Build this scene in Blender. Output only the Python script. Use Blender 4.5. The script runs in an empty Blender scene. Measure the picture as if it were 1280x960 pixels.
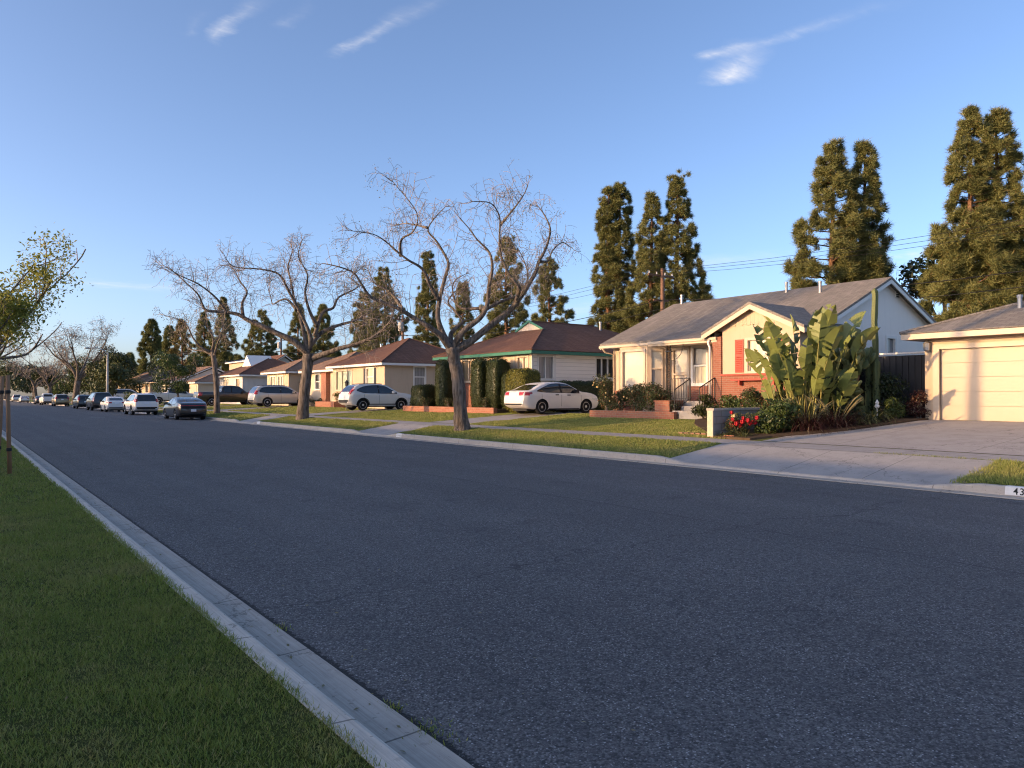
import bpy, bmesh, math, random
import numpy as np
from mathutils import Vector, Matrix
from mathutils.bvhtree import BVHTree

R = math.radians
scene = bpy.context.scene
COL = scene.collection
rnd = random.Random(7)
SUN_A, SUN_E = R(17), R(9.0)          # azimuth off the street's normal, elevation
TO_SUN = Vector((-math.cos(SUN_A) * math.cos(SUN_E), math.sin(SUN_A) * math.cos(SUN_E), math.sin(SUN_E)))

# ------------------------------------------------------------------ helpers
def setp(o, label=None, cat=None, group=None, kind=None):
    if label: o['label'] = label
    if cat: o['category'] = cat
    if group: o['group'] = group
    if kind: o['kind'] = kind
    return o

def thing(name, label, cat, loc, rotz=0.0, group=None):
    o = bpy.data.objects.new(name, None)
    o.empty_display_size = .2
    COL.objects.link(o)
    o.location = loc
    o.rotation_euler = (0, 0, rotz)
    return setp(o, label, cat, group)

def root_loc(o):
    while o.parent is not None:
        o = o.parent
    return o.location.copy()

def auto_uv(me):
    n = len(me.polygons)
    if not n: return
    nl = len(me.loops)
    co = np.empty(len(me.vertices) * 3, np.float32); me.vertices.foreach_get('co', co); co = co.reshape(-1, 3)
    vi = np.empty(nl, np.int32); me.loops.foreach_get('vertex_index', vi)
    tot = np.empty(n, np.int32); me.polygons.foreach_get('loop_total', tot)
    nr = np.empty(n * 3, np.float32); me.polygons.foreach_get('normal', nr); nr = nr.reshape(-1, 3)
    t = np.stack([-nr[:, 1], nr[:, 0], np.zeros(n, np.float32)], 1)
    ln = np.linalg.norm(t, axis=1)
    flat = ln < .02
    t[flat] = (1, 0, 0); ln[flat] = 1
    t /= ln[:, None]
    b = np.cross(nr, t)
    T = np.repeat(t, tot, 0); B = np.repeat(b, tot, 0)
    P = co[vi]
    uv = np.stack([(P * T).sum(1), (P * B).sum(1)], 1).astype(np.float32)
    lay = me.uv_layers.new(name='UVMap')
    lay.data.foreach_set('uv', uv.ravel())

def finish(name, me, mats, parent=None, smooth=False, loc=None):
    for m in (mats if isinstance(mats, (list, tuple)) else [mats]):
        me.materials.append(m)
    if smooth:
        me.polygons.foreach_set('use_smooth', np.ones(len(me.polygons), bool))
    o = bpy.data.objects.new(name, me)
    COL.objects.link(o)
    if parent is not None: o.parent = parent
    elif loc is not None: o.location = loc
    return o

class MB:
    """collects faces, builds ONE mesh object"""
    def __init__(s): s.v = []; s.f = []; s.m = []
    def add(s, vs, fs, m=0):
        b = len(s.v); s.v.extend([tuple(v) for v in vs])
        for f in fs:
            s.f.append([i + b for i in f]); s.m.append(m)
    def box(s, x0, x1, y0, y1, z0, z1, m=0):
        x0, x1 = sorted((x0, x1)); y0, y1 = sorted((y0, y1)); z0, z1 = sorted((z0, z1))
        s.add([(x0,y0,z0),(x1,y0,z0),(x1,y1,z0),(x0,y1,z0),(x0,y0,z1),(x1,y0,z1),(x1,y1,z1),(x0,y1,z1)],
              [(0,3,2,1),(4,5,6,7),(0,1,5,4),(1,2,6,5),(2,3,7,6),(3,0,4,7)], m)
    def bar(s, p, q, w, h, m=0, up=(0,0,1)):
        p, q = Vector(p), Vector(q); d = (q - p).normalized()
        u = Vector(up); a = d.cross(u)
        if a.length < 1e-4: a = d.cross(Vector((1,0,0)))
        a.normalize(); c = a.cross(d)
        vs = []
        for e in (p, q):
            for sa, sc in ((-1,-1),(1,-1),(1,1),(-1,1)):
                vs.append(e + a * (sa * w / 2) + c * (sc * h / 2))
        s.add(vs, [(0,1,2,3),(7,6,5,4),(0,4,5,1),(1,5,6,2),(2,6,7,3),(3,7,4,0)], m)
    def quad(s, a, b, c, d, m=0): s.add([a, b, c, d], [(0, 1, 2, 3)], m)
    def poly(s, vs, m=0): s.add(vs, [tuple(range(len(vs)))], m)
    def prism(s, top, dz, m=0, ms=None):
        """slab: polygon top (ccw from above) extruded down by dz"""
        n = len(top); vs = [tuple(v) for v in top] + [(v[0], v[1], v[2] - dz) for v in top]
        s.add(vs, [tuple(range(n))], m)
        ms = m if ms is None else ms
        s.add(vs, [tuple(range(2 * n - 1, n - 1, -1))] + [(i, i + n, (i + 1) % n + n, (i + 1) % n) for i in range(n)], ms)
    def tube(s, pts, rad, n=6, m=0, cap=True):
        pts = [Vector(p) for p in pts]
        if not isinstance(rad, (list, tuple)): rad = [rad] * len(pts)
        b = len(s.v); a = None
        for i, p in enumerate(pts):
            d = (pts[min(i + 1, len(pts) - 1)] - pts[max(i - 1, 0)])
            if d.length < 1e-9: d = Vector((0, 0, 1))
            d.normalize()
            if a is None:
                a = d.cross(Vector((0, 0, 1)) if abs(d.z) < .9 else Vector((1, 0, 0)))
            else:
                a = a - d * a.dot(d)
            if a.length < 1e-6: a = d.orthogonal()
            a.normalize(); c = d.cross(a)
            for k in range(n):
                w = 2 * math.pi * k / n
                q = p + (a * math.cos(w) + c * math.sin(w)) * rad[i]
                s.v.append((q.x, q.y, q.z))
        for i in range(len(pts) - 1):
            for k in range(n):
                k2 = (k + 1) % n
                s.f.append([b + i*n + k, b + i*n + k2, b + (i+1)*n + k2, b + (i+1)*n + k]); s.m.append(m)
        if cap and n > 2:
            s.f.append([b + k for k in range(n - 1, -1, -1)]); s.m.append(m)
            e = b + (len(pts) - 1) * n
            s.f.append([e + k for k in range(n)]); s.m.append(m)
    def lathe(s, c, prof, n=12, m=0, axis='z'):
        b = len(s.v)
        for (r, h) in prof:
            for k in range(n):
                w = 2 * math.pi * k / n; x, y = r * math.cos(w), r * math.sin(w)
                if axis == 'z': s.v.append((c[0] + x, c[1] + y, c[2] + h))
                elif axis == 'y': s.v.append((c[0] + x, c[1] + h, c[2] - y))
                else: s.v.append((c[0] + h, c[1] + x, c[2] + y))
        for i in range(len(prof) - 1):
            for k in range(n):
                k2 = (k + 1) % n
                s.f.append([b+i*n+k, b+i*n+k2, b+(i+1)*n+k2, b+(i+1)*n+k]); s.m.append(m)
        s.f.append([b+k for k in range(n-1, -1, -1)]); s.m.append(m)
        e = b + (len(prof)-1)*n
        s.f.append([e+k for k in range(n)]); s.m.append(m)
    def ball(s, c, r, n=8, m=0, sc=(1,1,1)):
        pr = []
        k = max(4, n // 2 + 1)
        for i in range(k + 1):
            a = math.pi * i / k
            pr.append((max(1e-3, r * math.sin(a)), -r * math.cos(a)))
        b = len(s.v); s.lathe((0,0,0), pr, n, m)
        for i in range(b, len(s.v)):
            x, y, z = s.v[i]; s.v[i] = (c[0]+x*sc[0], c[1]+y*sc[1], c[2]+z*sc[2])
    def build(s, name, mats, parent=None, smooth=False, loc=None, local=False, uv=True):
        L = Vector((0, 0, 0))
        if not local:
            if parent is not None: L = root_loc(parent)
            elif loc is not None: L = Vector(loc)
        me = bpy.data.meshes.new(name)
        me.from_pydata([(v[0]-L.x, v[1]-L.y, v[2]-L.z) for v in s.v], [], s.f)
        me.polygons.foreach_set('material_index', np.array(s.m, np.int32))
        me.update()
        if uv:
            if not local and L.length > 0:      # texture in world metres so that neighbours line up
                pass
            auto_uv(me)
        return finish(name, me, mats, parent, smooth, loc)

def np_mesh(name, V, k, mats, parent=None, loc=None, smooth=False, world=True):
    """V: (n*k,3) array, consecutive k verts form one face"""
    V = np.asarray(V, np.float32)
    if world:
        L = root_loc(parent) if parent is not None else (Vector(loc) if loc is not None else Vector((0,0,0)))
        V = V - np.array(L, np.float32)
    nv = len(V); nf = nv // k
    me = bpy.data.meshes.new(name)
    me.vertices.add(nv); me.vertices.foreach_set('co', V.astype(np.float32).ravel())
    me.loops.add(nv); me.loops.foreach_set('vertex_index', np.arange(nv, dtype=np.int32))
    me.polygons.add(nf); me.polygons.foreach_set('loop_start', np.arange(0, nv, k, dtype=np.int32))
    me.update(calc_edges=True)
    return finish(name, me, mats, parent, smooth, loc)

# ------------------------------------------------------------------ materials
def nt(name):
    m = bpy.data.materials.new(name); m.use_nodes = True
    t = m.node_tree; t.nodes.clear()
    return m, t

class G:
    """tiny node-graph helper"""
    def __init__(s, tree): s.t = tree
    def n(s, typ, props=None, **ins):
        nd = s.t.nodes.new(typ)
        for k, v in (props or {}).items(): setattr(nd, k, v)
        for k, v in ins.items():
            key = k.replace('_', ' ')
            sock = nd.inputs[int(k[1:])] if (k[0] == 'i' and k[1:].isdigit()) else nd.inputs[key]
            if hasattr(v, 'is_linked') or hasattr(v, 'links'): s.t.links.new(v, sock)
            else: sock.default_value = v
        return nd
    def math(s, op, a, b=0.0, c=None, clamp=False):
        nd = s.t.nodes.new('ShaderNodeMath'); nd.operation = op; nd.use_clamp = clamp
        for i, v in enumerate((a, b) if c is None else (a, b, c)):
            if hasattr(v, 'links'): s.t.links.new(v, nd.inputs[i])
            else: nd.inputs[i].default_value = v
        return nd.outputs[0]
    def noise(s, vec, scale, detail=4, rough=.6, dist=0.0):
        nd = s.n('ShaderNodeTexNoise', Scale=scale, Detail=detail, Roughness=rough, Distortion=dist)
        if vec is not None: s.t.links.new(vec, nd.inputs['Vector'])
        return nd.outputs['Fac']
    def ramp(s, fac, stops, interp='LINEAR'):
        nd = s.t.nodes.new('ShaderNodeValToRGB'); e = nd.color_ramp
        e.interpolation = interp
        while len(e.elements) < len(stops): e.elements.new(.5)
        for el, (p, c) in zip(e.elements, stops):
            el.position = p; el.color = (*c, 1) if len(c) == 3 else c
        s.t.links.new(fac, nd.inputs[0])
        return nd.outputs[0]
    def mix(s, fac, a, b, mode='MIX'):
        nd = s.t.nodes.new('ShaderNodeMix'); nd.data_type = 'RGBA'; nd.blend_type = mode
        for sock, v in ((nd.inputs[0], fac), (nd.inputs[6], a), (nd.inputs[7], b)):
            if hasattr(v, 'links'): s.t.links.new(v, sock)
            elif isinstance(v, (int, float)): sock.default_value = v
            else: sock.default_value = (*v, 1) if len(v) == 3 else v
        return nd.outputs[2]
    def pos(s): return s.t.nodes.new('ShaderNodeNewGeometry').outputs['Position']
    def uv(s):
        nd = s.t.nodes.new('ShaderNodeUVMap'); nd.uv_map = 'UVMap'; return nd.outputs[0]
    def obj(s): return s.t.nodes.new('ShaderNodeTexCoord').outputs['Object']
    def island(s): return s.t.nodes.new('ShaderNodeNewGeometry').outputs['Random Per Island']
    def sep(s, v):
        nd = s.t.nodes.new('ShaderNodeSeparateXYZ'); s.t.links.new(v, nd.inputs[0]); return nd.outputs
    def scale(s, v, sc):
        nd = s.t.nodes.new('ShaderNodeMapping'); s.t.links.new(v, nd.inputs[0]); nd.inputs['Scale'].default_value = sc
        return nd.outputs[0]
    def bump(s, h, strength=.3, dist=.02):
        nd = s.n('ShaderNodeBump', Strength=strength, Distance=dist); s.t.links.new(h, nd.inputs['Height']); return nd.outputs[0]
    def out(s, color, rough=.7, normal=None, spec=.3, metal=0.0, coat=0.0, trans=None):
        p = s.n('ShaderNodeBsdfPrincipled')
        for k, v in (('Base Color', color), ('Roughness', rough), ('Specular IOR Level', spec), ('Metallic', metal), ('Coat Weight', coat)):
            if hasattr(v, 'links'): s.t.links.new(v, p.inputs[k])
            elif k == 'Base Color': p.inputs[k].default_value = (*v, 1)
            else: p.inputs[k].default_value = v
        if coat: p.inputs['Coat Roughness'].default_value = .03
        if normal is not None: s.t.links.new(normal, p.inputs['Normal'])
        sh = p.outputs[0]
        if trans:
            tr = s.n('ShaderNodeBsdfTranslucent')
            if hasattr(color, 'links'): s.t.links.new(color, tr.inputs[0])
            else: tr.inputs[0].default_value = (*color, 1)
            mx = s.n('ShaderNodeMixShader'); mx.inputs[0].default_value = trans
            s.t.links.new(sh, mx.inputs[1]); s.t.links.new(tr.outputs[0], mx.inputs[2]); sh = mx.outputs[0]
        o = s.n('ShaderNodeOutputMaterial'); s.t.links.new(sh, o.inputs[0])

def m_plain(name, c, rough=.6, spec=.3, metal=0, coat=0, var=.12, sc=3.0, bump=0, bsc=60):
    m, t = nt(name); g = G(t); p = g.obj()
    f = g.noise(p, sc, 5)
    col = g.mix(f, tuple(x * (1 - var) for x in c), tuple(min(1, x * (1 + var)) for x in c))
    nr = g.bump(g.noise(p, bsc, 3), bump, .01) if bump else None
    g.out(col, rough, nr, spec, metal, coat)
    return m

def m_stucco(name, c, dirt=.25):
    m, t = nt(name); g = G(t); p = g.pos()
    big = g.noise(p, .7, 5, .65)
    col = g.mix(big, tuple(x * .93 for x in c), tuple(min(1, x * 1.04) for x in c))
    st = g.noise(g.scale(p, (3, 3, .35)), 1.6, 5, .7)          # rain streaks
    col = g.mix(g.math('MULTIPLY', g.ramp(st, [(.52, (0,0,0)), (.72, (1,1,1))]), dirt), col, tuple(x * .62 for x in c))
    nr = g.bump(g.noise(p, 70, 4, .7), .35, .012)
    g.out(col, .85, nr, .15)
    return m

def m_siding(name, c, step=.2, vertical=False):
    m, t = nt(name); g = G(t)
    s = g.sep(g.uv()); h = g.math('FRACT', g.math('DIVIDE', s[0 if vertical else 1], step))
    p = g.pos()
    col = g.mix(g.noise(g.scale(p, (1, 1, 6)), 1.2, 5), tuple(x * .9 for x in c), tuple(min(1, x * 1.05) for x in c))
    line = g.math('LESS_THAN', h, .06)
    col = g.mix(line, col, tuple(x * .45 for x in c))
    g.out(col, .6, g.bump(g.math('ADD', h, g.math('MULTIPLY', g.noise(p, 90, 2), .08)), .6, .02), .25)
    return m

def m_brick(name, c1, c2, mortar, w=.21, h=.072, mw=.009):
    m, t = nt(name); g = G(t); u = g.uv()
    b = g.n('ShaderNodeTexBrick', {'offset': .5}, Color1=(*c1, 1), Color2=(*c2, 1), Mortar=(*mortar, 1), Scale=1.0, Mortar_Size=mw, Mortar_Smooth=.2, Bias=0.0, Brick_Width=w, Row_Height=h)
    t.links.new(u, b.inputs['Vector'])
    p = g.pos()
    col = g.mix(g.math('MULTIPLY', g.noise(p, 9, 5, .7), .55), b.outputs[0], tuple(x * .55 for x in c1))
    hh = g.math('ADD', g.math('MULTIPLY', b.outputs[1], -1.0), g.math('MULTIPLY', g.noise(p, 80, 3), .3))
    g.out(col, .85, g.bump(hh, .6, .012), .2)
    return m

def m_shingle(name, a, b_, gap, w=.32, h=.145):
    m, t = nt(name); g = G(t); u = g.uv()
    wob = g.n('ShaderNodeVectorMath', {'operation': 'ADD'})
    nz = g.n('ShaderNodeTexNoise', Scale=6.0, Detail=2.0); t.links.new(u, nz.inputs['Vector'])
    sc = g.n('ShaderNodeVectorMath', {'operation': 'SCALE'}); t.links.new(nz.outputs['Color'], sc.inputs[0]); sc.inputs['Scale'].default_value = .03
    t.links.new(u, wob.inputs[0]); t.links.new(sc.outputs[0], wob.inputs[1])
    b = g.n('ShaderNodeTexBrick', {'offset': .5}, Color1=(*a, 1), Color2=(*b_, 1), Mortar=(*gap, 1), Scale=1.0, Mortar_Size=.007, Mortar_Smooth=.3, Bias=-.1, Brick_Width=w, Row_Height=h)
    t.links.new(wob.outputs[0], b.inputs['Vector'])
    s = g.sep(u); lap = g.math('FRACT', g.math('DIVIDE', s[1], h))
    p = g.pos()
    big = g.noise(p, .45, 5, .6)
    stre = g.noise(g.scale(u, (2.2, .22, 1)), 2.0, 4, .7)
    fine = g.noise(p, 60, 2, .8)
    col = g.mix(g.math('MULTIPLY', big, .5), b.outputs[0], tuple(x * .6 for x in a))
    col = g.mix(g.math('MULTIPLY', g.ramp(stre, [(.5, (0,0,0)), (.75, (1,1,1))]), .4), col, tuple(min(1, x * 1.7) for x in b_))
    col = g.mix(g.math('MULTIPLY', fine, .45), col, tuple(x * .45 for x in a))
    hh = g.math('ADD', g.math('MULTIPLY', lap, -.8), g.math('MULTIPLY', fine, .3))
    g.out(col, .9, g.bump(hh, .7, .02), .15)
    return m

def m_concrete(name, c, joint=None, cracks=True, brush=False):
    m, t = nt(name); g = G(t); p = g.pos(); s = g.sep(p)
    col = g.mix(g.noise(p, .5, 6, .7), tuple(x * .8 for x in c), tuple(min(1, x * 1.15) for x in c))
    col = g.mix(g.math('MULTIPLY', g.noise(p, 140, 2, .7), .45), col, tuple(x * .6 for x in c))
    st = g.noise(p, 2.3, 6, .72)
    col = g.mix(g.math('MULTIPLY', g.ramp(st, [(.46, (0,0,0)), (.66, (1,1,1))]), .4), col, tuple(x * .55 for x in c))
    col = g.mix(g.math('MULTIPLY', g.ramp(g.noise(p, 7, 5, .7), [(.62, (0,0,0)), (.67, (1,1,1))]), .4), col, tuple(x * .42 for x in c))
    col = g.mix(g.math('MULTIPLY', g.math('GREATER_THAN', g.noise(p, 26, 2, .5), .70), .6), col, tuple(x * .3 for x in c))
    if brush:
        bl = g.noise(g.scale(p, (75, 1.6, 75)), 1.0, 4, .75)
        col = g.mix(g.math('MULTIPLY', g.ramp(bl, [(.38, (1,1,1)), (.56, (0,0,0))]), .5), col, tuple(x * .5 for x in c))
    h = g.noise(p, 160, 3)
    if joint:
        for ax, per, off in joint:
            wv = g.math('ADD', s[ax], g.math('MULTIPLY', g.noise(p, 3, 2), .012))
            f = g.math('ABSOLUTE', g.math('SUBTRACT', g.math('FRACT', g.math('DIVIDE', g.math('ADD', wv, off), per)), .5))
            ln = g.math('LESS_THAN', f, .007 / per)
            col = g.mix(g.math('MULTIPLY', ln, .75), col, tuple(x * .16 for x in c))
    if cracks:
        v = g.n('ShaderNodeTexVoronoi', {'feature': 'DISTANCE_TO_EDGE'}, Scale=.33)
        wp = g.n('ShaderNodeTexNoise', Scale=1.5, Detail=6.0, Roughness=.7); t.links.new(p, wp.inputs['Vector'])
        ad = g.n('ShaderNodeVectorMath', {'operation': 'ADD'}); t.links.new(p, ad.inputs[0])
        sc = g.n('ShaderNodeVectorMath', {'operation': 'SCALE'}); t.links.new(wp.outputs['Color'], sc.inputs[0]); sc.inputs['Scale'].default_value = 1.2
        t.links.new(sc.outputs[0], ad.inputs[1]); t.links.new(ad.outputs[0], v.inputs['Vector'])
        cr = g.math('LESS_THAN', v.outputs['Distance'], .0035)
        col = g.mix(g.math('MULTIPLY', cr, .6), col, tuple(x * .2 for x in c))
    g.out(col, .85, g.bump(h, .25, .006), .25)
    return m

def m_asphalt():
    m, t = nt('asphalt'); g = G(t); p = g.pos(); s = g.sep(p)
    c0 = (.052, .054, .058)
    big = g.noise(p, .35, 6, .62)
    col = g.mix(g.ramp(big, [(.3, (0,0,0)), (.7, (1,1,1))]), (.066, .066, .067), (.102, .102, .102))
    lane = g.noise(g.scale(p, (.9, .05, 1)), 1.0, 4, .6)         # worn wheel tracks along the street
    col = g.mix(g.math('MULTIPLY', g.ramp(lane, [(.42, (0,0,0)), (.62, (1,1,1))]), .3), col, (.135, .134, .132))
    # aggregate: stones of about a centimetre, a few pale
    v = g.n('ShaderNodeTexVoronoi', Scale=85.0); t.links.new(p, v.inputs['Vector'])
    rs = g.sep(v.outputs['Color'])
    agg = g.math('MULTIPLY', g.math('GREATER_THAN', rs[0], .5), g.math('LESS_THAN', v.outputs['Distance'], .5))
    col = g.mix(g.math('MULTIPLY', agg, .7), col, (.20, .198, .194))
    pale = g.math('MULTIPLY', g.math('GREATER_THAN', rs[1], .91), g.math('LESS_THAN', v.outputs['Distance'], .42))
    col = g.mix(g.math('MULTIPLY', pale, .85), col, (.42, .42, .42))
    dk = g.math('GREATER_THAN', rs[2], .72)
    col = g.mix(g.math('MULTIPLY', dk, .75), col, (.022, .023, .025))
    v2 = g.n('ShaderNodeTexVoronoi', Scale=34.0); t.links.new(p, v2.inputs['Vector'])
    r2 = g.sep(v2.outputs['Color'])
    col = g.mix(g.math('MULTIPLY', g.math('MULTIPLY', g.math('GREATER_THAN', r2[0], .975), g.math('LESS_THAN', v2.outputs['Distance'], .3)), .7), col, (.36, .36, .35))
    gr = g.noise(p, 32, 5, .85)
    col = g.mix(g.math('MULTIPLY', g.ramp(gr, [(.40, (1,1,1)), (.5, (0,0,0))]), .6), col, (.03, .031, .034))
    col = g.mix(g.math('MULTIPLY', g.ramp(gr, [(.52, (0,0,0)), (.64, (1,1,1))]), .5), col, (.22, .22, .22))
    # darker resealed strips and a trench patch across the lane
    sl = g.math('ADD', s[0], g.math('MULTIPLY', g.noise(p, .6, 3), .35))
    seam = g.math('LESS_THAN', g.math('ABSOLUTE', g.math('SUBTRACT', sl, 7.65)), .02)
    col = g.mix(g.math('MULTIPLY', seam, .5), col, (.025, .025, .027))
    cr_ = g.math('LESS_THAN', g.math('ABSOLUTE', g.math('SUBTRACT', g.math('FRACT', g.math('DIVIDE', g.math('ADD', s[1], g.math('MULTIPLY', g.noise(p, .5, 5, .7), 1.6)), 13.0)), .5)), .0012)
    col = g.mix(g.math('MULTIPLY', cr_, .6), col, (.022, .022, .024))
    # oil drips and dark pits
    sp = g.noise(p, 1.3, 6, .6)
    col = g.mix(g.math('MULTIPLY', g.ramp(sp, [(.60, (0,0,0)), (.72, (1,1,1))]), .5), col, (.035, .036, .04))
    # dark, crumbled edge against the gutters
    ed = g.math('MINIMUM', g.math('SUBTRACT', s[0], 1.81), g.math('SUBTRACT', 13.2, s[0]))
    ed = g.math('SUBTRACT', ed, g.math('MULTIPLY', g.noise(p, 14, 5, .7), .16))
    col = g.mix(g.math('MULTIPLY', g.math('LESS_THAN', ed, -.035), .9), col, (.012, .012, .012))
    # long fine cracks
    cv = g.n('ShaderNodeTexVoronoi', {'feature': 'DISTANCE_TO_EDGE'}, Scale=.16)
    wp = g.n('ShaderNodeTexNoise', Scale=.9, Detail=7.0, Roughness=.7); t.links.new(p, wp.inputs['Vector'])
    ad = g.n('ShaderNodeVectorMath', {'operation': 'ADD'}); t.links.new(p, ad.inputs[0])
    sc = g.n('ShaderNodeVectorMath', {'operation': 'SCALE'}); t.links.new(wp.outputs['Color'], sc.inputs[0]); sc.inputs['Scale'].default_value = 2.5
    t.links.new(sc.outputs[0], ad.inputs[1]); t.links.new(ad.outputs[0], cv.inputs['Vector'])
    ck = g.math('MULTIPLY', g.math('LESS_THAN', cv.outputs['Distance'], .0022), g.math('GREATER_THAN', g.noise(p, .25, 3), .5))
    col = g.mix(g.math('MULTIPLY', ck, .6), col, (.02, .02, .022))
    hb = g.math('ADD', g.math('MULTIPLY', v.outputs['Distance'], -.8), g.math('MULTIPLY', g.noise(p, 40, 4), .6))
    g.out(col, .8, g.bump(hb, .55, .01), .35)
    return m

def m_grass(name, a, b, dry, island=False, trans=0, dryamt=.5, sc=1.3):
    m, t = nt(name); g = G(t); p = g.pos()
    f = g.noise(p, sc, 6, .7)
    col = g.mix(g.ramp(f, [(.3, (0,0,0)), (.7, (1,1,1))]), a, b)
    d = g.noise(p, .8, 6, .75)
    col = g.mix(g.math('MULTIPLY', g.ramp(d, [(.5, (0,0,0)), (.68, (1,1,1))]), dryamt), col, dry)
    if island:
        i = g.island()
        col = g.mix(g.math('MULTIPLY', i, .55), col, tuple(x * .35 for x in a))
        col = g.mix(g.math('MULTIPLY', g.math('GREATER_THAN', i, .9), .6), col, dry)
        g.out(col, .55, None, .3, trans=trans)
    else:
        fine = g.noise(p, 45, 5, .8)
        col = g.mix(g.math('MULTIPLY', g.ramp(fine, [(.35, (1,1,1)), (.6, (0,0,0))]), .75), col, tuple(x * .3 for x in a))
        g.out(col, .9, g.bump(fine, .9, .04), .1)
    return m

def m_leaf(name, a, b, trans=.25, rough=.55, spec=.3, brown=None, bamt=.0):
    m, t = nt(name); g = G(t); p = g.pos()
    i = g.island()
    col = g.mix(i, a, b)
    col = g.mix(g.math('MULTIPLY', g.ramp(g.noise(p, 1.1, 3), [(.4, (0,0,0)), (.65, (1,1,1))]), .5), col, tuple(x * .55 for x in a))
    if brown:
        col = g.mix(g.math('MULTIPLY', g.math('GREATER_THAN', g.math('FRACT', g.math('MULTIPLY', i, 37.7)), 1 - bamt), .9), col, brown)
    g.out(col, rough, None, spec, trans=trans)
    return m

def m_bark(name, a, b, sc=1.0):
    m, t = nt(name); g = G(t); p = g.obj()
    v = g.scale(p, (14 * sc, 14 * sc, 2.2 * sc))
    f = g.noise(v, 1.0, 6, .65, .6)
    col = g.mix(g.ramp(f, [(.40, (0,0,0)), (.58, (1,1,1))]), a, b)
    col = g.mix(g.math('MULTIPLY', g.noise(p, 2.0, 4), .45), col, tuple(x * .8 for x in b))
    g.out(col, .9, g.bump(f, .9, .05), .15)
    return m

def m_wood(name, a, b):
    m, t = nt(name); g = G(t); p = g.obj()
    f = g.noise(g.scale(p, (30, 30, 1.5)), 1.0, 5, .6)
    g.out(g.mix(f, a, b), .7, g.bump(f, .3, .01), .25)
    return m

def m_glass(name, tint, rough=.06, curtain=None, folds=26.0):
    """window pane: glossy glass; behind it a curtain or blind, shown as folds, or a dark room"""
    m, t = nt(name); g = G(t); p = g.pos(); s = g.sep(p)
    if curtain:
        a = g.math('ADD', g.math('MULTIPLY', g.math('ADD', s[0], s[1]), folds), g.math('MULTIPLY', g.noise(p, 2.0, 3), 4.0))
        f = g.math('ADD', g.math('MULTIPLY', g.math('SINE', a), .5), .5)
        col = g.mix(f, tuple(x * .72 for x in curtain), curtain)
    else:
        col = g.mix(g.noise(p, 2.2, 3), tint, tuple(x * 2.2 for x in tint))
    pr = g.n('ShaderNodeBsdfPrincipled', Roughness=rough)
    t.links.new(col, pr.inputs['Base Color'])
    pr.inputs['Specular IOR Level'].default_value = .55
    pr.inputs['Coat Weight'].default_value = .6
    pr.inputs['Coat Roughness'].default_value = .02
    if curtain: pr.inputs['Roughness'].default_value = .7
    nz = g.bump(g.noise(p, 1.6, 2), .05, .05)
    t.links.new(nz, pr.inputs['Normal'])
    o = g.n('ShaderNodeOutputMaterial'); t.links.new(pr.outputs[0], o.inputs[0])
    return m

def m_paint(name, c, metal=0.0, rough=.32):
    m, t = nt(name); g = G(t); p = g.obj()
    dust = g.noise(p, 3.0, 4)
    sz = g.sep(p)
    low = g.math('MULTIPLY', g.math('SUBTRACT', 1.0, g.math('MULTIPLY', sz[2], 1.6), clamp=True), .35)
    col = g.mix(g.math('MULTIPLY', dust, .12), c, tuple(.5 * x + .03 for x in c))
    col = g.mix(g.math('MULTIPLY', low, dust), col, tuple(.35 * x + .035 for x in c))          # road dirt on the sills
    g.out(col, rough, None, .5 if max(c) < .5 else .35, metal, coat=.8 if max(c) < .5 else .3)
    return m

M = {}
M['asphalt'] = m_asphalt()
M['kerb'] = m_concrete('kerb_concrete', (.66, .60, .51), [(1, 1.45, .4)], True, True)
M['gutter'] = m_concrete('gutter_concrete', (.50, .455, .39), [(1, 1.45, .4)], True, True)
M['kerb_old'] = m_concrete('old_kerb_concrete', (.50, .45, .39), [(1, 3.05, 1.2)], cracks=False)
M['walk'] = m_concrete('sidewalk_concrete', (.42, .385, .345), [(1, 1.5, 0)], cracks=True)
M['drive'] = m_concrete('driveway_concrete', (.40, .375, .345), [(1, 3.0, .15), (0, 3.1, .35)], cracks=True)
M['apron'] = m_concrete('apron_concrete', (.37, .36, .345), [(1, 1.75, .1)], cracks=True)
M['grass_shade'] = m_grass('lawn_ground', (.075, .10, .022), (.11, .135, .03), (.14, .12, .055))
M['grass_blade'] = m_grass('lawn_blades', (.20, .265, .05), (.30, .345, .07), (.44, .37, .15), True, .25, .7, 1.7)
M['grass_far'] = m_grass('far_lawn_ground', (.14, .17, .045), (.23, .25, .07), (.38, .32, .15), dryamt=.65)
M['blade_far'] = m_grass('far_lawn_blades', (.23, .29, .07), (.36, .38, .10), (.50, .43, .18), True, .25)
M['soil'] = m_plain('planting_soil', (.10, .07, .045), .95, .1, var=.5, sc=9, bump=.6, bsc=30)
M['ground'] = m_plain('bare_ground', (.13, .12, .075), .95, .1, var=.4, sc=.3)
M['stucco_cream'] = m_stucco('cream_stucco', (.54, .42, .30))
M['stucco_white'] = m_stucco('white_stucco', (.60, .57, .53), .35)
M['stucco_lifted'] = m_stucco('shade_lifted_stucco', (.86, .81, .74), .12)  # lighter than the cream front, to lift walls that stand in shade
M['stucco_beige'] = m_stucco('beige_stucco', (.53, .41, .29), .2)
M['stucco_tan'] = m_stucco('tan_stucco', (.62, .50, .36), .2)
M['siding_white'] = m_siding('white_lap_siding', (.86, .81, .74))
M['siding_cream'] = m_siding('cream_board_siding', (.55, .47, .38), .16, True)
M['paint_white'] = m_plain('white_paint', (.72, .70, .65), .45, .35, var=.05)
M['paint_cream'] = m_plain('cream_paint', (.55, .45, .34), .5, .3, var=.06)
M['paint_green'] = m_plain('teal_green_paint', (.03, .15, .10), .5, .3, var=.15)
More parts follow.
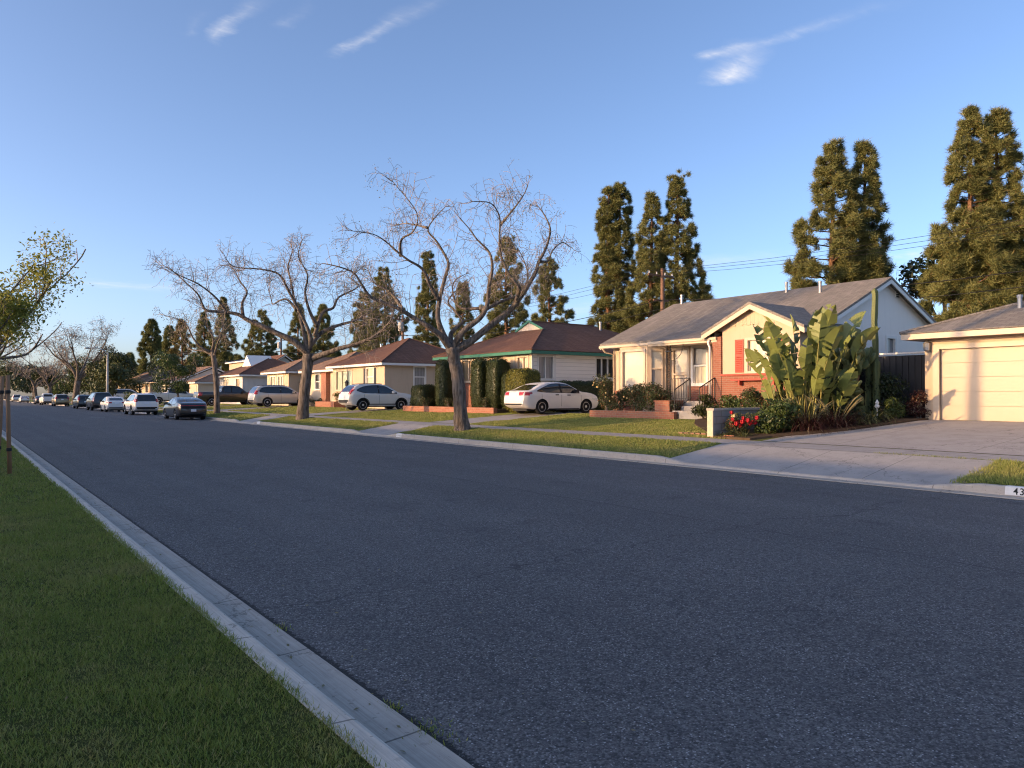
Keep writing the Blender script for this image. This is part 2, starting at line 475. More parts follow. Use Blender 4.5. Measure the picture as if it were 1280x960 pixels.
M['paint_red'] = m_plain('faded_red_paint', (.42, .075, .05), .55, .3, var=.15, sc=8)
M['paint_black'] = m_plain('black_iron', (.02, .02, .022), .45, .4)
M['paint_dark'] = m_plain('dark_gate_paint', (.035, .035, .037), .6, .3)
M['garage_door'] = m_plain('garage_door_paint', (.51, .415, .31), .5, .3, var=.04)
M['brick'] = m_brick('red_brick', (.34, .13, .085), (.26, .095, .065), (.34, .25, .19))
M['brick_low'] = m_brick('edging_brick', (.42, .18, .11), (.33, .12, .08), (.36, .27, .2), .2, .09)
M['block'] = m_brick('grey_block', (.36, .34, .31), (.31, .29, .27), (.22, .2, .18), .41, .2, .012)
M['sh_grey'] = m_shingle('grey_shingle', (.235, .21, .182), (.325, .292, .255), (.09, .08, .07))
M['sh_brown'] = m_shingle('brown_shingle', (.165, .085, .056), (.225, .12, .082), (.055, .032, .025))
M['sh_tan'] = m_shingle('tan_shingle', (.27, .17, .115), (.34, .22, .15), (.09, .06, .045))
M['sh_dark'] = m_shingle('charcoal_shingle', (.045, .045, .052), (.06, .06, .07), (.02, .02, .022))
M['pane_cream'] = m_glass('curtained_pane', (.5, .45, .35), curtain=(.62, .54, .40))
M['pane_white'] = m_glass('blind_pane', (.5, .5, .5), curtain=(.62, .57, .46), folds=0.0)
M['pane_dark'] = m_glass('dark_pane', (.022, .022, .024))
M['pane_grey'] = m_glass('grey_pane', (.1, .1, .1), curtain=(.30, .29, .28))
M['pane_green'] = m_glass('pale_green_curtain_pane', (.4, .45, .35), curtain=(.50, .56, .40))
M['pane_brown'] = m_glass('brown_curtain_pane', (.2, .15, .1), curtain=(.40, .29, .17), folds=16.)
M['metal'] = m_plain('galvanised_metal', (.35, .35, .35), .45, .5, .7)
M['tyre'] = m_plain('tyre_rubber', (.018, .018, .018), .8, .2)
M['rim'] = m_plain('alloy_rim', (.55, .55, .56), .35, .5, .6)
M['trim'] = m_plain('black_trim', (.015, .015, .016), .6, .3)
M['car_glass'] = m_plain('car_glass', (.012, .014, .016), .05, .6, 0, .8)
M['tail'] = m_plain('tail_lamp_red', (.35, .012, .01), .2, .5, 0, .8)
M['lamp_clear'] = m_plain('headlamp_clear', (.6, .6, .6), .12, .5, 0, .8)
M['plate'] = m_plain('number_plate_white', (.75, .75, .75), .5)
M['bark'] = m_bark('street_tree_bark', (.042, .034, .028), (.20, .168, .14), .72)
M['twig'] = m_plain('bare_twig', (.25, .205, .17), .85, .2, var=.3, sc=2)
M['pine_bark'] = m_bark('pine_bark', (.06, .035, .022), (.22, .12, .07))
M['needle'] = m_leaf('pine_needles', (.125, .145, .048), (.25, .24, .085), .2, .6, .2, (.17, .10, .035), .05)
M['needle_brown'] = m_leaf('rusty_pine_needles', (.15, .145, .045), (.28, .225, .08), .2, .6, .2, (.2, .105, .035), .16)
M['leaf_green'] = m_leaf('fresh_leaves', (.22, .24, .045), (.36, .35, .08), .45)
M['leaf_pale'] = m_leaf('pale_buds', (.22, .19, .09), (.3, .27, .14), .3)
M['leaf_dark'] = m_leaf('dark_leaves', (.018, .032, .012), (.045, .065, .02), .15, .4, .4)
M['leaf_hedge'] = m_leaf('hedge_leaves', (.034, .047, .012), (.065, .078, .02), .2, .5, .3)
M['leaf_yellow'] = m_leaf('yellow_green_leaves', (.14, .14, .022), (.25, .23, .045), .25, .5, .3)
M['leaf_bush'] = m_leaf('bush_leaves', (.045, .075, .016), (.10, .135, .032), .2, .45, .4)
M['leaf_rose'] = m_leaf('rose_leaves', (.045, .065, .02), (.10, .115, .04), .2, .45, .4, (.22, .10, .05), .12)
M['leaf_purple'] = m_leaf('purple_grass', (.05, .018, .018), (.10, .045, .03), .2, .6, .2, (.3, .25, .16), .06)
M['leaf_olive'] = m_leaf('olive_leaves', (.07, .085, .03), (.13, .14, .05), .2)
M['strap'] = m_leaf('strap_leaves', (.07, .09, .03), (.16, .17, .07), .2, .5, .3)
M['palm'] = m_leaf('palm_fronds', (.10, .10, .025), (.2, .17, .05), .3)
M['bop'] = m_plain('bird_of_paradise_leaf', (.15, .175, .045), .4, .45, var=.35, sc=2.5)
M['bop_stem'] = m_plain('yellow_green_stalk', (.26, .24, .07), .5, .3, var=.3)
M['cactus'] = m_plain('cactus_skin', (.12, .14, .055), .6, .25, var=.3, sc=4)
M['pear'] = m_plain('prickly_pear_skin', (.15, .17, .065), .55, .3, var=.35, sc=4)
M['red_flower'] = m_plain('red_petals', (.48, .012, .02), .55, .3, var=.3, sc=30)
M['yellow_flower'] = m_plain('pale_yellow_petals', (.82, .62, .28), .55, .3, var=.1)
M['stake'] = m_wood('stake_wood', (.20, .10, .05), (.34, .20, .11))
M['pole_wood'] = m_wood('pole_wood', (.12, .065, .04), (.22, .13, .085))
M['pole_conc'] = m_plain('pole_concrete', (.42, .41, .38), .8, .2, bump=.2)
M['kerb_white'] = m_plain('kerb_number_white', (.72, .71, .68), .7, .2, var=.12, sc=14)
M['kerb_black'] = m_plain('kerb_number_black', (.02, .02, .02), .7, .2)
M['lane_paint'] = m_plain('worn_road_paint', (.55, .55, .55), .8, .2, var=.3, sc=20)
M['solar'] = m_plain('solar_panel', (.03, .045, .09), .15, .6)

# ------------------------------------------------------------------ camera, sky, sun
cam_d = bpy.data.cameras.new('camera'); cam = bpy.data.objects.new('camera', cam_d); COL.objects.link(cam)
cam_d.sensor_width = 36; cam_d.lens = 27.0; cam_d.clip_start = .05; cam_d.clip_end = 6000
cam.location = (0, 0, 1.6)
cam.rotation_euler = (R(90 + .836), 0, R(-36.0))
scene.camera = cam

sun_d = bpy.data.lights.new('sun', 'SUN'); sun_d.energy = 2.0; sun_d.angle = R(.5); sun_d.color = (1.0, .60, .28)
sun = bpy.data.objects.new('sun', sun_d); COL.objects.link(sun)
sun.rotation_euler = TO_SUN.to_track_quat('Z', 'Y').to_euler()
sun.location = (-40, 20, 30)

W = bpy.data.worlds.new('World'); scene.world = W; W.use_nodes = True
W.cycles.sampling_method = 'NONE'          # smooth sky: no light sampling needed, the sun lamp is always sampled
wt = W.node_tree; wt.nodes.clear(); g = G(wt)
sky = g.n('ShaderNodeTexSky', {'sky_type': 'NISHITA', 'sun_disc': False, 'sun_elevation': SUN_E,
          'sun_rotation': math.atan2(TO_SUN.x, TO_SUN.y) % (2 * math.pi), 'altitude': 20.0,
          'air_density': .6, 'dust_density': 1.9, 'ozone_density': 2.6})
tc = g.n('ShaderNodeTexCoord').outputs['Generated']
s = g.sep(tc)
zc = g.math('MAXIMUM', s[2], .03)
cx, cy = g.math('DIVIDE', s[0], zc), g.math('DIVIDE', s[1], zc)      # cloud sheet seen from below
cv = g.n('ShaderNodeCombineXYZ'); wt.links.new(cx, cv.inputs[0]); wt.links.new(cy, cv.inputs[1]); cvo = cv.outputs[0]
S36, C36 = math.sin(R(36)), math.cos(R(36))
def plane_pt(u, v):
    a, b = (u - 640) / 960, (494 - v) / 960
    return ((S36 + C36 * a) / b, (C36 - S36 * a) / b)
wn = g.n('ShaderNodeTexNoise', Scale=6.0, Detail=8.0, Roughness=.62); wt.links.new(cvo, wn.inputs['Vector'])
wo = g.sep(wn.outputs['Color'])
def wisp(a, b, w0, w1, amt, fib, warp=.12):
    """a streak of cirrus from a to b on the cloud sheet, w0/w1 half-widths"""
    ax, ay = a; bx, by = b; L = math.hypot(bx - ax, by - ay); dx, dy = (bx - ax) / L, (by - ay) / L
    X = g.math('ADD', g.math('SUBTRACT', cx, ax), g.math('MULTIPLY', g.math('SUBTRACT', wo[0], .5), warp))
    Y = g.math('ADD', g.math('SUBTRACT', cy, ay), g.math('MULTIPLY', g.math('SUBTRACT', wo[1], .5), warp))
    tt = g.math('DIVIDE', g.math('ADD', g.math('MULTIPLY', X, dx), g.math('MULTIPLY', Y, dy)), L)
    dd = g.math('ABSOLUTE', g.math('SUBTRACT', g.math('MULTIPLY', Y, dx), g.math('MULTIPLY', X, dy)))
    wd = g.math('ADD', w0, g.math('MULTIPLY', tt, w1 - w0))
    m1 = g.math('SUBTRACT', 1.0, g.math('DIVIDE', dd, wd), clamp=True)
    e = g.math('MULTIPLY', g.math('MULTIPLY', tt, 5.0, clamp=True), g.math('MULTIPLY', g.math('SUBTRACT', 1.0, tt), 1.4, clamp=True))
    fb = g.math('ADD', .25, g.math('MULTIPLY', fib, 1.3))
    return g.math('MULTIPLY', g.math('MULTIPLY', g.math('POWER', m1, 1.4), g.math('MULTIPLY', e, fb)), amt)
def fibre(ang, sc):
    mp = g.n('ShaderNodeMapping'); wt.links.new(cvo, mp.inputs[0]); mp.inputs['Rotation'].default_value = (0, 0, ang)
    mp.inputs['Scale'].default_value = (sc * .8, sc * 3.2, 1)
    return g.ramp(g.noise(mp.outputs[0], 1.0, 6, .65, .3), [(.28, (0,0,0)), (.8, (1,1,1))])
def ang(a, b): return -math.atan2(b[1] - a[1], b[0] - a[0])
ws = []
for (p, q, w0, w1, amt) in [((262, 52), (330, -18), .03, .045, .30), ((412, 70), (560, -14), .025, .06, .26), ((345, 35), (385, -6), .03, .03, .08), ((225, 45), (262, 8), .03, .03, .06),
                            ((905, 105), (945, 45), .10, .10, .62), ((868, 72), (955, 52), .05, .03, .4), ((925, 60), (1150, -8), .03, .075, .18)]:
    a, b = plane_pt(*p), plane_pt(*q)
    ws.append(wisp(a, b, w0, w1, amt, fibre(ang(a, b), 7.0)))
for (p, q, w0, w1, amt) in [((820, 332), (1010, 316), .35, .45, .28), ((1110, 322), (1290, 308), .28, .4, .38), ((80, 352), (300, 366), .4, .4, .25), ((690, 396), (780, 372), .5, .5, .22)]:
    a, b = plane_pt(*p), plane_pt(*q)
    ws.append(wisp(a, b, w0, w1, amt, fibre(ang(a, b), 1.6), .7))
tot = ws[0]
for x in ws[1:]: tot = g.math('ADD', tot, x)
tot = g.math('MINIMUM', tot, .85)
skyc = g.mix(1.0, sky.outputs[0], (1.12, .955, .885), 'MULTIPLY')
wc = g.mix(tot, skyc, (2.6, 2.5, 2.45))
bg = g.n('ShaderNodeBackground', Strength=.15); wt.links.new(wc, bg.inputs[0])
ow = g.n('ShaderNodeOutputWorld'); wt.links.new(bg.outputs[0], ow.inputs[0])
vs = scene.view_settings
vs.view_transform = 'Standard'; vs.look = 'None'; vs.exposure = 1.56; vs.gamma = 1; vs.use_curve_mapping = False
scene.cycles.max_bounces = 5; scene.cycles.diffuse_bounces = 3; scene.cycles.glossy_bounces = 3
scene.cycles.transmission_bounces = 3; scene.cycles.transparent_max_bounces = 4
scene.cycles.use_denoising = True; scene.cycles.denoiser = 'OPENIMAGEDENOISE'; scene.cycles.denoising_input_passes = 'RGB_ALBEDO_NORMAL'; scene.cycles.denoising_prefilter = 'NONE'; scene.cycles.use_light_tree = False
scene.cycles.filter_width = 1.15
scene.cycles.sample_clamp_indirect = 6.0
# ================================================================== GROUND
DRIVES = [(6.6, 11.9), (27.0, 29.3), (43.6, 46.0), (61.2, 63.6), (73.2, 75.6), (94.0, 97.0), (110.0, 113.0), (126.0, 129.0), (144.0, 147.0)]
def zl(Y):
    if Y < 14: return .85
    if Y < 28: return .85 - .11 * (Y - 14) / 14
    if Y < 45: return .74 - .06 * (Y - 28) / 17
    return .68
def mY(Y):
    m = 1.0
    for a, b in DRIVES:
        d = a - Y if Y < a else (Y - b if Y > b else 0)
        m = min(m, max(0.0, min(1.0, d / .9)))
    return m
def gz(X, Y):
    if X < 1.35: return .15 + min(1, (1.35 - X) / 9) * .45
    if X < 1.81: return 0
    if X <= 13.2: return .06 * (1 - ((X - 7.5) / 5.7) ** 2)
    if X < 13.55: return 0
    if X < 15.6:
        t = (X - 13.7) / 1.9; m = mY(Y)
        return m * (.15 + .24 * t) + (1 - m) * (.045 + .345 * t)
    if X < 17: return .39 + .01 * (X - 15.6) / 1.4
    if X < 22.5: return .40 + (zl(Y) - .40) * (X - 17) / 5.5
    return zl(Y)

def sheet(name, xs, ys, zf, mat, kind='structure', keep=None):
    mb = MB()
    idx = {}
    for i, x in enumerate(xs):
        for j, y in enumerate(ys):
            idx[i, j] = len(mb.v); mb.v.append((x, y, zf(x, y)))
    for i in range(len(xs) - 1):
        for j in range(len(ys) - 1):
            if keep and not keep((xs[i] + xs[i+1]) / 2, (ys[j] + ys[j+1]) / 2): continue
            mb.f.append([idx[i, j], idx[i+1, j], idx[i+1, j+1], idx[i, j+1]]); mb.m.append(0)
    o = mb.build(name, mat, smooth=False, uv=False)
    return setp(o, kind=kind)

YS = sorted(set([-40, -20, -10, 0, 3, 5, 14, 20, 24, 34, 38, 50, 55, 68, 85, 90, 104, 120, 160, 200, 260, 420] +
                [round(a + k * .3 - .9, 3) for a, b in DRIVES for k in range(4)] + [round(b + k * .3, 3) for a, b in DRIVES for k in range(4)]))
mb = MB(); mb.box(-2500, 2500, -2500, 2500, -.6, -.12)
setp(mb.build('ground', M['ground'], uv=False), kind='structure')
sheet('road', [1.81 + (13.2 - 1.81) * k / 10 for k in range(11)], [-40, 0, 40, 100, 420], gz, M['asphalt'])
# left kerb and gutter
def strip(name, prof, y0, y1, mat):
    mb = MB(); n = len(prof)
    ys = [y0, y1]
    for y in ys: mb.v.extend([(x, y, z) for x, z in prof])
    for k in range(n - 1): mb.f.append([k, k + 1, n + k + 1, n + k]); mb.m.append(0)
    return setp(mb.build(name, mat, uv=False), kind='structure')
strip('kerb', [(1.33, .05), (1.335, .155), (1.455, .15), (1.475, .142), (1.485, .125), (1.505, .006)], -40, 420, M['kerb'])
strip('gutter', [(1.505, .006), (1.56, .0), (1.81, .012), (1.815, -.1)], -40, 420, M['gutter'])
strip('gutter', [(13.195, -.1), (13.2, .012), (13.5, .0), (13.55, .006)], -40, 420, M['gutter'])
# right kerb drops at every driveway
mb = MB(); n = 0
for y in YS:
    t = mY(y); h = .045 + .105 * t
    mb.v.extend([(13.55, y, .006), (13.565, y, h - .02), (13.585, y, h), (13.70, y, h + .002)])
for j in range(len(YS) - 1):
    for k in range(3):
        a = j * 4 + k; mb.f.append([a, a + 1, a + 5, a + 4]); mb.m.append(0)
setp(mb.build('kerb', M['kerb_old'], uv=False), kind='structure')
isg = lambda x, y: mY(y) > .5
sheet('parkway_lawn', [13.70, 14.2, 14.8, 15.3, 15.6], YS, gz, M['grass_far'], keep=isg)
sheet('driveway_apron', [13.70, 14.2, 14.8, 15.3, 15.6], YS, lambda x, y: gz(x, y), M['apron'], keep=lambda x, y: not isg(x, y))
sheet('sidewalk', [15.6, 17.0], YS, lambda x, y: gz(x, y) + .004, M['walk'])
sheet('lawn', [17.0, 18.5, 20, 21.3, 22.5, 30, 60], YS, gz, M['grass_far'])
LAWN_DRIVES = [(-8, 12.35, 23.62), (26.6, 29.6, 30), (43.1, 46.1, 30), (60.6, 64, 27), (73, 76, 30), (94, 97.2, 26), (110, 113, 26)]
for a, b, x1 in LAWN_DRIVES:
    xs = [17.0, 18.5, 20, 21.3, 22.5, x1]
    sheet('driveway', xs, sorted({a, b} | {y for y in YS if a < y < b}), lambda x, y: gz(x, y) + .014, M['drive'])
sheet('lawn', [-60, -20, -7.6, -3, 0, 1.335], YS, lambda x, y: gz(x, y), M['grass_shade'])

def blades(n, X, Y, Z, L, Wd, seed, LEAN=.42):
    rs = np.random.RandomState(seed)
    a = rs.uniform(0, 2 * np.pi, n); lean = np.clip(rs.normal(0, LEAN, (n, 2)), -.66, .66); ll = L * rs.uniform(.55, 1.25, n)
    w = Wd * rs.uniform(.7, 1.3, n)
    d = np.stack([np.cos(a), np.sin(a), np.zeros(n)], 1) * (w / 2)[:, None]
    b = np.stack([X, Y, Z - .004], 1)
    tip = b + np.stack([lean[:, 0] * ll, lean[:, 1] * ll, ll * np.sqrt(np.clip(1 - (lean ** 2).sum(1), .1, 1))], 1)
    V = np.empty((n, 4, 3)); V[:, 0] = b - d; V[:, 1] = b + d; V[:, 2] = tip + d * .3; V[:, 3] = tip - d * .3
    return V.reshape(-1, 3)
def clumpy(X, Y, f=1.0):
    return .5 + .5 * np.sin(X * 5.1 * f + 1.7 * np.sin(Y * 3.3 * f)) * np.sin(Y * 4.3 * f + 1.3 * np.sin(X * 2.9 * f))
parts = []
for k, (x0, x1, y0, y1, dens, L, Wd) in enumerate([(-1.2, 1.36, 1.6, 6.0, 13000, .027, .005), (-1.2, 1.36, 6.0, 12, 6500, .03, .007), (-1.2, 1.36, 12, 32, 1700, .035, .013),
                                                    (-5, -1.2, 0, 20, 450, .045, .01), (1.33, 1.375, 1.6, 14, 5200, .045, .005)]):
    n = int((x1 - x0) * (y1 - y0) * dens); rs = np.random.RandomState(40 + k)
    X = rs.uniform(x0, x1, n); Y = rs.uniform(y0, y1, n)
    if k == 4: X = X - .02 + .03 * rs.rand(n)
    hh = .7 + .6 * clumpy(X, Y)
    Z = .15 + np.clip((1.35 - X) / 9, 0, 1) * .45
    hh = hh * (.75 + .5 * clumpy(X, Y, 4.1)) * (.8 + .4 * clumpy(X + 3, Y, 9.7))
    parts.append(blades(n, X, Y, Z, L * hh, Wd, 50 + k, .62))
# weeds along the edge of the gutter and in the kerb joint
rs = np.random.RandomState(3)
for c in [(1.40, 3.72, .03, 60), (1.83, 3.55, .03, 50), (1.835, 3.2, .05, 80), (1.83, 5.2, .03, 40)]:
    n = c[3]; parts.append(blades(n, c[0] + rs.normal(0, c[2], n), c[1] + rs.normal(0, c[2] * 1.6, n), np.full(n, gz(c[0], c[1])), .03, .008, 9))
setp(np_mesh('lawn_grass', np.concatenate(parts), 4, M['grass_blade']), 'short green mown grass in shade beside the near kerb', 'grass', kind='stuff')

parts = []
for k, (x0, x1, y0, y1, dens, L, Wd) in enumerate([(13.72, 15.6, -2, 6.25, 2200, .08, .013), (13.72, 15.6, 12.5, 45, 2000, .05, .018), (17.0, 22.6, 13.5, 45, 1700, .05, .02), (13.72, 15.6, 45, 90, 420, .06, .04), (17.0, 22.6, 45, 90, 380, .06, .04)]):
    n = int((x1 - x0) * (y1 - y0) * dens); rs = np.random.RandomState(80 + k)
    X = rs.uniform(x0, x1, n); Y = rs.uniform(y0, y1, n)
    ok = np.ones(n, bool)
    for a, b in DRIVES: ok &= ~((X < 15.6) & (Y > a - .42) & (Y < b + .5))
    for a, b, x1_ in LAWN_DRIVES: ok &= ~((X > 16.9) & (Y > a) & (Y < b))
    ok &= ~((X > 21.0) & (Y > 15) & (Y < 24.2))
    X, Y = X[ok], Y[ok]
    Z = np.array([gz(a, b) for a, b in zip(X, Y)])
    parts.append(blades(len(X), X, Y, Z, L * (.6 + .8 * clumpy(X, Y, .5)), Wd, 90 + k))
rs = np.random.RandomState(5)
n = 420; parts.append(blades(n, np.full(n, 15.6) + rs.normal(0, .012, n), rs.uniform(5.9, 8.6, n), np.full(n, .39), .04, .008, 97))
n = 300; Y = rs.uniform(5.6, 6.3, n); X = 13.8 + rs.uniform(0, 1.8, n); parts.append(blades(n, X, Y, np.array([gz(a, b) for a, b in zip(X, Y)]), .06, .012, 98))
setp(np_mesh('parkway_grass', np.concatenate(parts), 4, M['blade_far']), 'sunlit yellowish grass of the front lawns and parkway', 'grass', kind='stuff')
# worn paint dash on the asphalt
mb = MB(); mb.poly([(7.72, 60.95, gz(7.7, 61) + .004), (8.55, 60.2, gz(8.5, 60) + .004), (8.6, 60.45, gz(8.5, 60) + .004), (7.8, 61.25, gz(7.7, 61) + .004)])
setp(mb.build('road_marking', M['lane_paint'], uv=False), kind='structure')
# ================================================================== HOUSES
def P(pl, a, z, d):
    """plane ('x', X): facade facing the street (-X); ('y', Y): end wall facing -Y; d metres out of it"""
    return (pl[1] - d, a, z) if pl[0] == 'x' else (a, pl[1] - d, z)
def pbox(mb, pl, a0, a1, z0, z1, d0, d1, m=0):
    p, q = P(pl, a0, z0, d0), P(pl, a1, z1, d1)
    mb.box(p[0], q[0], p[1], q[1], p[2], q[2], m)
def wall(mb, pl, a0, a1, z0, z1, holes=(), m=0, depth=.12):
    """wall skin with real openings and reveals; holes (a0,a1,z0,z1)"""
    A = sorted({a0, a1} | {h[0] for h in holes} | {h[1] for h in holes})
    Z = sorted({z0, z1} | {h[2] for h in holes} | {h[3] for h in holes})
    for i in range(len(A) - 1):
        for j in range(len(Z) - 1):
            ca, cz = (A[i] + A[i+1]) / 2, (Z[j] + Z[j+1]) / 2
            if any(h[0] < ca < h[1] and h[2] < cz < h[3] for h in holes): continue
            mb.quad(P(pl, A[i], Z[j], 0), P(pl, A[i+1], Z[j], 0), P(pl, A[i+1], Z[j+1], 0), P(pl, A[i], Z[j+1], 0), m)
    for h in holes:
        c = [(h[0], h[2]), (h[1], h[2]), (h[1], h[3]), (h[0], h[3])]
        for k in range(4):
            p, q = c[k], c[(k + 1) % 4]
            mb.quad(P(pl, p[0], p[1], 0), P(pl, q[0], q[1], 0), P(pl, q[0], q[1], -depth), P(pl, p[0], p[1], -depth), m)
def window(parent, pl, h, pane, style='double', frame='paint_white', cas=.075, lower=None, sill=True, label=None):
    a0, a1, z0, z1 = h
    mb = MB()
    for (b0, b1, y0, y1) in ((a0 - cas, a0 + .02, z0 - cas * .6, z1 + cas), (a1 - .02, a1 + cas, z0 - cas * .6, z1 + cas)):
        pbox(mb, pl, b0, b1, y0, y1, -.05, .03)
    for (y0, y1) in ((z0 - cas * .6, z0 + .02), (z1 - .02, z1 + cas)):
        pbox(mb, pl, a0 + .021, a1 - .021, y0, y1, -.05, .028)
    t = .035
    zm = (z0 + z1) / 2
    if style == 'double':
        pbox(mb, pl, a0 + .02, a1 - .02, zm - t, zm + t, -.075, -.015)
        for (b0, b1) in ((a0 + .02, a0 + .06), (a1 - .06, a1 - .02)): pbox(mb, pl, b0, b1, z0 + .02, zm - t, -.075, -.03)
    elif style in ('slider', 'three'):
        n = 2 if style == 'slider' else 3
        for k in range(1, n):
            c = a0 + (a1 - a0) * k / n; pbox(mb, pl, c - t, c + t, z0 + .02, z1 - .02, -.075, -.015)
    elif style == 'grid':
        c = (a0 + a1) / 2; pbox(mb, pl, c - .02, c + .02, z0 + .02, z1 - .02, -.075, -.02)
        for k in range(1, 3):
            zz = z0 + (z1 - z0) * k / 3; pbox(mb, pl, a0 + .02, a1 - .02, zz - .02, zz + .02, -.074, -.022)
    w = mb.build('window', M[frame], parent)
    if label: w['label'] = label
    if lower:
        p1 = MB(); pbox(p1, pl, a0, a1, zm, z1, -.12, -.085); p1.build('pane', M[pane], w)
        p2 = MB(); pbox(p2, pl, a0, a1, z0, zm - .002, -.12, -.088); p2.build('pane', M[lower], w)
    else:
        p1 = MB(); pbox(p1, pl, a0, a1, z0, z1, -.12, -.085); p1.build('pane', M[pane], w)
    if sill:
        sb = MB(); pbox(sb, pl, a0 - cas - .02, a1 + cas + .02, z0 - cas * .6 - .05, z0 - cas * .6 - .002, -.04, .075); sb.build('sill', M[frame], w)
    return w
def panel_tri(mb, pts, m=0): mb.poly(pts, m)
def hip_faces(x0, x1, y0, y1, z, p):
    w, l = x1 - x0, y1 - y0
    if l >= w:
        h = w / 2; r0, r1 = ((x0 + x1) / 2, y0 + h, z + p * h), ((x0 + x1) / 2, y1 - h, z + p * h)
        a, b, c, d = (x0, y0, z), (x1, y0, z), (x1, y1, z), (x0, y1, z)
        if l - w < .02: return [[a, b, r0], [b, c, r0], [c, d, r0], [d, a, r0]]
        return [[a, b, r0], [b, c, r1, r0], [c, d, r1], [d, a, r0, r1]]
    h = l / 2; r0, r1 = (x0 + h, (y0 + y1) / 2, z + p * h), (x1 - h, (y0 + y1) / 2, z + p * h)
    a, b, c, d = (x0, y0, z), (x1, y0, z), (x1, y1, z), (x0, y1, z)
    return [[a, b, r1, r0], [b, c, r1], [c, d, r0, r1], [d, a, r0]]
def eave_trim(mb, x0, x1, y0, y1, z, sides='wesn', h=.17, t=.035, m=0):
    """fascia boards hung under the roof edge and a soffit"""
    e = .02
    if 'w' in sides: mb.box(x0 + e, x0 + e + t, y0 + e, y1 - e, z - h, z - .012, m)
    if 'e' in sides: mb.box(x1 - e - t, x1 - e, y0 + e, y1 - e, z - h, z - .012, m)
    if 's' in sides: mb.box(x0 + e + t + .001, x1 - e - t - .001, y0 + e, y0 + e + t, z - h, z - .012, m)
    if 'n' in sides: mb.box(x0 + e + t + .001, x1 - e - t - .001, y1 - e - t, y1 - e, z - h, z - .012, m)
    mb.box(x0 + e + t + .002, x1 - e - t - .002, y0 + e + t + .002, y1 - e - t - .002, z - h + .02, z - h + .03, m)
def hip_roof(parent, x0, x1, y0, y1, z, p, mat, trim, name='roof'):
    mb = MB()
    for f in hip_faces(x0, x1, y0, y1, z, p): mb.poly(f)
    for (a, b) in (((x0, y0), (x1, y0)), ((x1, y0), (x1, y1)), ((x1, y1), (x0, y1)), ((x0, y1), (x0, y0))):
        mb.quad((a[0], a[1], z - .03), (b[0], b[1], z - .03), (b[0], b[1], z), (a[0], a[1], z))
    mb.quad((x0, y0, z - .03), (x0, y1, z - .03), (x1, y1, z - .03), (x1, y0, z - .03))
    r = mb.build(name, mat, parent)
    # ridge and hip caps
    cp = MB()
    fs = hip_faces(x0, x1, y0, y1, z, p); edges = {}
    for f in fs:
        for i in range(len(f)):
            k = tuple(sorted((f[i], f[(i + 1) % len(f)]))); edges[k] = edges.get(k, 0) + 1
    for (a, b), c in edges.items():
        if c == 2: cp.tube([Vector(a) + Vector((0, 0, .0)), Vector(b) + Vector((0, 0, .0))], .055, 5)
    cp.build('ridge_cap', mat, r)
    tb = MB(); eave_trim(tb, x0, x1, y0, y1, z - .03); tb.build('fascia', trim, r)
    return r
def gable_roof(parent, x0, x1, y0, y1, z, zr, axis, mat, trim, th=.09):
    """two thick slopes, rake boards; axis is the ridge direction"""
    mb = MB(); tb = MB()
    if axis == 'y':
        xm = (x0 + x1) / 2
        L = [(x0, y0, z), (xm, y0, zr), (xm, y1, zr), (x0, y1, z)]; Rr = [(xm, y0, zr), (x1, y0, z), (x1, y1, z), (xm, y1, zr)]
        for y, s in ((y0, -1), (y1, 1)):
            for xa, xb in ((x0, xm), (xm, x1)):
                za, zb = (z, zr) if xa == x0 else (zr, z)
                ya, yb = (y + .012 * -s, y + .05 * -s) if s < 0 else (y - .05, y - .012)
                ya, yb = (y0 + .012, y0 + .05) if s < 0 else (y1 - .05, y1 - .012)
                tb.add([(xa, ya, za - .24), (xb, ya, zb - .24), (xb, ya, zb - th - .004), (xa, ya, za - th - .004), (xa, yb, za - .24), (xb, yb, zb - .24), (xb, yb, zb - th - .004), (xa, yb, za - th - .004)],
                       [(0,1,2,3),(7,6,5,4),(0,4,5,1),(3,2,6,7),(0,3,7,4),(1,5,6,2)])
        for x in (x0 + .02, x1 - .055): tb.box(x, x + .035, y0 + .052, y1 - .052, z - .22, z - .06)
    else:
        ym = (y0 + y1) / 2
        L = [(x0, y0, z), (x1, y0, z), (x1, ym, zr), (x0, ym, zr)]; Rr = [(x0, ym, zr), (x1, ym, zr), (x1, y1, z), (x0, y1, z)]
        for x in (x0,):
            for ya, yb in ((y0, ym), (ym, y1)):
                za, zb = (z, zr) if ya == y0 else (zr, z)
                xa, xb = x + .012, x + .05
                tb.add([(xa, ya, za - .26), (xa, yb, zb - .26), (xa, yb, zb - th - .004), (xa, ya, za - th - .004), (xb, ya, za - .26), (xb, yb, zb - .26), (xb, yb, zb - th - .004), (xb, ya, za - th - .004)],
                       [(3,2,1,0),(4,5,6,7),(0,1,5,4),(3,7,6,2),(0,4,7,3),(1,2,6,5)])
        for y in (y0 + .02, y1 - .055): tb.box(x0 + .052, x1, y, y + .035, z - .22, z - .06)
    mb.prism(L, th); mb.prism(Rr, th)
    r = mb.build('roof', mat, parent)
    tb.build('fascia', trim, r)
    return r
def gutter_pipe(parent, pts, r, mat, name='downspout'):
    mb = MB(); mb.tube(pts, r, 8); return mb.build(name, mat, parent, smooth=True)

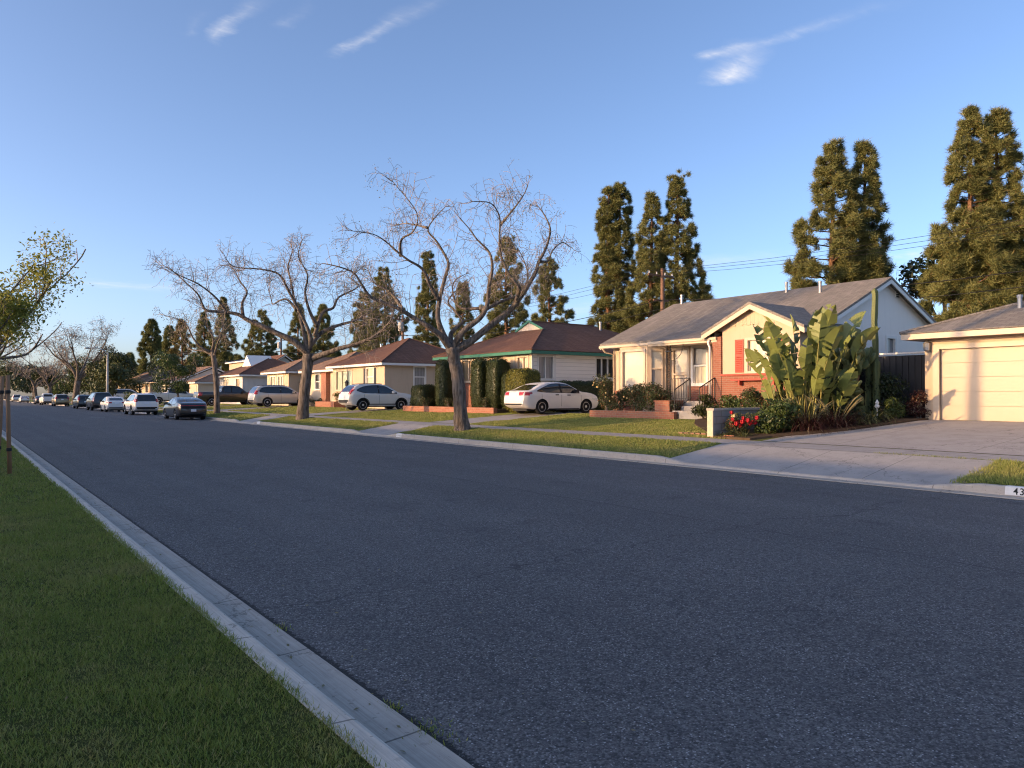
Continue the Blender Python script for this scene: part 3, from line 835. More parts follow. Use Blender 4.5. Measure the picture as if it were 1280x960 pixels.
# ---- white and brick house with the front gable -------------------------------------------
H = thing('brick_house', 'cream house with red brick base, front gable and grey shingle roof behind the block wall', 'house', (24, 20, .8))
gzb = .62
mb = MB()       # stucco walls of the main body
zt = 3.68
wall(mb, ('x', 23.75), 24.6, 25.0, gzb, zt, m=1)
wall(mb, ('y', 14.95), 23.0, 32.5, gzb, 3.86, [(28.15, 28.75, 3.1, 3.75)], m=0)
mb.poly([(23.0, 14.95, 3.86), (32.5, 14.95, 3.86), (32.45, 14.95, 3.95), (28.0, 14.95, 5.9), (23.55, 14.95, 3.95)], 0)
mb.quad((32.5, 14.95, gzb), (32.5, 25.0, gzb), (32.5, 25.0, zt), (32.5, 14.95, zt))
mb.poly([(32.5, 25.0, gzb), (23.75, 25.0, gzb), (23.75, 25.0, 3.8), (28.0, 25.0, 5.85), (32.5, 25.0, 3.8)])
mb.build('wall', [M['stucco_lifted'], M['stucco_cream']], H)['label'] = 'stucco walls of the main body, colour lifted on the shaded gable end'
mb = MB()       # porch wall and front wing in cream
wall(mb, ('x', 24.0), 18.35, 21.9, gzb, zt, [(20.92, 21.7, 1.4, 3.5), (19.97, 20.68, 2.06, 3.5)], m=0)
mb.quad((23.75, 21.85, gzb), (24.0, 21.85, gzb), (24.0, 21.85, zt), (23.75, 21.85, zt))
WG = ('x', 22.5)
wall(mb, WG, 14.85, 18.0, 2.32, 3.9, [(15.95, 16.92, 2.42, 3.54)])
mb.poly([(22.5, 14.85, 3.9), (22.5, 18.0, 3.9), (22.5, 18.35, 3.95), (22.5, 16.62, 4.74), (22.5, 14.7, 3.95)])
mb.quad((22.5, 14.85, gzb), (26.0, 14.85, gzb), (26.0, 14.85, 3.9), (22.5, 14.85, 3.9))
mb.quad((24.2, 18.35, gzb), (22.5, 18.35, gzb), (22.5, 18.35, 3.9), (24.2, 18.35, 3.9))
mb.build('front_wall', M['stucco_cream'], H)
mb = MB()       # vertical boards in the gable, scalloped bottom edge, standing 2 cm proud
for k in range(22):
    y0 = 14.86 + k * .16; y1 = y0 + .155; ym = (y0 + y1) / 2
    top = 4.72 - abs(ym - 16.62) * .45 - .09
    if top < 4.06: continue
    mb.box(22.478, 22.497, y0, y1, 4.05 + (.035 if k % 2 else 0), top)
mb.build('gable_board', M['stucco_cream'], H)
mb = MB()       # brick wainscot and the corner pier
wall(mb, ('x', 22.46), 14.83, 18.02, gzb, 2.3)
mb.quad((22.46, 14.83, gzb), (22.46, 14.83, 2.3), (22.7, 14.83, 2.3), (22.7, 14.83, gzb))
mb.build('brick_base', M['brick'], H)
mb = MB(); mb.box(22.44, 22.9, 18.022, 18.42, gzb, 3.72)
mb.build('brick_pier', M['brick'], H)
mb = MB()
mb.box(23.93, 23.985, 19.2, 20.9, gzb + .7, 1.99); mb.build('brick_apron', M['brick'], H)
mb = MB()
wall(mb, ('x', 23.13), 22.4, 24.0, gzb, 1.8); wall(mb, ('x', 23.7), 24.62, 24.98, gzb, 1.8)
mb.add([(23.13, 22.4, gzb), (23.7, 21.85, gzb), (23.7, 21.85, 1.8), (23.13, 22.4, 1.8)], [(0, 1, 2, 3)])
mb.add([(23.13, 24.0, gzb), (23.7, 24.62, gzb), (23.7, 24.62, 1.8), (23.13, 24.0, 1.8)], [(3, 2, 1, 0)])
mb.build('bay_base', M['brick'], H)
mb = MB(); mb.box(22.40, 22.52, 14.8, 18.02, 2.3, 2.36); mb.box(22.2, 22.45, 15.35, 17.42, 2.11, 2.17)
for y in (15.7, 17.1): mb.prism([(22.28, y, 2.108), (22.45, y, 2.108), (22.45, y + .07, 2.108), (22.28, y + .07, 2.108)], .16)
mb.build('flower_shelf', M['paint_red'], H)
window(H, WG, (15.95, 16.92, 2.42, 3.54), 'pane_cream', 'double', 'paint_cream', lower='pane_white')
for y0 in (17.08, 15.43):
    sh = MB(); pbox(sh, WG, y0, y0 + .36, 2.4, 3.57, 0, .022)
    for k in range(16): 
        zz = 2.46 + k * .068
        if k != 8: sh.bar(P(WG, y0 + .05, zz, .026), P(WG, y0 + .31, zz, .026), .014, .045, up=(-1, 0, .6))
    sh.build('shutter', M['paint_red'], H)
# angled bay
BX = 23.18
mb = MB()
wall(mb, ('x', BX), 22.4, 24.0, 1.8, zt, [(22.56, 23.84, 1.92, 3.46)])
def facet(mb, p, q, z0, z1, hole=None):
    if hole is None: mb.quad((p[0], p[1], z0), (q[0], q[1], z0), (q[0], q[1], z1), (p[0], p[1], z1)); return
    f0, f1, h0, h1 = hole
    L = lambda t, z: (p[0] + (q[0] - p[0]) * t, p[1] + (q[1] - p[1]) * t, z)
    for (a, b, c, d) in ((0, f0, z0, z1), (f1, 1, z0, z1), (f0, f1, z0, h0), (f0, f1, h1, z1)):
        mb.quad(L(a, c), L(b, c), L(b, d), L(a, d))
facet(mb, (BX, 22.4), (23.74, 21.87), 1.8, zt, (.16, .84, 1.92, 3.46))
facet(mb, (BX, 24.0), (23.74, 24.6), 1.8, zt, (.16, .84, 1.92, 3.46))
mb.poly([(BX, 22.4, 1.8), (BX, 24.0, 1.8), (23.74, 24.6, 1.8), (23.74, 21.87, 1.8)])
mb.build('bay_wall', M['stucco_cream'], H)
window(H, ('x', BX), (22.56, 23.84, 1.92, 3.46), 'pane_white', 'fixed', 'paint_cream')
for (p, q) in (((BX, 22.4), (23.74, 21.87)), ((BX, 24.0), (23.74, 24.6))):
    p3, q3 = Vector((*p, 0)), Vector((*q, 0)); d = q3 - p3
    nrm = Vector((-abs(d.y), d.x * (1 if d.y > 0 else -1), 0)).normalized()
    if nrm.x > 0: nrm = -nrm
    a, b = p3 + d * .16, p3 + d * .84
    w = MB()
    for (c0, c1) in ((a, a + d.normalized() * .06), (b - d.normalized() * .06, b)):
        m_ = (c0 + c1) / 2; w.bar(m_ + Vector((0, 0, 1.92)) + nrm * .0, m_ + Vector((0, 0, 3.46)), .06, .07, up=nrm)
    for zz in (1.95, 2.69, 3.43): w.bar(a + Vector((0, 0, zz)), b + Vector((0, 0, zz)), .06, .05)
    wo_ = w.build('window', M['paint_cream'], H)
    for (z0, z1, mt) in ((2.69, 3.43, 'pane_white'), (1.95, 2.688, 'pane_grey')):
        pn = MB(); off = -nrm * .03
        pn.prism([a + off + Vector((0, 0, z1)), b + off + Vector((0, 0, z1)), b + off * 2 + Vector((0, 0, z1)), a + off * 2 + Vector((0, 0, z1))], z1 - z0)
        pn.build('pane', M[mt], wo_)
# porch: door, window, floor, steps, posts, railings
window(H, ('x', 24.0), (19.97, 20.68, 2.06, 3.5), 'pane_grey', 'double', 'paint_white', lower='pane_cream')
mb = MB(); D = ('x', 24.0); pbox(mb, D, 20.92, 21.7, 1.4, 3.5, -.1, -.05); 
for (a, b, c, d) in ((20.85, 20.95, 1.4, 3.56), (21.67, 21.77, 1.4, 3.56), (20.951, 21.669, 3.46, 3.56), (20.951, 21.669, 2.42, 2.5)): pbox(mb, D, a, b, c, d, -.04, .03)
dr = mb.build('door', M['paint_cream'], H)
pn = MB(); pbox(pn, D, 21.0, 21.62, 2.54, 3.42, -.048, -.03); pn.build('pane', M['pane_white'], dr)
hd = MB(); hd.ball(P(D, 21.02, 2.3, .0), .035); hd.build('handle', M['metal'], dr)
mb = MB(); mb.box(22.35, 23.99, 18.43, 21.84, gzb, 1.38)
mb.box(21.92, 22.348, 18.15, 19.45, gzb, 1.2); mb.box(21.5, 21.918, 18.1, 19.5, gzb, 1.03); 
mb.build('porch_step', M['drive'], H)
mb = MB()
for y, x in ((20.9, 22.75), (20.72, 22.75)):
    mb.bar((x, y, 1.38), (x, y, 3.6), .03, .03)
for k in range(11):                                        # cast-iron scroll work between the two bars
    z0 = 1.5 + k * .18
    pts = [(22.75, 20.735 + .075 * (1 + math.cos(t * .7 + (0 if k % 2 else math.pi))) + .0, z0 + t * .019) for t in range(10)]
    mb.tube(pts, .008, 4)
mb.box(22.69, 22.81, 20.66, 20.96, 3.3, 3.34); mb.box(22.69, 22.81, 20.66, 20.96, 3.56, 3.62); mb.box(22.71, 22.79, 20.68, 20.94, 1.38, 1.42)
for k in range(8):                                          # bracket arch
    a0, a1 = k * math.pi / 16, (k + 1) * math.pi / 16
    mb.bar((22.75, 20.7 - .62 * math.sin(a0), 2.95 + .62 * (1 - math.cos(a0)) ), (22.75, 20.7 - .62 * math.sin(a1), 2.95 + .62 * (1 - math.cos(a1))), .02, .02)
mb.build('porch_post', M['paint_black'], H)
def railing(pts, name='railing', h=.85, parent=H):
    mb = MB()
    for (p, q) in zip(pts[:-1], pts[1:]):
        p, q = Vector(p), Vector(q); n = max(2, int((q - p).length / .13))
        mb.bar(p + Vector((0, 0, h)), q + Vector((0, 0, h)), .035, .03); mb.bar(p + Vector((0, 0, .1)), q + Vector((0, 0, .1)), .025, .02)
        for k in range(n + 1):
            c = p.lerp(q, k / n); mb.bar(c + Vector((0, 0, 0 if k in (0, n) else .1)), c + Vector((0, 0, h)), .028 if k in (0, n) else .014, .028 if k in (0, n) else .014)
    return mb.build(name, M['paint_black'], parent)
railing([(22.42, 20.6, 1.38), (22.42, 19.48, 1.38)]); railing([(22.42, 19.44, 1.38), (21.55, 19.44, .95)]); railing([(22.42, 18.3, 1.38), (21.6, 18.3, 1.02)])
mb = MB(); mb.box(23.7, 23.9, 18.7, 18.9, 3.18, 3.2); mb.lathe((23.8, 18.8, 2.93), [(.03, 0), (.09, .05), (.1, .2), (.05, .26)], 8); mb.build('porch_light', M['paint_white'], H)
gable_roof(H, 23.2, 32.8, 14.65, 25.3, 3.86, 5.98, 'y', M['sh_grey'], M['paint_white'])
gable_roof(H, 22.2, 25.6, 14.5, 18.74, 3.88, 4.84, 'x', M['sh_grey'], M['paint_cream'])
mb = MB()       # porch roof skirt carried forward of the main eave
mb.prism([(22.45, 18.3, 3.74), (23.9, 18.3, 4.17), (23.9, 21.6, 4.17), (22.45, 21.6, 3.74)], .06)
rf = mb.build('roof', M['sh_grey'], H)
mb = MB(); mb.box(22.42, 22.448, 18.2, 21.62, 3.54, 3.72); mb.box(22.36, 22.418, 18.2, 21.62, 3.62, 3.71); mb.box(22.45, 23.98, 18.45, 21.58, 3.58, 3.6); mb.box(22.46, 23.2, 21.585, 21.61, 3.56, 3.74); mb.build('fascia', M['paint_cream'], rf)
mb = MB(); mb.box(23.1, 23.18, 21.65, 25.25, 3.66, 3.76); mb.build('rain_gutter', M['paint_cream'], H)
gutter_pipe(H, [(23.14, 25.1, 3.68), (23.3, 25.06, 3.5), (23.68, 24.92, 3.4), (23.68, 24.9, 1.0)], .04, M['paint_cream'])
gutter_pipe(H, [(22.38, 18.5, 3.64), (22.34, 18.52, 3.5), (22.36, 18.46, 3.35), (22.36, 18.46, .9)], .045, M['paint_white'])
for (x, y, z, h) in ((27.1, 17.0, 5.4, .55), (27.7, 18.9, 5.7, .5), (27.9, 24.7, 5.8, .5)):
    mb = MB(); mb.lathe((x, y, z), [(.11, -.1), (.06, .1), (.06, h), (.075, h), (.075, h + .06), (.02, h + .08)], 10); mb.build('vent_pipe', M['metal'], H)
mb = MB(); V = ('y', 14.95)
pbox(mb, V, 28.8, 29.08, 5.28, 5.64, 0, .02)
vt = mb.build('gable_vent', M['paint_white'], H)
mb = MB()
for k in range(4): pbox(mb, V, 28.83, 29.05, 5.31 + k * .08, 5.36 + k * .08, .021, .025)
mb.build('louvre', M['paint_black'], vt)
window(H, V, (28.15, 28.75, 3.1, 3.75), 'pane_grey', 'fixed', 'paint_white', sill=False)

# ---- garage with the big sectional door ----------------------------------------------------
H = thing('garage', 'beige garage with a wide cream sectional door and hip roof at the right edge', 'garage', (26, 8, .85))
FW = ('x', 23.6)
mb = MB(); wall(mb, FW, 5.3, 11.37, .6, 3.34, [(6.1, 10.97, .6, 2.98)])
mb.quad((23.6, 11.37, .6), (30, 11.37, .6), (30, 11.37, 3.34), (23.6, 11.37, 3.34)); mb.quad((30, 5.3, .6), (23.6, 5.3, .6), (23.6, 5.3, 3.34), (30, 5.3, 3.34)); mb.quad((30, 11.37, .6), (30, 5.3, .6), (30, 5.3, 3.34), (30, 11.37, 3.34))
mb.build('wall', M['stucco_beige'], H)
mb = MB()
for (a, b, c, d) in ((10.95, 11.13, .84, 3.1), (5.94, 6.12, .84, 3.1), (6.121, 10.949, 2.96, 3.1)): pbox(mb, FW, a, b, c, d, -.04, .035)
mb.build('door_frame', M['paint_cream'], H)
mb = MB()
for k in range(5): pbox(mb, FW, 6.12, 10.95, .87 + k * .42, .87 + k * .42 + .412, -.13, -.09)
pbox(mb, FW, 6.12, 10.95, .87, 2.97, -.16, -.131)
dr = mb.build('garage_door', M['garage_door'], H)
mb = MB(); pbox(mb, FW, 8.4, 8.65, 1.22, 1.26, -.089, -.06); mb.build('handle', M['metal'], dr)
hip_roof(H, 23.05, 30.6, 4.75, 11.84, 3.46, .36, M['sh_grey'], M['paint_cream'])
mb = MB(); mb.lathe((24.9, 9.3, 4.0), [(.1, -.1), (.06, .05), (.06, .42), (.08, .42), (.08, .5)], 10); mb.build('vent_pipe', M['metal'], H)
mb = MB(); pbox(mb, FW, 11.18, 11.32, 2.88, 3.22, 0, .02); mb.lathe(P(FW, 11.25, 2.9, .12), [(.03, 0), (.09, .05), (.1, .25), (.03, .32)], 6); mb.bar(P(FW, 11.25, 3.2, .0), P(FW, 11.25, 3.2, .13), .03, .03)
mb.build('wall_lantern', M['metal'], H)
# side gate between the garage and the house
H = thing('side_gate', 'dark corrugated side gate between garage and white gable wall', 'gate', (24.4, 12.9, .85))
mb = MB()
for k in range(34):
    y = 11.45 + k * .1; mb.box(24.36 + (.025 if k % 2 else 0), 24.40 + (.025 if k % 2 else 0), y, y + .098, .8, 2.86)
mb.build('gate_panel', M['paint_dark'], H)
mb = MB(); mb.box(24.3, 24.46, 11.42, 14.9, 2.9, 2.96); mb.box(24.34, 24.44, 14.86, 14.93, .7, 2.898); mb.build('top_rail', M['paint_white'], H)

# ---- house with green trim ----------------------------------------------------------------
H = thing('bungalow', 'white bungalow with teal green fascia, gablet and dark brown roof behind the clipped hedges', 'house', (28, 35, .7))
F2, S2 = ('x', 23.6), ('y', 30.78)
zb = .55
mb = MB(); wall(mb, F2, 30.78, 39.4, 2.3, 3.7, [(31.1, 31.98, 2.42, 3.56), (36.0, 37.4, 2.4, 3.56), (38.2, 39.0, 2.5, 3.5)])
mb.build('front_wall', M['stucco_cream'], H)
mb = MB(); wall(mb, ('x', 23.57), 30.76, 39.42, zb, 2.28); mb.build('brick_base', M['brick'], H)
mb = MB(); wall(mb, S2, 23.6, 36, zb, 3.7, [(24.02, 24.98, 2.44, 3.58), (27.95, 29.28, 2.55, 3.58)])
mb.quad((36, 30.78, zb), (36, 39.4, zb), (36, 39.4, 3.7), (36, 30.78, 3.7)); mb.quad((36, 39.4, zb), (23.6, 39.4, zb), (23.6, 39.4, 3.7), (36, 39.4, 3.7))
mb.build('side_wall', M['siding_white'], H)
mb = MB(); pbox(mb, S2, 23.58, 23.7, zb, 3.69, 0, .025); pbox(mb, S2, 25.06, 25.16, 2.0, 3.69, 0, .025); mb.build('corner_board', M['paint_white'], H)
for y in (32.2, 34.0, 35.75, 37.65): mb = MB(); pbox(mb, F2, y, y + .14, 2.3, 3.69, 0, .03); mb.build('wall_batten', M['paint_cream'], H)
window(H, F2, (31.1, 31.98, 2.42, 3.56), 'pane_cream', 'slider', 'paint_cream'); window(H, F2, (36.0, 37.4, 2.4, 3.56), 'pane_brown', 'slider', 'paint_cream'); window(H, F2, (38.2, 39.0, 2.5, 3.5), 'pane_brown', 'slider', 'paint_cream')
window(H, S2, (24.02, 24.98, 2.44, 3.58), 'pane_grey', 'slider', 'paint_white'); window(H, S2, (27.95, 29.28, 2.55, 3.58), 'pane_dark', 'three', 'paint_white')
x0, x1, y0, y1, z, p = 23.12, 36.5, 30.2, 39.95, 3.88, .40
mb = MB(); h = 3.6; ym = (y0 + y1) / 2; hw = (y1 - y0) / 2; zr = z + p * hw; zg = z + p * h
mb.poly([(x0, y0, z), (x1, y0, z), (x1 - hw, ym, zr), (x0 + h + .05, ym, zr), (x0 + h, y0 + h, zg)])
mb.poly([(x1, y1, z), (x0, y1, z), (x0 + h, y1 - h, zg), (x0 + h + .05, ym, zr), (x1 - hw, ym, zr)])
mb.poly([(x1, y0, z), (x1, y1, z), (x1 - hw, ym, zr)])
mb.poly([(x0, y1, z), (x0, y0, z), (x0 + h, y0 + h, zg), (x0 + h, y1 - h, zg)])
for (a, b) in (((x0, y0), (x1, y0)), ((x0, y1), (x0, y0))): mb.quad((a[0], a[1], z - .03), (b[0], b[1], z - .03), (b[0], b[1], z), (a[0], a[1], z))
rf = mb.build('roof', M['sh_brown'], H)
mb = MB(); mb.poly([(x0 + h - .02, y1 - h, zg), (x0 + h - .02, y0 + h, zg), (x0 + h + .01, ym, zr - .03)]); mb.build('gablet', M['siding_cream'], rf)
mb = MB()
for ya in (y0 + h - .15, y1 - h + .15): mb.bar((x0 + h - .06, ya, zg - .06), (x0 + h - .06, ym, zr + .02), .05, .12)
eave_trim(mb, x0, x1, y0, y1, z - .03); mb.build('fascia', M['paint_green'], rf)
mb = MB(); mb.tube([(x0, y0, z), (x0 + h, y0 + h, zg)], .06, 5); mb.tube([(x0, y1, z), (x0 + h, y1 - h, zg)], .06, 5); mb.tube([(x0 + h, ym, zr), (x1 - hw, ym, zr)], .06, 5); mb.build('ridge_cap', M['sh_brown'], rf)
mb = MB(); mb.lathe((31.5, 34.3, 5.5), [(.1, -.1), (.06, .05), (.06, .45), (.09, .45), (.09, .52)], 8); mb.build('vent_pipe', M['metal'], H)

# ---- beige house with the pyramid roof ----------------------------------------------------
H = thing('stucco_house', 'pale beige house with brown hip roof and black shutters beside the white crossover', 'house', (27.5, 52, .7))
F3, S3 = ('x', 23.7), ('y', 47.38)
mb = MB(); wall(mb, F3, 47.38, 56.2, .5, 3.66, [(49.08, 50.22, 2.28, 3.5), (52.6, 55.5, 2.0, 3.42)])
wall(mb, S3, 23.7, 32, .5, 3.66, [(25.98, 26.86, 2.2, 3.56)])
mb.quad((32, 56.2, .5), (23.7, 56.2, .5), (23.7, 56.2, 3.66), (32, 56.2, 3.66))
mb.build('wall', M['stucco_cream'], H)
window(H, F3, (49.08, 50.22, 2.28, 3.5), 'pane_cream', 'double', 'paint_white'); window(H, F3, (52.6, 55.5, 2.0, 3.42), 'pane_green', 'three', 'paint_cream'); window(H, S3, (25.98, 26.86, 2.2, 3.56), 'pane_grey', 'double', 'paint_white')
for y0_ in (48.66, 50.32): sh = MB(); pbox(sh, F3, y0_, y0_ + .34, 2.26, 3.52, 0, .03); sh.build('shutter', M['paint_black'], H)
hip_roof(H, 23.2, 32.5, 46.86, 56.5, 3.84, .44, M['sh_brown'], M['paint_white'])
mb = MB(); wall(mb, ('x', 24.6), 57.0, 63.4, .5, 3.5, [(61.0, 62.0, 2.1, 3.36), (57.3, 58.3, 1.0, 3.2)]); mb.build('wing_wall', M['stucco_tan'], H)
window(H, ('x', 24.6), (61.0, 62.0, 2.1, 3.36), 'pane_dark', 'double', 'paint_white')
mb = MB(); pbox(mb, ('x', 24.6), 57.3, 58.3, 1.0, 3.2, -.1, -.05); mb.build('door', M['paint_white'], H)
mb = MB(); mb.box(24.25, 24.598, 58.9, 59.9, .5, 3.5); mb.build('brick_pier', M['brick_low'], H)
hip_roof(H, 23.9, 31.0, 56.52, 64.2, 3.68, .44, M['sh_tan'], M['paint_white'])
gutter_pipe(H, [(24.0, 57.0, 3.55), (24.3, 57.0, 3.3), (24.55, 57.05, 3.0), (24.55, 57.05, .8)], .045, M['paint_white'])
mb = MB(); mb.lathe((28.5, 57.6, 5.0), [(.1, -.1), (.07, .05), (.07, .7), (.1, .7), (.1, .8)], 8); mb.build('vent_pipe', M['metal'], H)
# ---- the house beyond it -------------------------------------------------------------------
def simple_house(name, label, y0, y1, wallm, roofm, trim, zt=3.66, roof='hip', pitch=.42, wins=(), side=(), x0=23.7, x1=32, extra=None):
    H = thing(name, label, 'house', ((x0 + x1) / 2, (y0 + y1) / 2, .68))
    F, S = ('x', x0), ('y', y0)
    mb = MB(); wall(mb, F, y0, y1, .5, zt, [w[0] for w in wins]); wall(mb, S, x0, x1, .5, zt, [w[0] for w in side])
    mb.quad((x1, y0, .5), (x1, y1, .5), (x1, y1, zt), (x1, y0, zt)); mb.quad((x1, y1, .5), (x0, y1, .5), (x0, y1, zt), (x1, y1, zt))
    if roof == 'gable':
        zr = zt + .18 + pitch * ((x1 - x0) / 2 + .5); xm = (x0 + x1) / 2
        for y in (y0, y1): mb.poly([(x0, y, zt), (x1, y, zt), (xm, y, zt + pitch * (x1 - x0) / 2)])
    mb.build('wall', M[wallm], H)
    for (h, pane, st) in wins: window(H, F, h, pane, st)
    for (h, pane, st) in side: window(H, S, h, pane, st)
    if roof == 'hip': hip_roof(H, x0 - .5, x1 + .5, y0 - .5, y1 + .5, zt + .18, pitch, M[roofm], M[trim])
    else: gable_roof(H, x0 - .5, x1 + .5, y0 - .35, y1 + .35, zt + .18, zr, 'y', M[roofm], M[trim])
    return H
H = simple_house('stucco_house', 'tan house with a low hip roof and paired windows behind the silver sport utility', 65.9, 71.6, 'stucco_beige', 'sh_tan', 'paint_white', 3.55,
             wins=[((69.2, 70.6, 2.4, 3.3), 'pane_cream', 'slider'), ((67.3, 68.6, 2.4, 3.3), 'pane_cream', 'slider')], side=[((26.2, 27.4, 2.3, 3.4), 'pane_brown', 'double')])
H = simple_house('stucco_house', 'off white house with brown roof and white gablet behind the dark pickup', 79.2, 87.5, 'stucco_white', 'sh_brown', 'paint_white', 3.55,
             wins=[((80.2, 81.4, 1.6, 3.3), 'pane_brown', 'fixed'), ((84, 86, 2.2, 3.3), 'pane_cream', 'slider')], side=[((26.6, 27.8, 2.2, 3.5), 'pane_dark', 'slider')])
mb = MB(); mb.add([(25.4, 82.0, 4.7), (25.4, 85.0, 4.7), (25.4, 83.5, 5.9), (28, 82, 4.7), (28, 85, 4.7), (28, 83.5, 5.9)], [(1, 0, 2), (0, 3, 5, 2), (4, 1, 2, 5)]); mb.build('gablet', M['siding_white'], H)
H = simple_house('gabled_house', 'white house with a tan gable roof and porch post beyond the white pickup', 106.4, 119.2, 'stucco_white', 'sh_tan', 'paint_white', 3.3, 'gable', .44,
             wins=[((107.0, 108.6, 1.3, 3.1), 'pane_dark', 'grid'), ((112, 114, 1.8, 3.0), 'pane_cream', 'slider')], side=[((24.6, 25.5, 1.6, 3.0), 'pane_dark', 'double'), ((27.0, 28.0, 1.9, 3.1), 'pane_grey', 'fixed')])
mb = MB()
for y in (110.5, 117.5): mb.box(22.3, 22.45, y, y + .15, .6, 3.3)
mb.box(22.1, 23.2, 109.5, 118.5, 3.301, 3.4); mb.build('porch_post', M['paint_cream'], H)
H = simple_house('garage', 'small tan garage with a hip roof beside the white gabled house', 98.0, 102.2, 'stucco_tan', 'sh_tan', 'paint_white', 3.05, pitch=.38, x0=24, x1=29)
H['category'] = 'garage'
mb = MB(); pbox(mb, ('x', 24), 98.6, 101.6, .7, 2.8, 0, .03); mb.build('garage_door', M['paint_cream'], H)
simple_house('stucco_house', 'yellow lit house with a dark roof behind the small palms far up the street', 124, 136, 'stucco_beige', 'sh_dark', 'paint_white', 3.4,
             wins=[((126, 128, 1.6, 3.1), 'pane_dark', 'slider'), ((131, 133, 1.6, 3.1), 'pane_cream', 'slider')])
simple_house('stucco_house', 'farthest cream house half hidden by green trees at the street light', 140, 154, 'stucco_beige', 'sh_tan', 'paint_white', 3.4,
             wins=[((143, 145, 1.6, 3.1), 'pane_dark', 'slider'), ((149, 151, 1.6, 3.1), 'pane_cream', 'slider')])
simple_house('rear_house', 'two storey beige house with dark solar roof behind the bungalows', 106, 115, 'stucco_beige', 'solar', 'paint_white', 6.2, pitch=.2, x0=32.5, x1=39)
H = thing('rear_house', 'white gable end of a house showing over the tan roof', 'house', (34.3, 98, .7))
mb = MB(); mb.box(32.6, 36.0, 97, 104, .5, 5.3); mb.poly([(32.6, 96.99, 5.3), (36, 96.99, 5.3), (34.3, 96.99, 6.5)]); mb.build('wall', M['stucco_white'], H)
gable_roof(H, 32.1, 36.5, 96.6, 104.4, 5.35, 6.85, 'y', M['sh_brown'], M['paint_white'])
H = thing('rear_house', 'dark gabled house with a chimney above the far green trees', 'house', (34, 158, .7))
mb = MB(); mb.box(30, 38, 155, 166, .5, 5.6); mb.poly([(30, 154.99, 5.6), (38, 154.99, 5.6), (34, 154.99, 7.6)]); mb.build('wall', M['stucco_lifted'], H)
r_ = gable_roof(H, 29.6, 38.4, 154.6, 166.3, 5.65, 7.85, 'y', M['sh_dark'], M['paint_white'])
mb = MB(); mb.box(33.2, 34.2, 157, 158, 7.2, 9.2); mb.build('chimney', M['sh_dark'], r_)
H = thing('rear_house', 'small gabled house with a terracotta roof glimpsed between white gable and garage roof', 'house', (52, 26, 1))
mb = MB(); mb.box(48.2, 55.8, 24, 33, .6, 4.6); mb.poly([(48.2, 23.99, 4.6), (55.8, 23.99, 4.6), (52, 23.99, 6.35)]); mb.build('wall', M['stucco_lifted'], H)
gable_roof(H, 47.6, 56.4, 23.5, 33.4, 4.65, 6.75, 'y', M['sh_tan'], M['paint_white'])
# unseen house row on the near side, stretched to close gaps and shade the road
for k in range(10):
    y0 = -24 + k * 16.6
    Hl = thing('house', 'low gabled house out of view on the near side, added to shade the road', 'house', (-13, y0 + 6.5, .6), group='unseen houses added to shade the road')
    mb = MB(); mb.box(-17.6, -8.6, y0, y0 + 16.0, .4, 3.0)
    for yy in (y0 - .002, y0 + 16.002): mb.poly([(-17.6, yy, 3.0), (-8.6, yy, 3.0), (-13.1, yy, 4.65)])
    mb.build('wall', M['stucco_cream'], Hl)
    gable_roof(Hl, -18.2, -8.0, y0 - .28, y0 + 16.28, 3.0, 4.8, 'y', M['sh_brown'], M['paint_white'])
# ================================================================== CARS
def interp(keys, x):
    """monotone cubic through (x, v) keys"""
    if x <= keys[0][0]: return keys[0][1]
    if x >= keys[-1][0]: return keys[-1][1]
    n = len(keys)
    d = [(keys[i+1][1] - keys[i][1]) / (keys[i+1][0] - keys[i][0]) for i in range(n - 1)]
    m = [d[0]] + [0 if d[i-1] * d[i] <= 0 else 2 * d[i-1] * d[i] / (d[i-1] + d[i]) for i in range(1, n - 1)] + [d[-1]]
    for i in range(n - 1):
        if x <= keys[i+1][0]:
            h = keys[i+1][0] - keys[i][0]; t = (x - keys[i][0]) / h
            return ((2*t**3 - 3*t*t + 1) * keys[i][1] + (t**3 - 2*t*t + t) * h * m[i] + (-2*t**3 + 3*t*t) * keys[i+1][1] + (t**3 - t*t) * h * m[i+1])

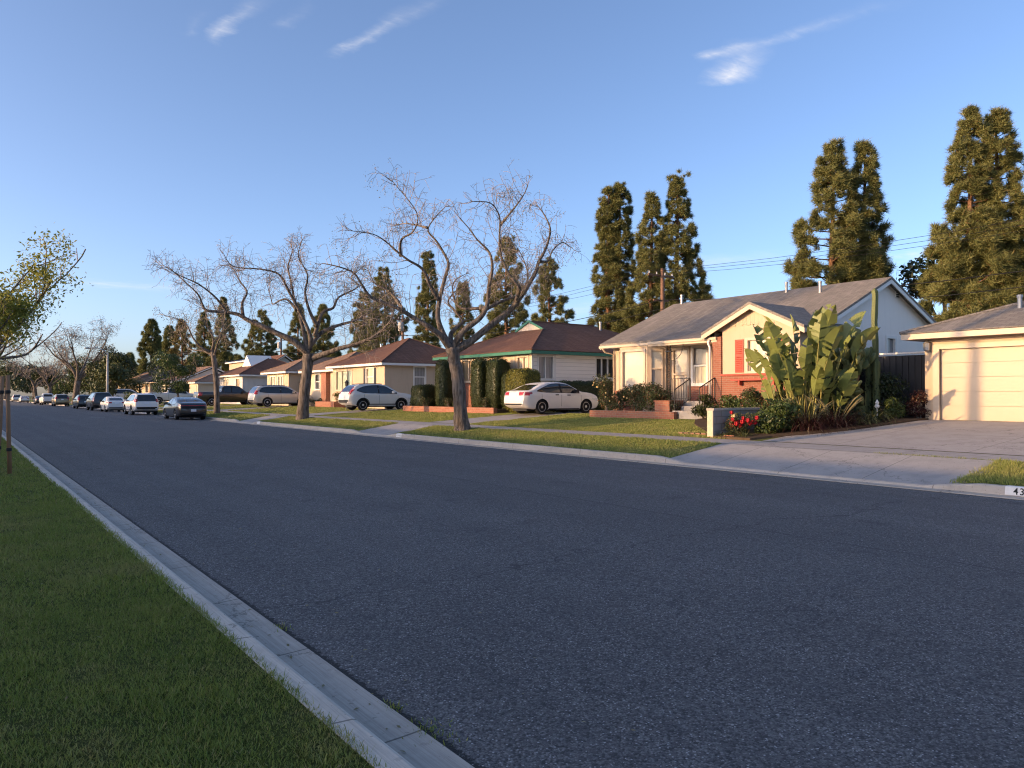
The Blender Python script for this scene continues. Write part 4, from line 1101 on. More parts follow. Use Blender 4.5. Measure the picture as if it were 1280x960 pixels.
# x runs from the rear (0) to the front (L)
SPECS = {
 'sedan': dict(L=4.5, W=1.76, r=.315, wb=(.98, 3.62), top=[(0, .70), (.04, .95), (.12, 1.03), (.45, 1.085), (.95, 1.30), (1.45, 1.43), (2.0, 1.462), (2.5, 1.42), (3.0, 1.20), (3.38, 1.02), (3.9, .96), (4.28, .86), (4.44, .74), (4.5, .55)],
      belt=[(0, .80), (.5, .96), (1.2, .97), (2.5, .93), (3.4, .90), (4.5, .66)], bot=[(0, .38), (.35, .24), (1, .19), (3.6, .17), (4.3, .22), (4.5, .34)],
      side=[(.75, 1.05), (1.15, 1.21), (1.6, 1.345), (2.05, 1.375), (2.5, 1.335), (2.9, 1.17), (3.16, 1.0)], sb=[(.75, 1.02), (1.2, .985), (2.0, .965), (3.2, .95)], pil=[1.0, 2.05, 2.15],
      rw=(.32, 1.02), ws=(2.42, 3.25), tailz=(.83, .98), taily=(.38, .84), plate=.84),
 'liftback': dict(L=4.9, W=1.84, r=.34, wb=(.98, 3.85), top=[(0, .78), (.05, 1.0), (.14, 1.06), (.5, 1.13), (1.1, 1.32), (1.9, 1.45), (2.4, 1.46), (2.9, 1.38), (3.4, 1.13), (3.7, 1.0), (4.3, .87), (4.75, .72), (4.9, .5)],
      belt=[(0, .88), (.5, 1.0), (1.2, .98), (2.5, .93), (3.7, .9), (4.9, .62)], bot=[(0, .4), (.35, .26), (1, .18), (3.9, .17), (4.7, .22), (4.9, .32)],
      side=[(.85, 1.1), (1.3, 1.24), (1.8, 1.35), (2.3, 1.375), (2.8, 1.31), (3.2, 1.12), (3.45, .99)], sb=[(.85, 1.06), (1.4, 1.0), (2.2, .97), (3.5, .95)], pil=[1.15, 2.2, 2.3],
      rw=(.25, 1.5), ws=(2.72, 3.55), tailz=(.90, .95), taily=(.05, .84), plate=.62),
 'crossover': dict(L=4.55, W=1.82, r=.345, wb=(.92, 3.55), top=[(0, .75), (.05, 1.0), (.18, 1.2), (.5, 1.52), (.8, 1.61), (1.5, 1.66), (2.2, 1.65), (2.65, 1.57), (3.1, 1.30), (3.4, 1.13), (3.9, 1.07), (4.33, .97), (4.5, .82), (4.55, .58)],
      belt=[(0, .95), (.5, 1.1), (1.2, 1.07), (2.5, 1.02), (3.4, 1.0), (4.55, .72)], bot=[(0, .46), (.3, .32), (1, .25), (3.6, .24), (4.3, .28), (4.55, .4)],
      side=[(.55, 1.27), (.85, 1.42), (1.3, 1.53), (1.9, 1.56), (2.45, 1.51), (2.85, 1.31), (3.18, 1.1)], sb=[(.55, 1.22), (1.0, 1.10), (1.9, 1.06), (3.2, 1.04)], pil=[1.05, 1.95, 2.04],
      rw=(.14, .62), ws=(2.5, 3.28), tailz=(1.0, 1.45), taily=(.6, .8), plate=.84),
 'suv': dict(L=4.9, W=1.93, r=.375, wb=(1.05, 3.9), top=[(0, .75), (.04, 1.05), (.1, 1.2), (.32, 1.55), (.55, 1.68), (1.2, 1.745), (2.3, 1.74), (2.9, 1.66), (3.35, 1.36), (3.62, 1.18), (4.2, 1.1), (4.65, .97), (4.85, .8), (4.9, .6)],
      belt=[(0, 1.0), (.5, 1.12), (1.2, 1.11), (2.5, 1.08), (3.6, 1.06), (4.9, .8)], bot=[(0, .46), (.3, .34), (1, .27), (3.9, .26), (4.6, .3), (4.9, .42)],
      side=[(.45, 1.36), (.7, 1.54), (1.2, 1.61), (2.0, 1.62), (2.65, 1.57), (3.05, 1.38), (3.4, 1.15)], sb=[(.45, 1.2), (1.0, 1.14), (2.0, 1.12), (3.4, 1.09)], pil=[1.15, 2.1, 2.2],
      rw=(.06, .42), ws=(2.75, 3.5), tailz=(1.0, 1.32), taily=(.62, .9), plate=.98),
 'tall_suv': dict(L=5.1, W=2.0, r=.39, wb=(1.1, 4.05), top=[(0, .9), (.04, 1.15), (.08, 1.35), (.24, 1.78), (.42, 1.86), (1.2, 1.9), (2.4, 1.89), (3.0, 1.8), (3.45, 1.5), (3.72, 1.28), (4.4, 1.2), (4.95, 1.08), (5.06, .9), (5.1, .65)],
      belt=[(0, 1.1), (.5, 1.2), (2.5, 1.18), (3.7, 1.15), (5.1, .9)], bot=[(0, .5), (.3, .36), (1, .32), (4, .3), (4.8, .34), (5.1, .45)],
      side=[(.35, 1.5), (.6, 1.7), (1.2, 1.75), (2.1, 1.75), (2.8, 1.68), (3.2, 1.47), (3.55, 1.24)], sb=[(.35, 1.26), (1.0, 1.24), (2.1, 1.22), (3.55, 1.18)], pil=[1.2, 2.2, 2.3],
      rw=(.05, .32), ws=(2.85, 3.6), tailz=(.95, 1.35), taily=(.8, .96), plate=.9),
 'pickup': dict(L=5.8, W=1.98, r=.39, wb=(1.2, 4.7), top=[(0, .9), (.03, 1.22), (.08, 1.30), (1.95, 1.30), (2.06, 1.34), (2.2, 1.78), (2.5, 1.87), (3.2, 1.9), (3.75, 1.82), (4.15, 1.5), (4.4, 1.29), (5.0, 1.2), (5.6, 1.1), (5.76, .9), (5.8, .6)],
      belt=[(0, 1.2), (2.0, 1.22), (4.4, 1.18), (5.8, .9)], bot=[(0, .55), (.3, .45), (1.2, .38), (4.6, .36), (5.5, .4), (5.8, .5)],
      side=[(2.3, 1.62), (2.55, 1.74), (3.0, 1.77), (3.45, 1.73), (3.85, 1.5), (4.2, 1.26)], sb=[(2.3, 1.3), (3.0, 1.24), (4.2, 1.2)], pil=[2.95, 3.05, 9],
      rw=(2.08, 2.22), ws=(3.6, 4.3), tailz=(.92, 1.22), taily=(.84, .97), plate=.78),
}
def half_w(sp, x):
    L, w = sp['L'], sp['W'] / 2
    e = min(x, L - x)
    k = 1 - .16 * max(0, 1 - e / .55) ** 2.2
    return w * k

def make_car(kind, name, label, loc, head, paint, metal=0.0, group=None, cladding=False, tail_bar=False, detail=True, tails=None):
    sp = SPECS[kind]; L = sp['L']; cx = L / 2
    T = thing(name, label, 'pickup' if kind == 'pickup' else 'car', loc, head, group)
    pm = m_paint('paint_' + name, paint, metal)
    # ---- body shell
    xs = sorted(set([0.0, .015, .04, .08, .14, .22, .32, .45, .6] + [.6 + (L - 1.2) * k / 30 for k in range(31)] + [L - v for v in (.45, .32, .22, .14, .08, .04, .015)] + [L] + ([2.02, 2.06, 2.1, 2.15] if kind == 'pickup' else [])))
    ring = []
    for x in xs:
        w = half_w(sp, x); zt = interp(sp['top'], x); zb = interp(sp['bot'], x); bz = min(interp(sp['belt'], x), zt - .04)
        gh = zt - bz
        tumble = max(0.0, gh - .12) * .42
        wr = w * .955 - tumble
        mid = zb + (bz - zb) * .55
        half = [(0, zb), (w * .80, zb), (w * .93, zb + .03), (w * .975, zb + .12), (w * .997, mid), (w, mid + (bz - mid) * .5), (w * .985, bz - .03), (w * .962, bz + min(.01, gh * .2)),
                (w * .955 - tumble * .5, bz + gh * .5), (wr * .99, bz + gh * .82), (wr * .94, bz + gh * .93), (wr * .8, bz + gh * .985), (wr * .4, zt), (0, zt)]
        ring.append([(x - cx, y, z) for y, z in half] + [(x - cx, -y, z) for y, z in half[-2:0:-1]])
    mb = MB(); n = len(ring[0])
    for rg in ring: mb.v.extend(rg)
    for i in range(len(ring) - 1):
        for k in range(n):
            k2 = (k + 1) % n
            mb.f.append([i * n + k, i * n + k2, (i + 1) * n + k2, (i + 1) * n + k][::-1]); mb.m.append(0)
    mb.f.append(list(range(n))); mb.m.append(0)
    mb.f.append([(len(ring) - 1) * n + k for k in range(n - 1, -1, -1)]); mb.m.append(0)
    bv = BVHTree.FromPolygons([Vector(v) for v in mb.v], mb.f)
    body = mb.build('body', [pm, M['trim']], T, smooth=True, local=True, uv=False)
    # wheel arches
    r = sp['r']; cut = MB()
    for wx in sp['wb']:
        for sgn in (-1, 1):
            y0, y1 = (.52, 1.3) if sgn > 0 else (-1.3, -.52)
            cut.lathe((wx - cx, 0, r), [(r + .055, y0 * 1), (r + .055, y1 * 1)], 20, 0, 'y')
    cm = bpy.data.meshes.new('arch_cutter'); cm.from_pydata(cut.v, [], cut.f); cm.update()
    bmm = bmesh.new(); bmm.from_mesh(cm); bmesh.ops.recalc_face_normals(bmm, faces=bmm.faces); bmm.to_mesh(cm); bmm.free()
    bmm = bmesh.new(); bmm.from_mesh(body.data); bmesh.ops.recalc_face_normals(bmm, faces=bmm.faces); bmm.to_mesh(body.data); bmm.free()
    cm.materials.append(pm); cm.materials.append(M['trim']); cm.polygons.foreach_set('material_index', np.ones(len(cm.polygons), np.int32))
    co = bpy.data.objects.new('arch_cutter', cm); COL.objects.link(co)
    bo = bpy.data.objects.new('arch_body', body.data); COL.objects.link(bo)
    md = bo.modifiers.new('b', 'BOOLEAN'); md.operation = 'DIFFERENCE'; md.object = co; md.solver = 'EXACT'
    dg = bpy.context.evaluated_depsgraph_get(); dg.update()
    nm = bpy.data.meshes.new_from_object(bo.evaluated_get(dg))
    if len(nm.polygons) > 200:
        nm.name = 'body'
        old = body.data; body.data = nm
    bpy.data.objects.remove(bo); bpy.data.objects.remove(co); bpy.data.meshes.remove(cm)
    body.data.polygons.foreach_set('use_smooth', np.ones(len(body.data.polygons), bool))
    try: body.data.set_sharp_from_angle(angle=R(50))
    except Exception: pass
    # ---- panels laid on the shell, 5 mm proud
    def patch(lo, hi, axis, sgn, off=.006, n=12, m=4):
        """lo/hi: polylines in the two coordinates other than the projection axis"""
        vs = []; ok = True
        def at(pl, t):
            return (pl[0][0] + (pl[-1][0] - pl[0][0]) * t, interp(pl, pl[0][0] + (pl[-1][0] - pl[0][0]) * t))
        for i in range(n + 1):
            a, b = at(lo, i / n), at(hi, i / n)
            for j in range(m + 1):
                t = j / m; u, v = a[0] + (b[0] - a[0]) * t, a[1] + (b[1] - a[1]) * t
                if axis == 'y': o_, d_ = Vector((u - cx, 3 * sgn, v)), Vector((0, -sgn, 0))
                elif axis == 'x': o_, d_ = Vector((-6 * sgn if sgn > 0 else 6, u, v)), Vector((sgn, 0, 0))
                else: o_, d_ = Vector((u - cx, v, 4)), Vector((0, 0, -1))
                h = bv.ray_cast(o_, d_)
                if h[0] is None: vs.append(None); continue
                nn = h[1] if h[1].dot(d_) < 0 else -h[1]
                vs.append(h[0] + nn * off)
        fs = []
        for i in range(n):
            for j in range(m):
                q = [i*(m+1)+j, (i+1)*(m+1)+j, (i+1)*(m+1)+j+1, i*(m+1)+j+1]
                if any(vs[k] is None for k in q): continue
                if max((vs[a] - vs[b]).length for a in q for b in q) > .9: continue
                fs.append(q)
        vs = [v if v is not None else Vector((0, 0, .5)) for v in vs]
        return vs, fs
    def sub(name, parts, mat, parent=T):
        b = MB()
        for vs, fs in parts: b.add(vs, fs)
        if not b.f: return None
        me_o = b.build(name, M[mat] if isinstance(mat, str) else mat, parent, smooth=True, local=True, uv=False)
        bmm = bmesh.new(); bmm.from_mesh(me_o.data)
        loose = [v for v in bmm.verts if not v.link_faces]
        if loose: bmesh.ops.delete(bmm, geom=loose, context='VERTS')
        bmm.to_mesh(me_o.data); bmm.free()
        return me_o
    side, sb, pil = sp['side'], sp['sb'], sp['pil']
    x0, x1 = side[0][0], side[-1][0]
    cuts = [x0] + [p for p in pil if x0 < p < x1] + [x1]
    segs = ([(x0, pil[1] - .0), (pil[2], x1)] if kind != 'pickup' else [(x0, pil[0]), (pil[1], x1)])
    for sgn in (-1, 1):
        sub('side_window', [patch([(x0 - .04, interp(sb, x0) - .01), (x0 + .5, interp(sb, x0 + .5) - .02), (x1 + .06, interp(sb, x1) - .02)],
                                  [(x0 - .04, interp(side, x0) + .005), ((x0 + x1) / 2, interp(side, (x0 + x1) / 2) + .02), (x1 + .06, interp(side, x1) + .005)] if False else [(p + (-.03 if k == 0 else .05 if k == len(side) - 1 else 0), q + .018) for k, (p, q) in enumerate(side)],
                                  'y', sgn, .004, 20)], 'trim')
        for a, b in segs:
            lo = [(a, interp(sb, a)), ((a + b) / 2, interp(sb, (a + b) / 2)), (b, interp(sb, b))]
            hi = [(a + (b - a) * k / 6, interp(side, a + (b - a) * k / 6)) for k in range(7)]
            sub('side_window', [patch(lo, hi, 'y', sgn, .009, 14)], 'car_glass')
        if detail:
            seam = []
            for px in ([pil[1] + .05, x1 + .12] + ([pil[0] - .05] if kind != 'pickup' else [x0 - .1])):
                zb_ = interp(sp['bot'], px) + .1
                zt_ = interp(sb, min(max(px, x0), x1)) - .02
                seam.append(patch([(px, zb_), (px + .014, zb_)], [(px, zt_), (px + .014, zt_)], 'y', sgn, .002, 1, 8))
            sub('door_seam', seam, 'trim')
            for hx in (pil[1] - .32, pil[2] + (x1 - pil[2]) * .28):
                hz = interp(sb, min(hx, x1)) - .13
                hb = patch([(hx, hz), (hx + .2, hz)], [(hx, hz + .045), (hx + .2, hz + .045)], 'y', sgn, .022, 2, 2)
                sub('door_handle', [hb], 'trim' if kind == 'sedan' else pm)
            mz = interp(sb, x1) + .02; my = half_w(sp, x1 - .25)
            b = MB(); b.box(x1 - .3 - cx, x1 - .16 - cx, sgn * (my * .95 if sgn > 0 else my * .95), sgn * (my + .2), mz, mz + .14)
            b.build('wing_mirror', M['trim'] if kind in ('sedan', 'pickup') else pm, T, local=True, uv=False)
        zs = interp(sp['bot'], cx)
        sub('sill', [patch([(sp['wb'][0] + r + .09, zs + .01), (sp['wb'][1] - r - .09, zs + .01)], [(sp['wb'][0] + r + .09, zs + (.17 if cladding else .07)), (sp['wb'][1] - r - .09, zs + (.17 if cladding else .07))], 'y', sgn, .006, 6, 2)], 'trim')
        if detail and (cladding or kind in ('suv', 'tall_suv')) and cladding:
            for wx in sp['wb']:
                b = MB(); pr = []
                for k in range(13):
                    a = math.pi * k / 12
                    for rr in (r + .055, r + .105):
                        h = bv.ray_cast(Vector((wx - cx + rr * math.cos(a), 3 * sgn, max(r + rr * math.sin(a), interp(sp['bot'], wx) + .05))), Vector((0, -sgn, 0)))
                        pr.append((h[0] + Vector((0, sgn * .012, 0))) if h[0] else Vector((wx - cx, sgn * .9, .5)))
                b.add(pr, [(2*k, 2*k+1, 2*k+3, 2*k+2) for k in range(12)])
                b.build('arch_trim', M['trim'], T, smooth=True, local=True, uv=False)
    hw = sp['W'] / 2
    a, b = sp['rw']
    if kind == 'pickup':
        sub('rear_window', [patch([(-.62, 1.36), (.62, 1.36)], [(-.56, 1.74), (.56, 1.74)], 'x', 1, .008, 10, 4)], 'car_glass')
    else:
        wr_ = hw * (.70 if kind in ('sedan', 'liftback') else .76)
        sub('rear_window', [patch([(a, -wr_), (b, -wr_ * .82)], [(a, wr_), (b, wr_ * .82)], 'z', 1, .008, 8, 10)], 'car_glass')
    wf = hw * .80
    sub('windscreen', [patch([(sp['ws'][0], -wf * .82), (sp['ws'][1], -wf)], [(sp['ws'][0], wf * .82), (sp['ws'][1], wf)], 'z', 1, .008, 8, 10)], 'car_glass')
    # lamps
    y0, y1 = sp['taily']; z0, z1 = sp['tailz']
    if tails: (y0, y1), (z0, z1) = tails
    if tail_bar:
        sub('tail_light', [patch([(-y1, z0), (y1, z0)], [(-y1, z1), (y1, z1)], 'x', 1, .01, 14, 2)], 'tail')
        sub('tail_panel', [patch([(-y1, z0 - .17), (y1, z0 - .17)], [(-y1, z0 - .01), (y1, z0 - .01)], 'x', 1, .005, 14, 2)], 'trim')
    else:
        for sgn in (-1, 1):
            ya, yb = (y0, y1) if sgn > 0 else (-y1, -y0)
            ps = [patch([(ya, z0), (yb, z0)], [(ya, z1), (yb, z1)], 'x', 1, .01, 6, 3)]
            ps.append(patch([(.1, z0 + (z1 - z0) * .25), (.42 if kind == 'sedan' else .3, z0 + (z1 - z0) * .55)], [(.03 if kind != 'sedan' else .1, z1), (.42 if kind == 'sedan' else .3, z1)], 'y', sgn, .01, 5, 3))
            sub('tail_light', ps, 'tail')
    for sgn in (-1, 1):
        zl_ = interp(sp['belt'], L - .2) - .02
        ya, yb = (hw * .5, hw * .86) if sgn > 0 else (-hw * .86, -hw * .5)
        sub('headlight', [patch([(ya, zl_ - .16), (yb, zl_ - .14)], [(ya, zl_ - .04), (yb, zl_ + .0)], 'x', -1, .008, 6, 3),
                          patch([(L - .55, zl_ - .02), (L - .16, zl_ - .14)], [(L - .55, zl_ + .05), (L - .16, zl_)], 'y', sgn, .008, 6, 3)], 'lamp_clear')
    pz = sp['plate']
    sub('number_plate', [patch([(-.16, pz - .08), (.16, pz - .08)], [(-.16, pz + .08), (.16, pz + .08)], 'x', 1, .014, 4, 2)], 'plate')
    zb_ = interp(sp['bot'], 0)
    sub('rear_bumper', [patch([(-hw * .78, zb_ + .01), (hw * .78, zb_ + .01)], [(-hw * .78, zb_ + (.2 if cladding else .09)), (hw * .78, zb_ + (.2 if cladding else .09))], 'x', 1, .008, 10, 2)], 'trim')
    sub('grille', [patch([(-hw * .45, zb_ + .1), (hw * .45, zb_ + .1)], [(-hw * .45, zb_ + .3), (hw * .45, zb_ + .3)], 'x', -1, .008, 8, 2)], 'trim')
    ub = MB(); ub.box(.35 - cx, L - .35 - cx, -hw * .6, hw * .6, interp(sp['bot'], cx) - .04, interp(sp['bot'], cx) + .04); ub.build('underbody', M['trim'], T, local=True, uv=False)
    # wheels
    for wx in sp['wb']:
        for sgn in (-1, 1):
            yo = sgn * (hw * .985); yi = yo - sgn * .22
            w = MB(); c = (wx - cx, 0, r)
            A, B = (yi, yo)
            w.lathe(c, [(r * .62, A), (r * .93, A), (r, A + (B - A) * .15), (r, A + (B - A) * .85), (r * .94, B), (r * .70, B), (r * .66, B - (B - A) * .1)], 28, 0, 'y')
            wh = w.build('wheel', M['tyre'], T, smooth=True, local=True, uv=False)
            rm = MB(); e = B - (B - A) * .06
            rm.lathe(c, [(r * .68, e - sgn * .03), (r * .70, e), (r * .63, e + sgn * .004), (r * .60, e - sgn * .03)], 28, 0, 'y')
            ns = 10 if kind != 'sedan' else 7
            for k in range(ns):
                a = 2 * math.pi * k / ns; da = .11 if ns == 10 else .2
                pts = []
                for (rr, dd) in ((r * .1, da * 2.0), (r * .63, da)):
                    for sg in (-1, 1):
                        pts.append((c[0] + rr * math.cos(a + sg * dd), e - sgn * .008 if rr < r * .3 else e - sgn * .012, c[2] + rr * math.sin(a + sg * dd)))
                q = pts + [(p[0], p[1] - sgn * .03, p[2]) for p in pts]
                rm.add(q, [(0, 1, 3, 2), (4, 6, 7, 5), (0, 2, 6, 4), (1, 5, 7, 3), (2, 3, 7, 6), (0, 4, 5, 1)])
            rm.lathe(c, [(r * .2, e - sgn * .03), (r * .19, e - sgn * .002), (r * .1, e + sgn * .004)], 14, 0, 'y')
            rm.build('rim', M['rim'], wh, smooth=False, local=True, uv=False)
            bk = MB(); bk.lathe(c, [(r * .62, e - sgn * .075), (r * .62, e - sgn * .06)], 20, 0, 'y'); bk.build('brake_disc', M['trim'], wh, local=True, uv=False)
    if kind == 'suv' or kind == 'tall_suv' or kind == 'crossover':
        for sgn in (-1, 1):
            b = MB(); xr = [(x0 + .25 + (sp['ws'][0] - x0 - .4) * k / 6) for k in range(7)]
            b.tube([(x - cx, sgn * hw * .60, interp(sp['top'], x) - .0 + .015) for x in xr], .02, 6); b.build('roof_rail', M['trim'], T, smooth=True, local=True, uv=False)
    return T
WHT, SIL, BLK = (.74, .71, .66), (.55, .52, .47), (.012, .012, .014)
Z = lambda x, y: gz(x, y) + .014
make_car('sedan', 'parked_sedan', 'white sedan parked in the driveway before the low hedge', (22.75, 28.1, Z(22.75, 28.1)), 0, WHT)
make_car('crossover', 'parked_crossover', 'white crossover with black lower trim parked before the beige house', (21.75, 44.55, Z(21.7, 44.5)), 0, WHT, cladding=True)
make_car('suv', 'parked_suv', 'silver sport utility in the driveway behind the middle bare tree', (21.85, 62.6, Z(21.8, 62.6)), 0, SIL, .35, cladding=False)
make_car('pickup', 'parked_pickup', 'dark brown pickup truck in the driveway behind the silver sport utility', (20.9, 74.4, Z(20.9, 74.4)), 0, (.035, .028, .022), .2)
make_car('pickup', 'parked_pickup', 'white pickup truck in a driveway, its bed behind the black liftback', (20.6, 95.4, Z(20.6, 95.4)), 0, WHT)
G2 = 'cars parked along the kerb'
H90 = R(90)
def kerb_car(kind, name, label, rear, paint, metal=0, x=12.38, **k):
    return make_car(kind, name, label, (x, rear + SPECS[kind]['L'] / 2, gz(x, rear) - .005), H90, paint, metal, G2, **k)
kerb_car('liftback', 'parked_liftback', 'black liftback with a full width tail light, nearest car at the kerb', 51.6, (.013, .015, .019), tail_bar=True)
kerb_car('suv', 'parked_suv', 'white sport utility at the kerb with dark rear glass and red corner lamps', 66.4, (.76, .74, .70), x=12.4, cladding=True, tails=((.68, .93), (1.05, 1.3)))
kerb_car('sedan', 'parked_sedan', 'white sedan at the kerb between the white and the black sport utility', 80.1, WHT, tails=((.42, .82), (.82, .96)))
kerb_car('tall_suv', 'parked_suv', 'tall black sport utility at the kerb ahead of the white sedan', 88.3, BLK)
kerb_car('crossover', 'parked_crossover', 'dark grey crossover at the kerb just beyond the tall black one', 101.0, (.02, .024, .026))
kerb_car('suv', 'parked_suv', 'gold sport utility at the kerb beneath the largest bare tree', 125, (.34, .25, .13), .3, detail=False)
kerb_car('pickup', 'parked_pickup', 'white pickup at the kerb directly beyond the gold sport utility', 143.5, WHT, detail=False)
kerb_car('sedan', 'parked_sedan', 'dark sedan at the kerb beyond the far white pickup', 157.5, (.03, .03, .035), detail=False)
kerb_car('sedan', 'parked_sedan', 'small white sedan far up the street, second from the end of the row', 196, WHT, detail=False)
kerb_car('suv', 'parked_suv', 'white sport utility farthest up the street at the end of the row', 221, WHT, detail=False)
make_car('suv', 'parked_suv', 'white sport utility in a far driveway, seen above the kerbside white sedan', (19.3, 116.5, .72), 0, (.8, .78, .75), detail=False)
# ================================================================== TREES
FWD, RGT = Vector((S36, C36, 0)), Vector((C36, -S36, 0))
def smooth_path(pts, rads, n=4):
    """Catmull-Rom through the points"""
    P_ = [Vector(p) for p in pts]; out = []; ro = []
    for i in range(len(P_) - 1):
        p0, p1, p2, p3 = P_[max(i-1, 0)], P_[i], P_[i+1], P_[min(i+2, len(P_)-1)]
        for k in range(n):
            t = k / n
            out.append(.5 * ((2*p1) + (p2-p0)*t + (2*p0-5*p1+4*p2-p3)*t*t + (3*p1-p0-3*p2+p3)*t**3))
            ro.append(rads[i] + (rads[i+1] - rads[i]) * t)
    out.append(P_[-1]); ro.append(rads[-1])
    return out, ro
def rdir(rg):
    while True:
        v = Vector((rg.uniform(-1, 1), rg.uniform(-1, 1), rg.uniform(-1, 1)))
        if .05 < v.length < 1: return v.normalized()
def grow(mb, rg, p, d, L, r0, r1, up=.15, wob=.25, nseg=5, sides=4):
    pts, rad = [Vector(p)], [r0]; d = d.normalized()
    for i in range(nseg):
        d = (d + rdir(rg) * wob + Vector((0, 0, up))).normalized()
        pts.append(pts[-1] + d * (L / nseg)); rad.append(r0 + (r1 - r0) * (i + 1) / nseg)
    mb.tube(pts, rad, sides, cap=False)
    return pts, rad
def twigs_on(mb, rg, pts, start, dens, len0, rbase, tips, up=.12, droop=0.0, level=0, rmin=.005):
    """side shoots along a limb, with two more generations of finer shoots"""
    tot = sum((pts[i+1] - pts[i]).length for i in range(len(pts) - 1)); acc = 0
    for i in range(len(pts) - 1):
        sl = (pts[i+1] - pts[i]); l = sl.length
        if (acc + l * .5) / tot >= start:
            k = dens * l
            k = int(k) + (1 if rg.random() < k - int(k) else 0)
            for _ in range(k):
                t = rg.random(); p = pts[i] + sl * t; fr = (acc + l * t) / tot
                axis = sl.normalized(); side = rdir(rg); side = (side - axis * side.dot(axis)).normalized()
                d = (axis * rg.uniform(.2, .9) + side + Vector((0, 0, rg.uniform(0, .7) if level == 0 else 0))).normalized()
                LL = len0 * rg.uniform(.6, 1.3) * (1.25 - .65 * fr)
                q, rr = grow(mb, rg, p, d, LL, max(rbase, rmin), max(rbase * .4, rmin * .8), up=up if level == 0 else -droop * rg.random(), wob=.16, nseg=5 if level == 0 else 4, sides=4 if level == 0 else 3)
                if level < 2: twigs_on(mb, rg, q, .25, (4.4 if level == 0 else 4.4), LL * .68, rbase * .5, tips, up, droop, level + 1, rmin)
                else: tips.append(q[-1])
        acc += l
def leaf_quads(Pn, Nn, size, rs, aspect=.45, jit=.7):
    n = len(Pn); Nv = Nn + jit * rs.normal(size=(n, 3)); Nv /= np.linalg.norm(Nv, axis=1)[:, None] + 1e-9
    t = np.cross(Nv, rs.normal(size=(n, 3))); t /= np.linalg.norm(t, axis=1)[:, None] + 1e-9
    b = np.cross(Nv, t); l = (size * rs.uniform(.6, 1.35, n))[:, None]
    V = np.empty((n, 4, 3)); V[:, 0] = Pn - t * l / 2; V[:, 1] = Pn + b * l * aspect / 2 + Nv * l * .06; V[:, 2] = Pn + t * l / 2; V[:, 3] = Pn - b * l * aspect / 2 + Nv * l * .06
    return V.reshape(-1, 3)

def limb_tree(name, label, base, scale, trunk, limbs, seed, dens, len0, rb=.018, leaves=None, start=.3, droop=.35, group=None, rmin=.006):
    """street tree whose trunk and main limbs follow the real one; x right, y up, each limb leans its own way in depth"""
    T = thing(name, label, 'tree', base, 0, group); B = Vector(base); rg = random.Random(seed)
    x0, y0 = trunk[0][0], trunk[0][1]
    def W3(p, dep): return B + RGT * ((p[0] - x0) * scale) + Vector((0, 0, (y0 - p[1]) * scale * (.955 if seed == 11 else .975))) + FWD * dep
    tb = MB(); cr = MB(); tips = []
    tp, tr = smooth_path([W3(p, 0) for p in trunk], [p[2] * scale for p in trunk], 4)
    tp.insert(0, tp[0] - Vector((0, 0, .25))); tr.insert(0, tr[0] * 1.25)
    tp2, tr2 = [], []
    for k, (p, r_) in enumerate(zip(tp, tr)):
        tp2.append(p + Vector((rg.uniform(-1, 1), rg.uniform(-1, 1), 0)) * .012); tr2.append(r_ * rg.uniform(.95, 1.06))
    tb.tube(tp2, tr2, 14)
    for (d0, d1, ra, rb_, pts) in limbs:
        n = len(pts)
        Q = [W3(p, d0 + (d1 - d0) * (k / (n - 1)) ** .8 + (rg.uniform(-.12, .12) if 0 < k else 0)) for k, p in enumerate(pts)]
        q, r_ = smooth_path(Q, [scale * (ra * .95 + (rb_ * .4 - ra * .95) * (k / (n - 1)) ** .6) for k in range(n)], 4)
        tb.tube(q, r_, 8)
        twigs_on(cr, rg, q, start, dens, len0, rb, tips, droop=droop, rmin=rmin)
        # a limb ends in a spray
        for _ in range(3): 
            q2, _r = grow(cr, rg, q[-1], (q[-1] - q[-2]).normalized() + rdir(rg) * .7, len0 * rg.uniform(.2, .4), r_[-1] * .8, rmin, up=.08, wob=.3, nseg=5)
            twigs_on(cr, rg, q2, .1, 3.5, len0 * .5, rb * .5, tips, droop=droop, level=1, rmin=rmin)
    tb.build('trunk', M['bark'], T, smooth=True, uv=False)
    cr.build('crown', M['twig'], T, uv=False)
    if leaves:
        mat, cnt, size, frac = leaves
        rs = np.random.RandomState(seed)
        sel = [t for t in tips if frac(t - B)]
        if sel:
            idx = rs.randint(0, len(sel), cnt)
            Pn = np.array([sel[i] for i in idx]) + rs.normal(0, .09, (cnt, 3))
            np_mesh('leaves', leaf_quads(Pn, np.tile([0, 0, .5], (cnt, 1)), size, rs, .5, 1.0), 4, M[mat], T)
    return T
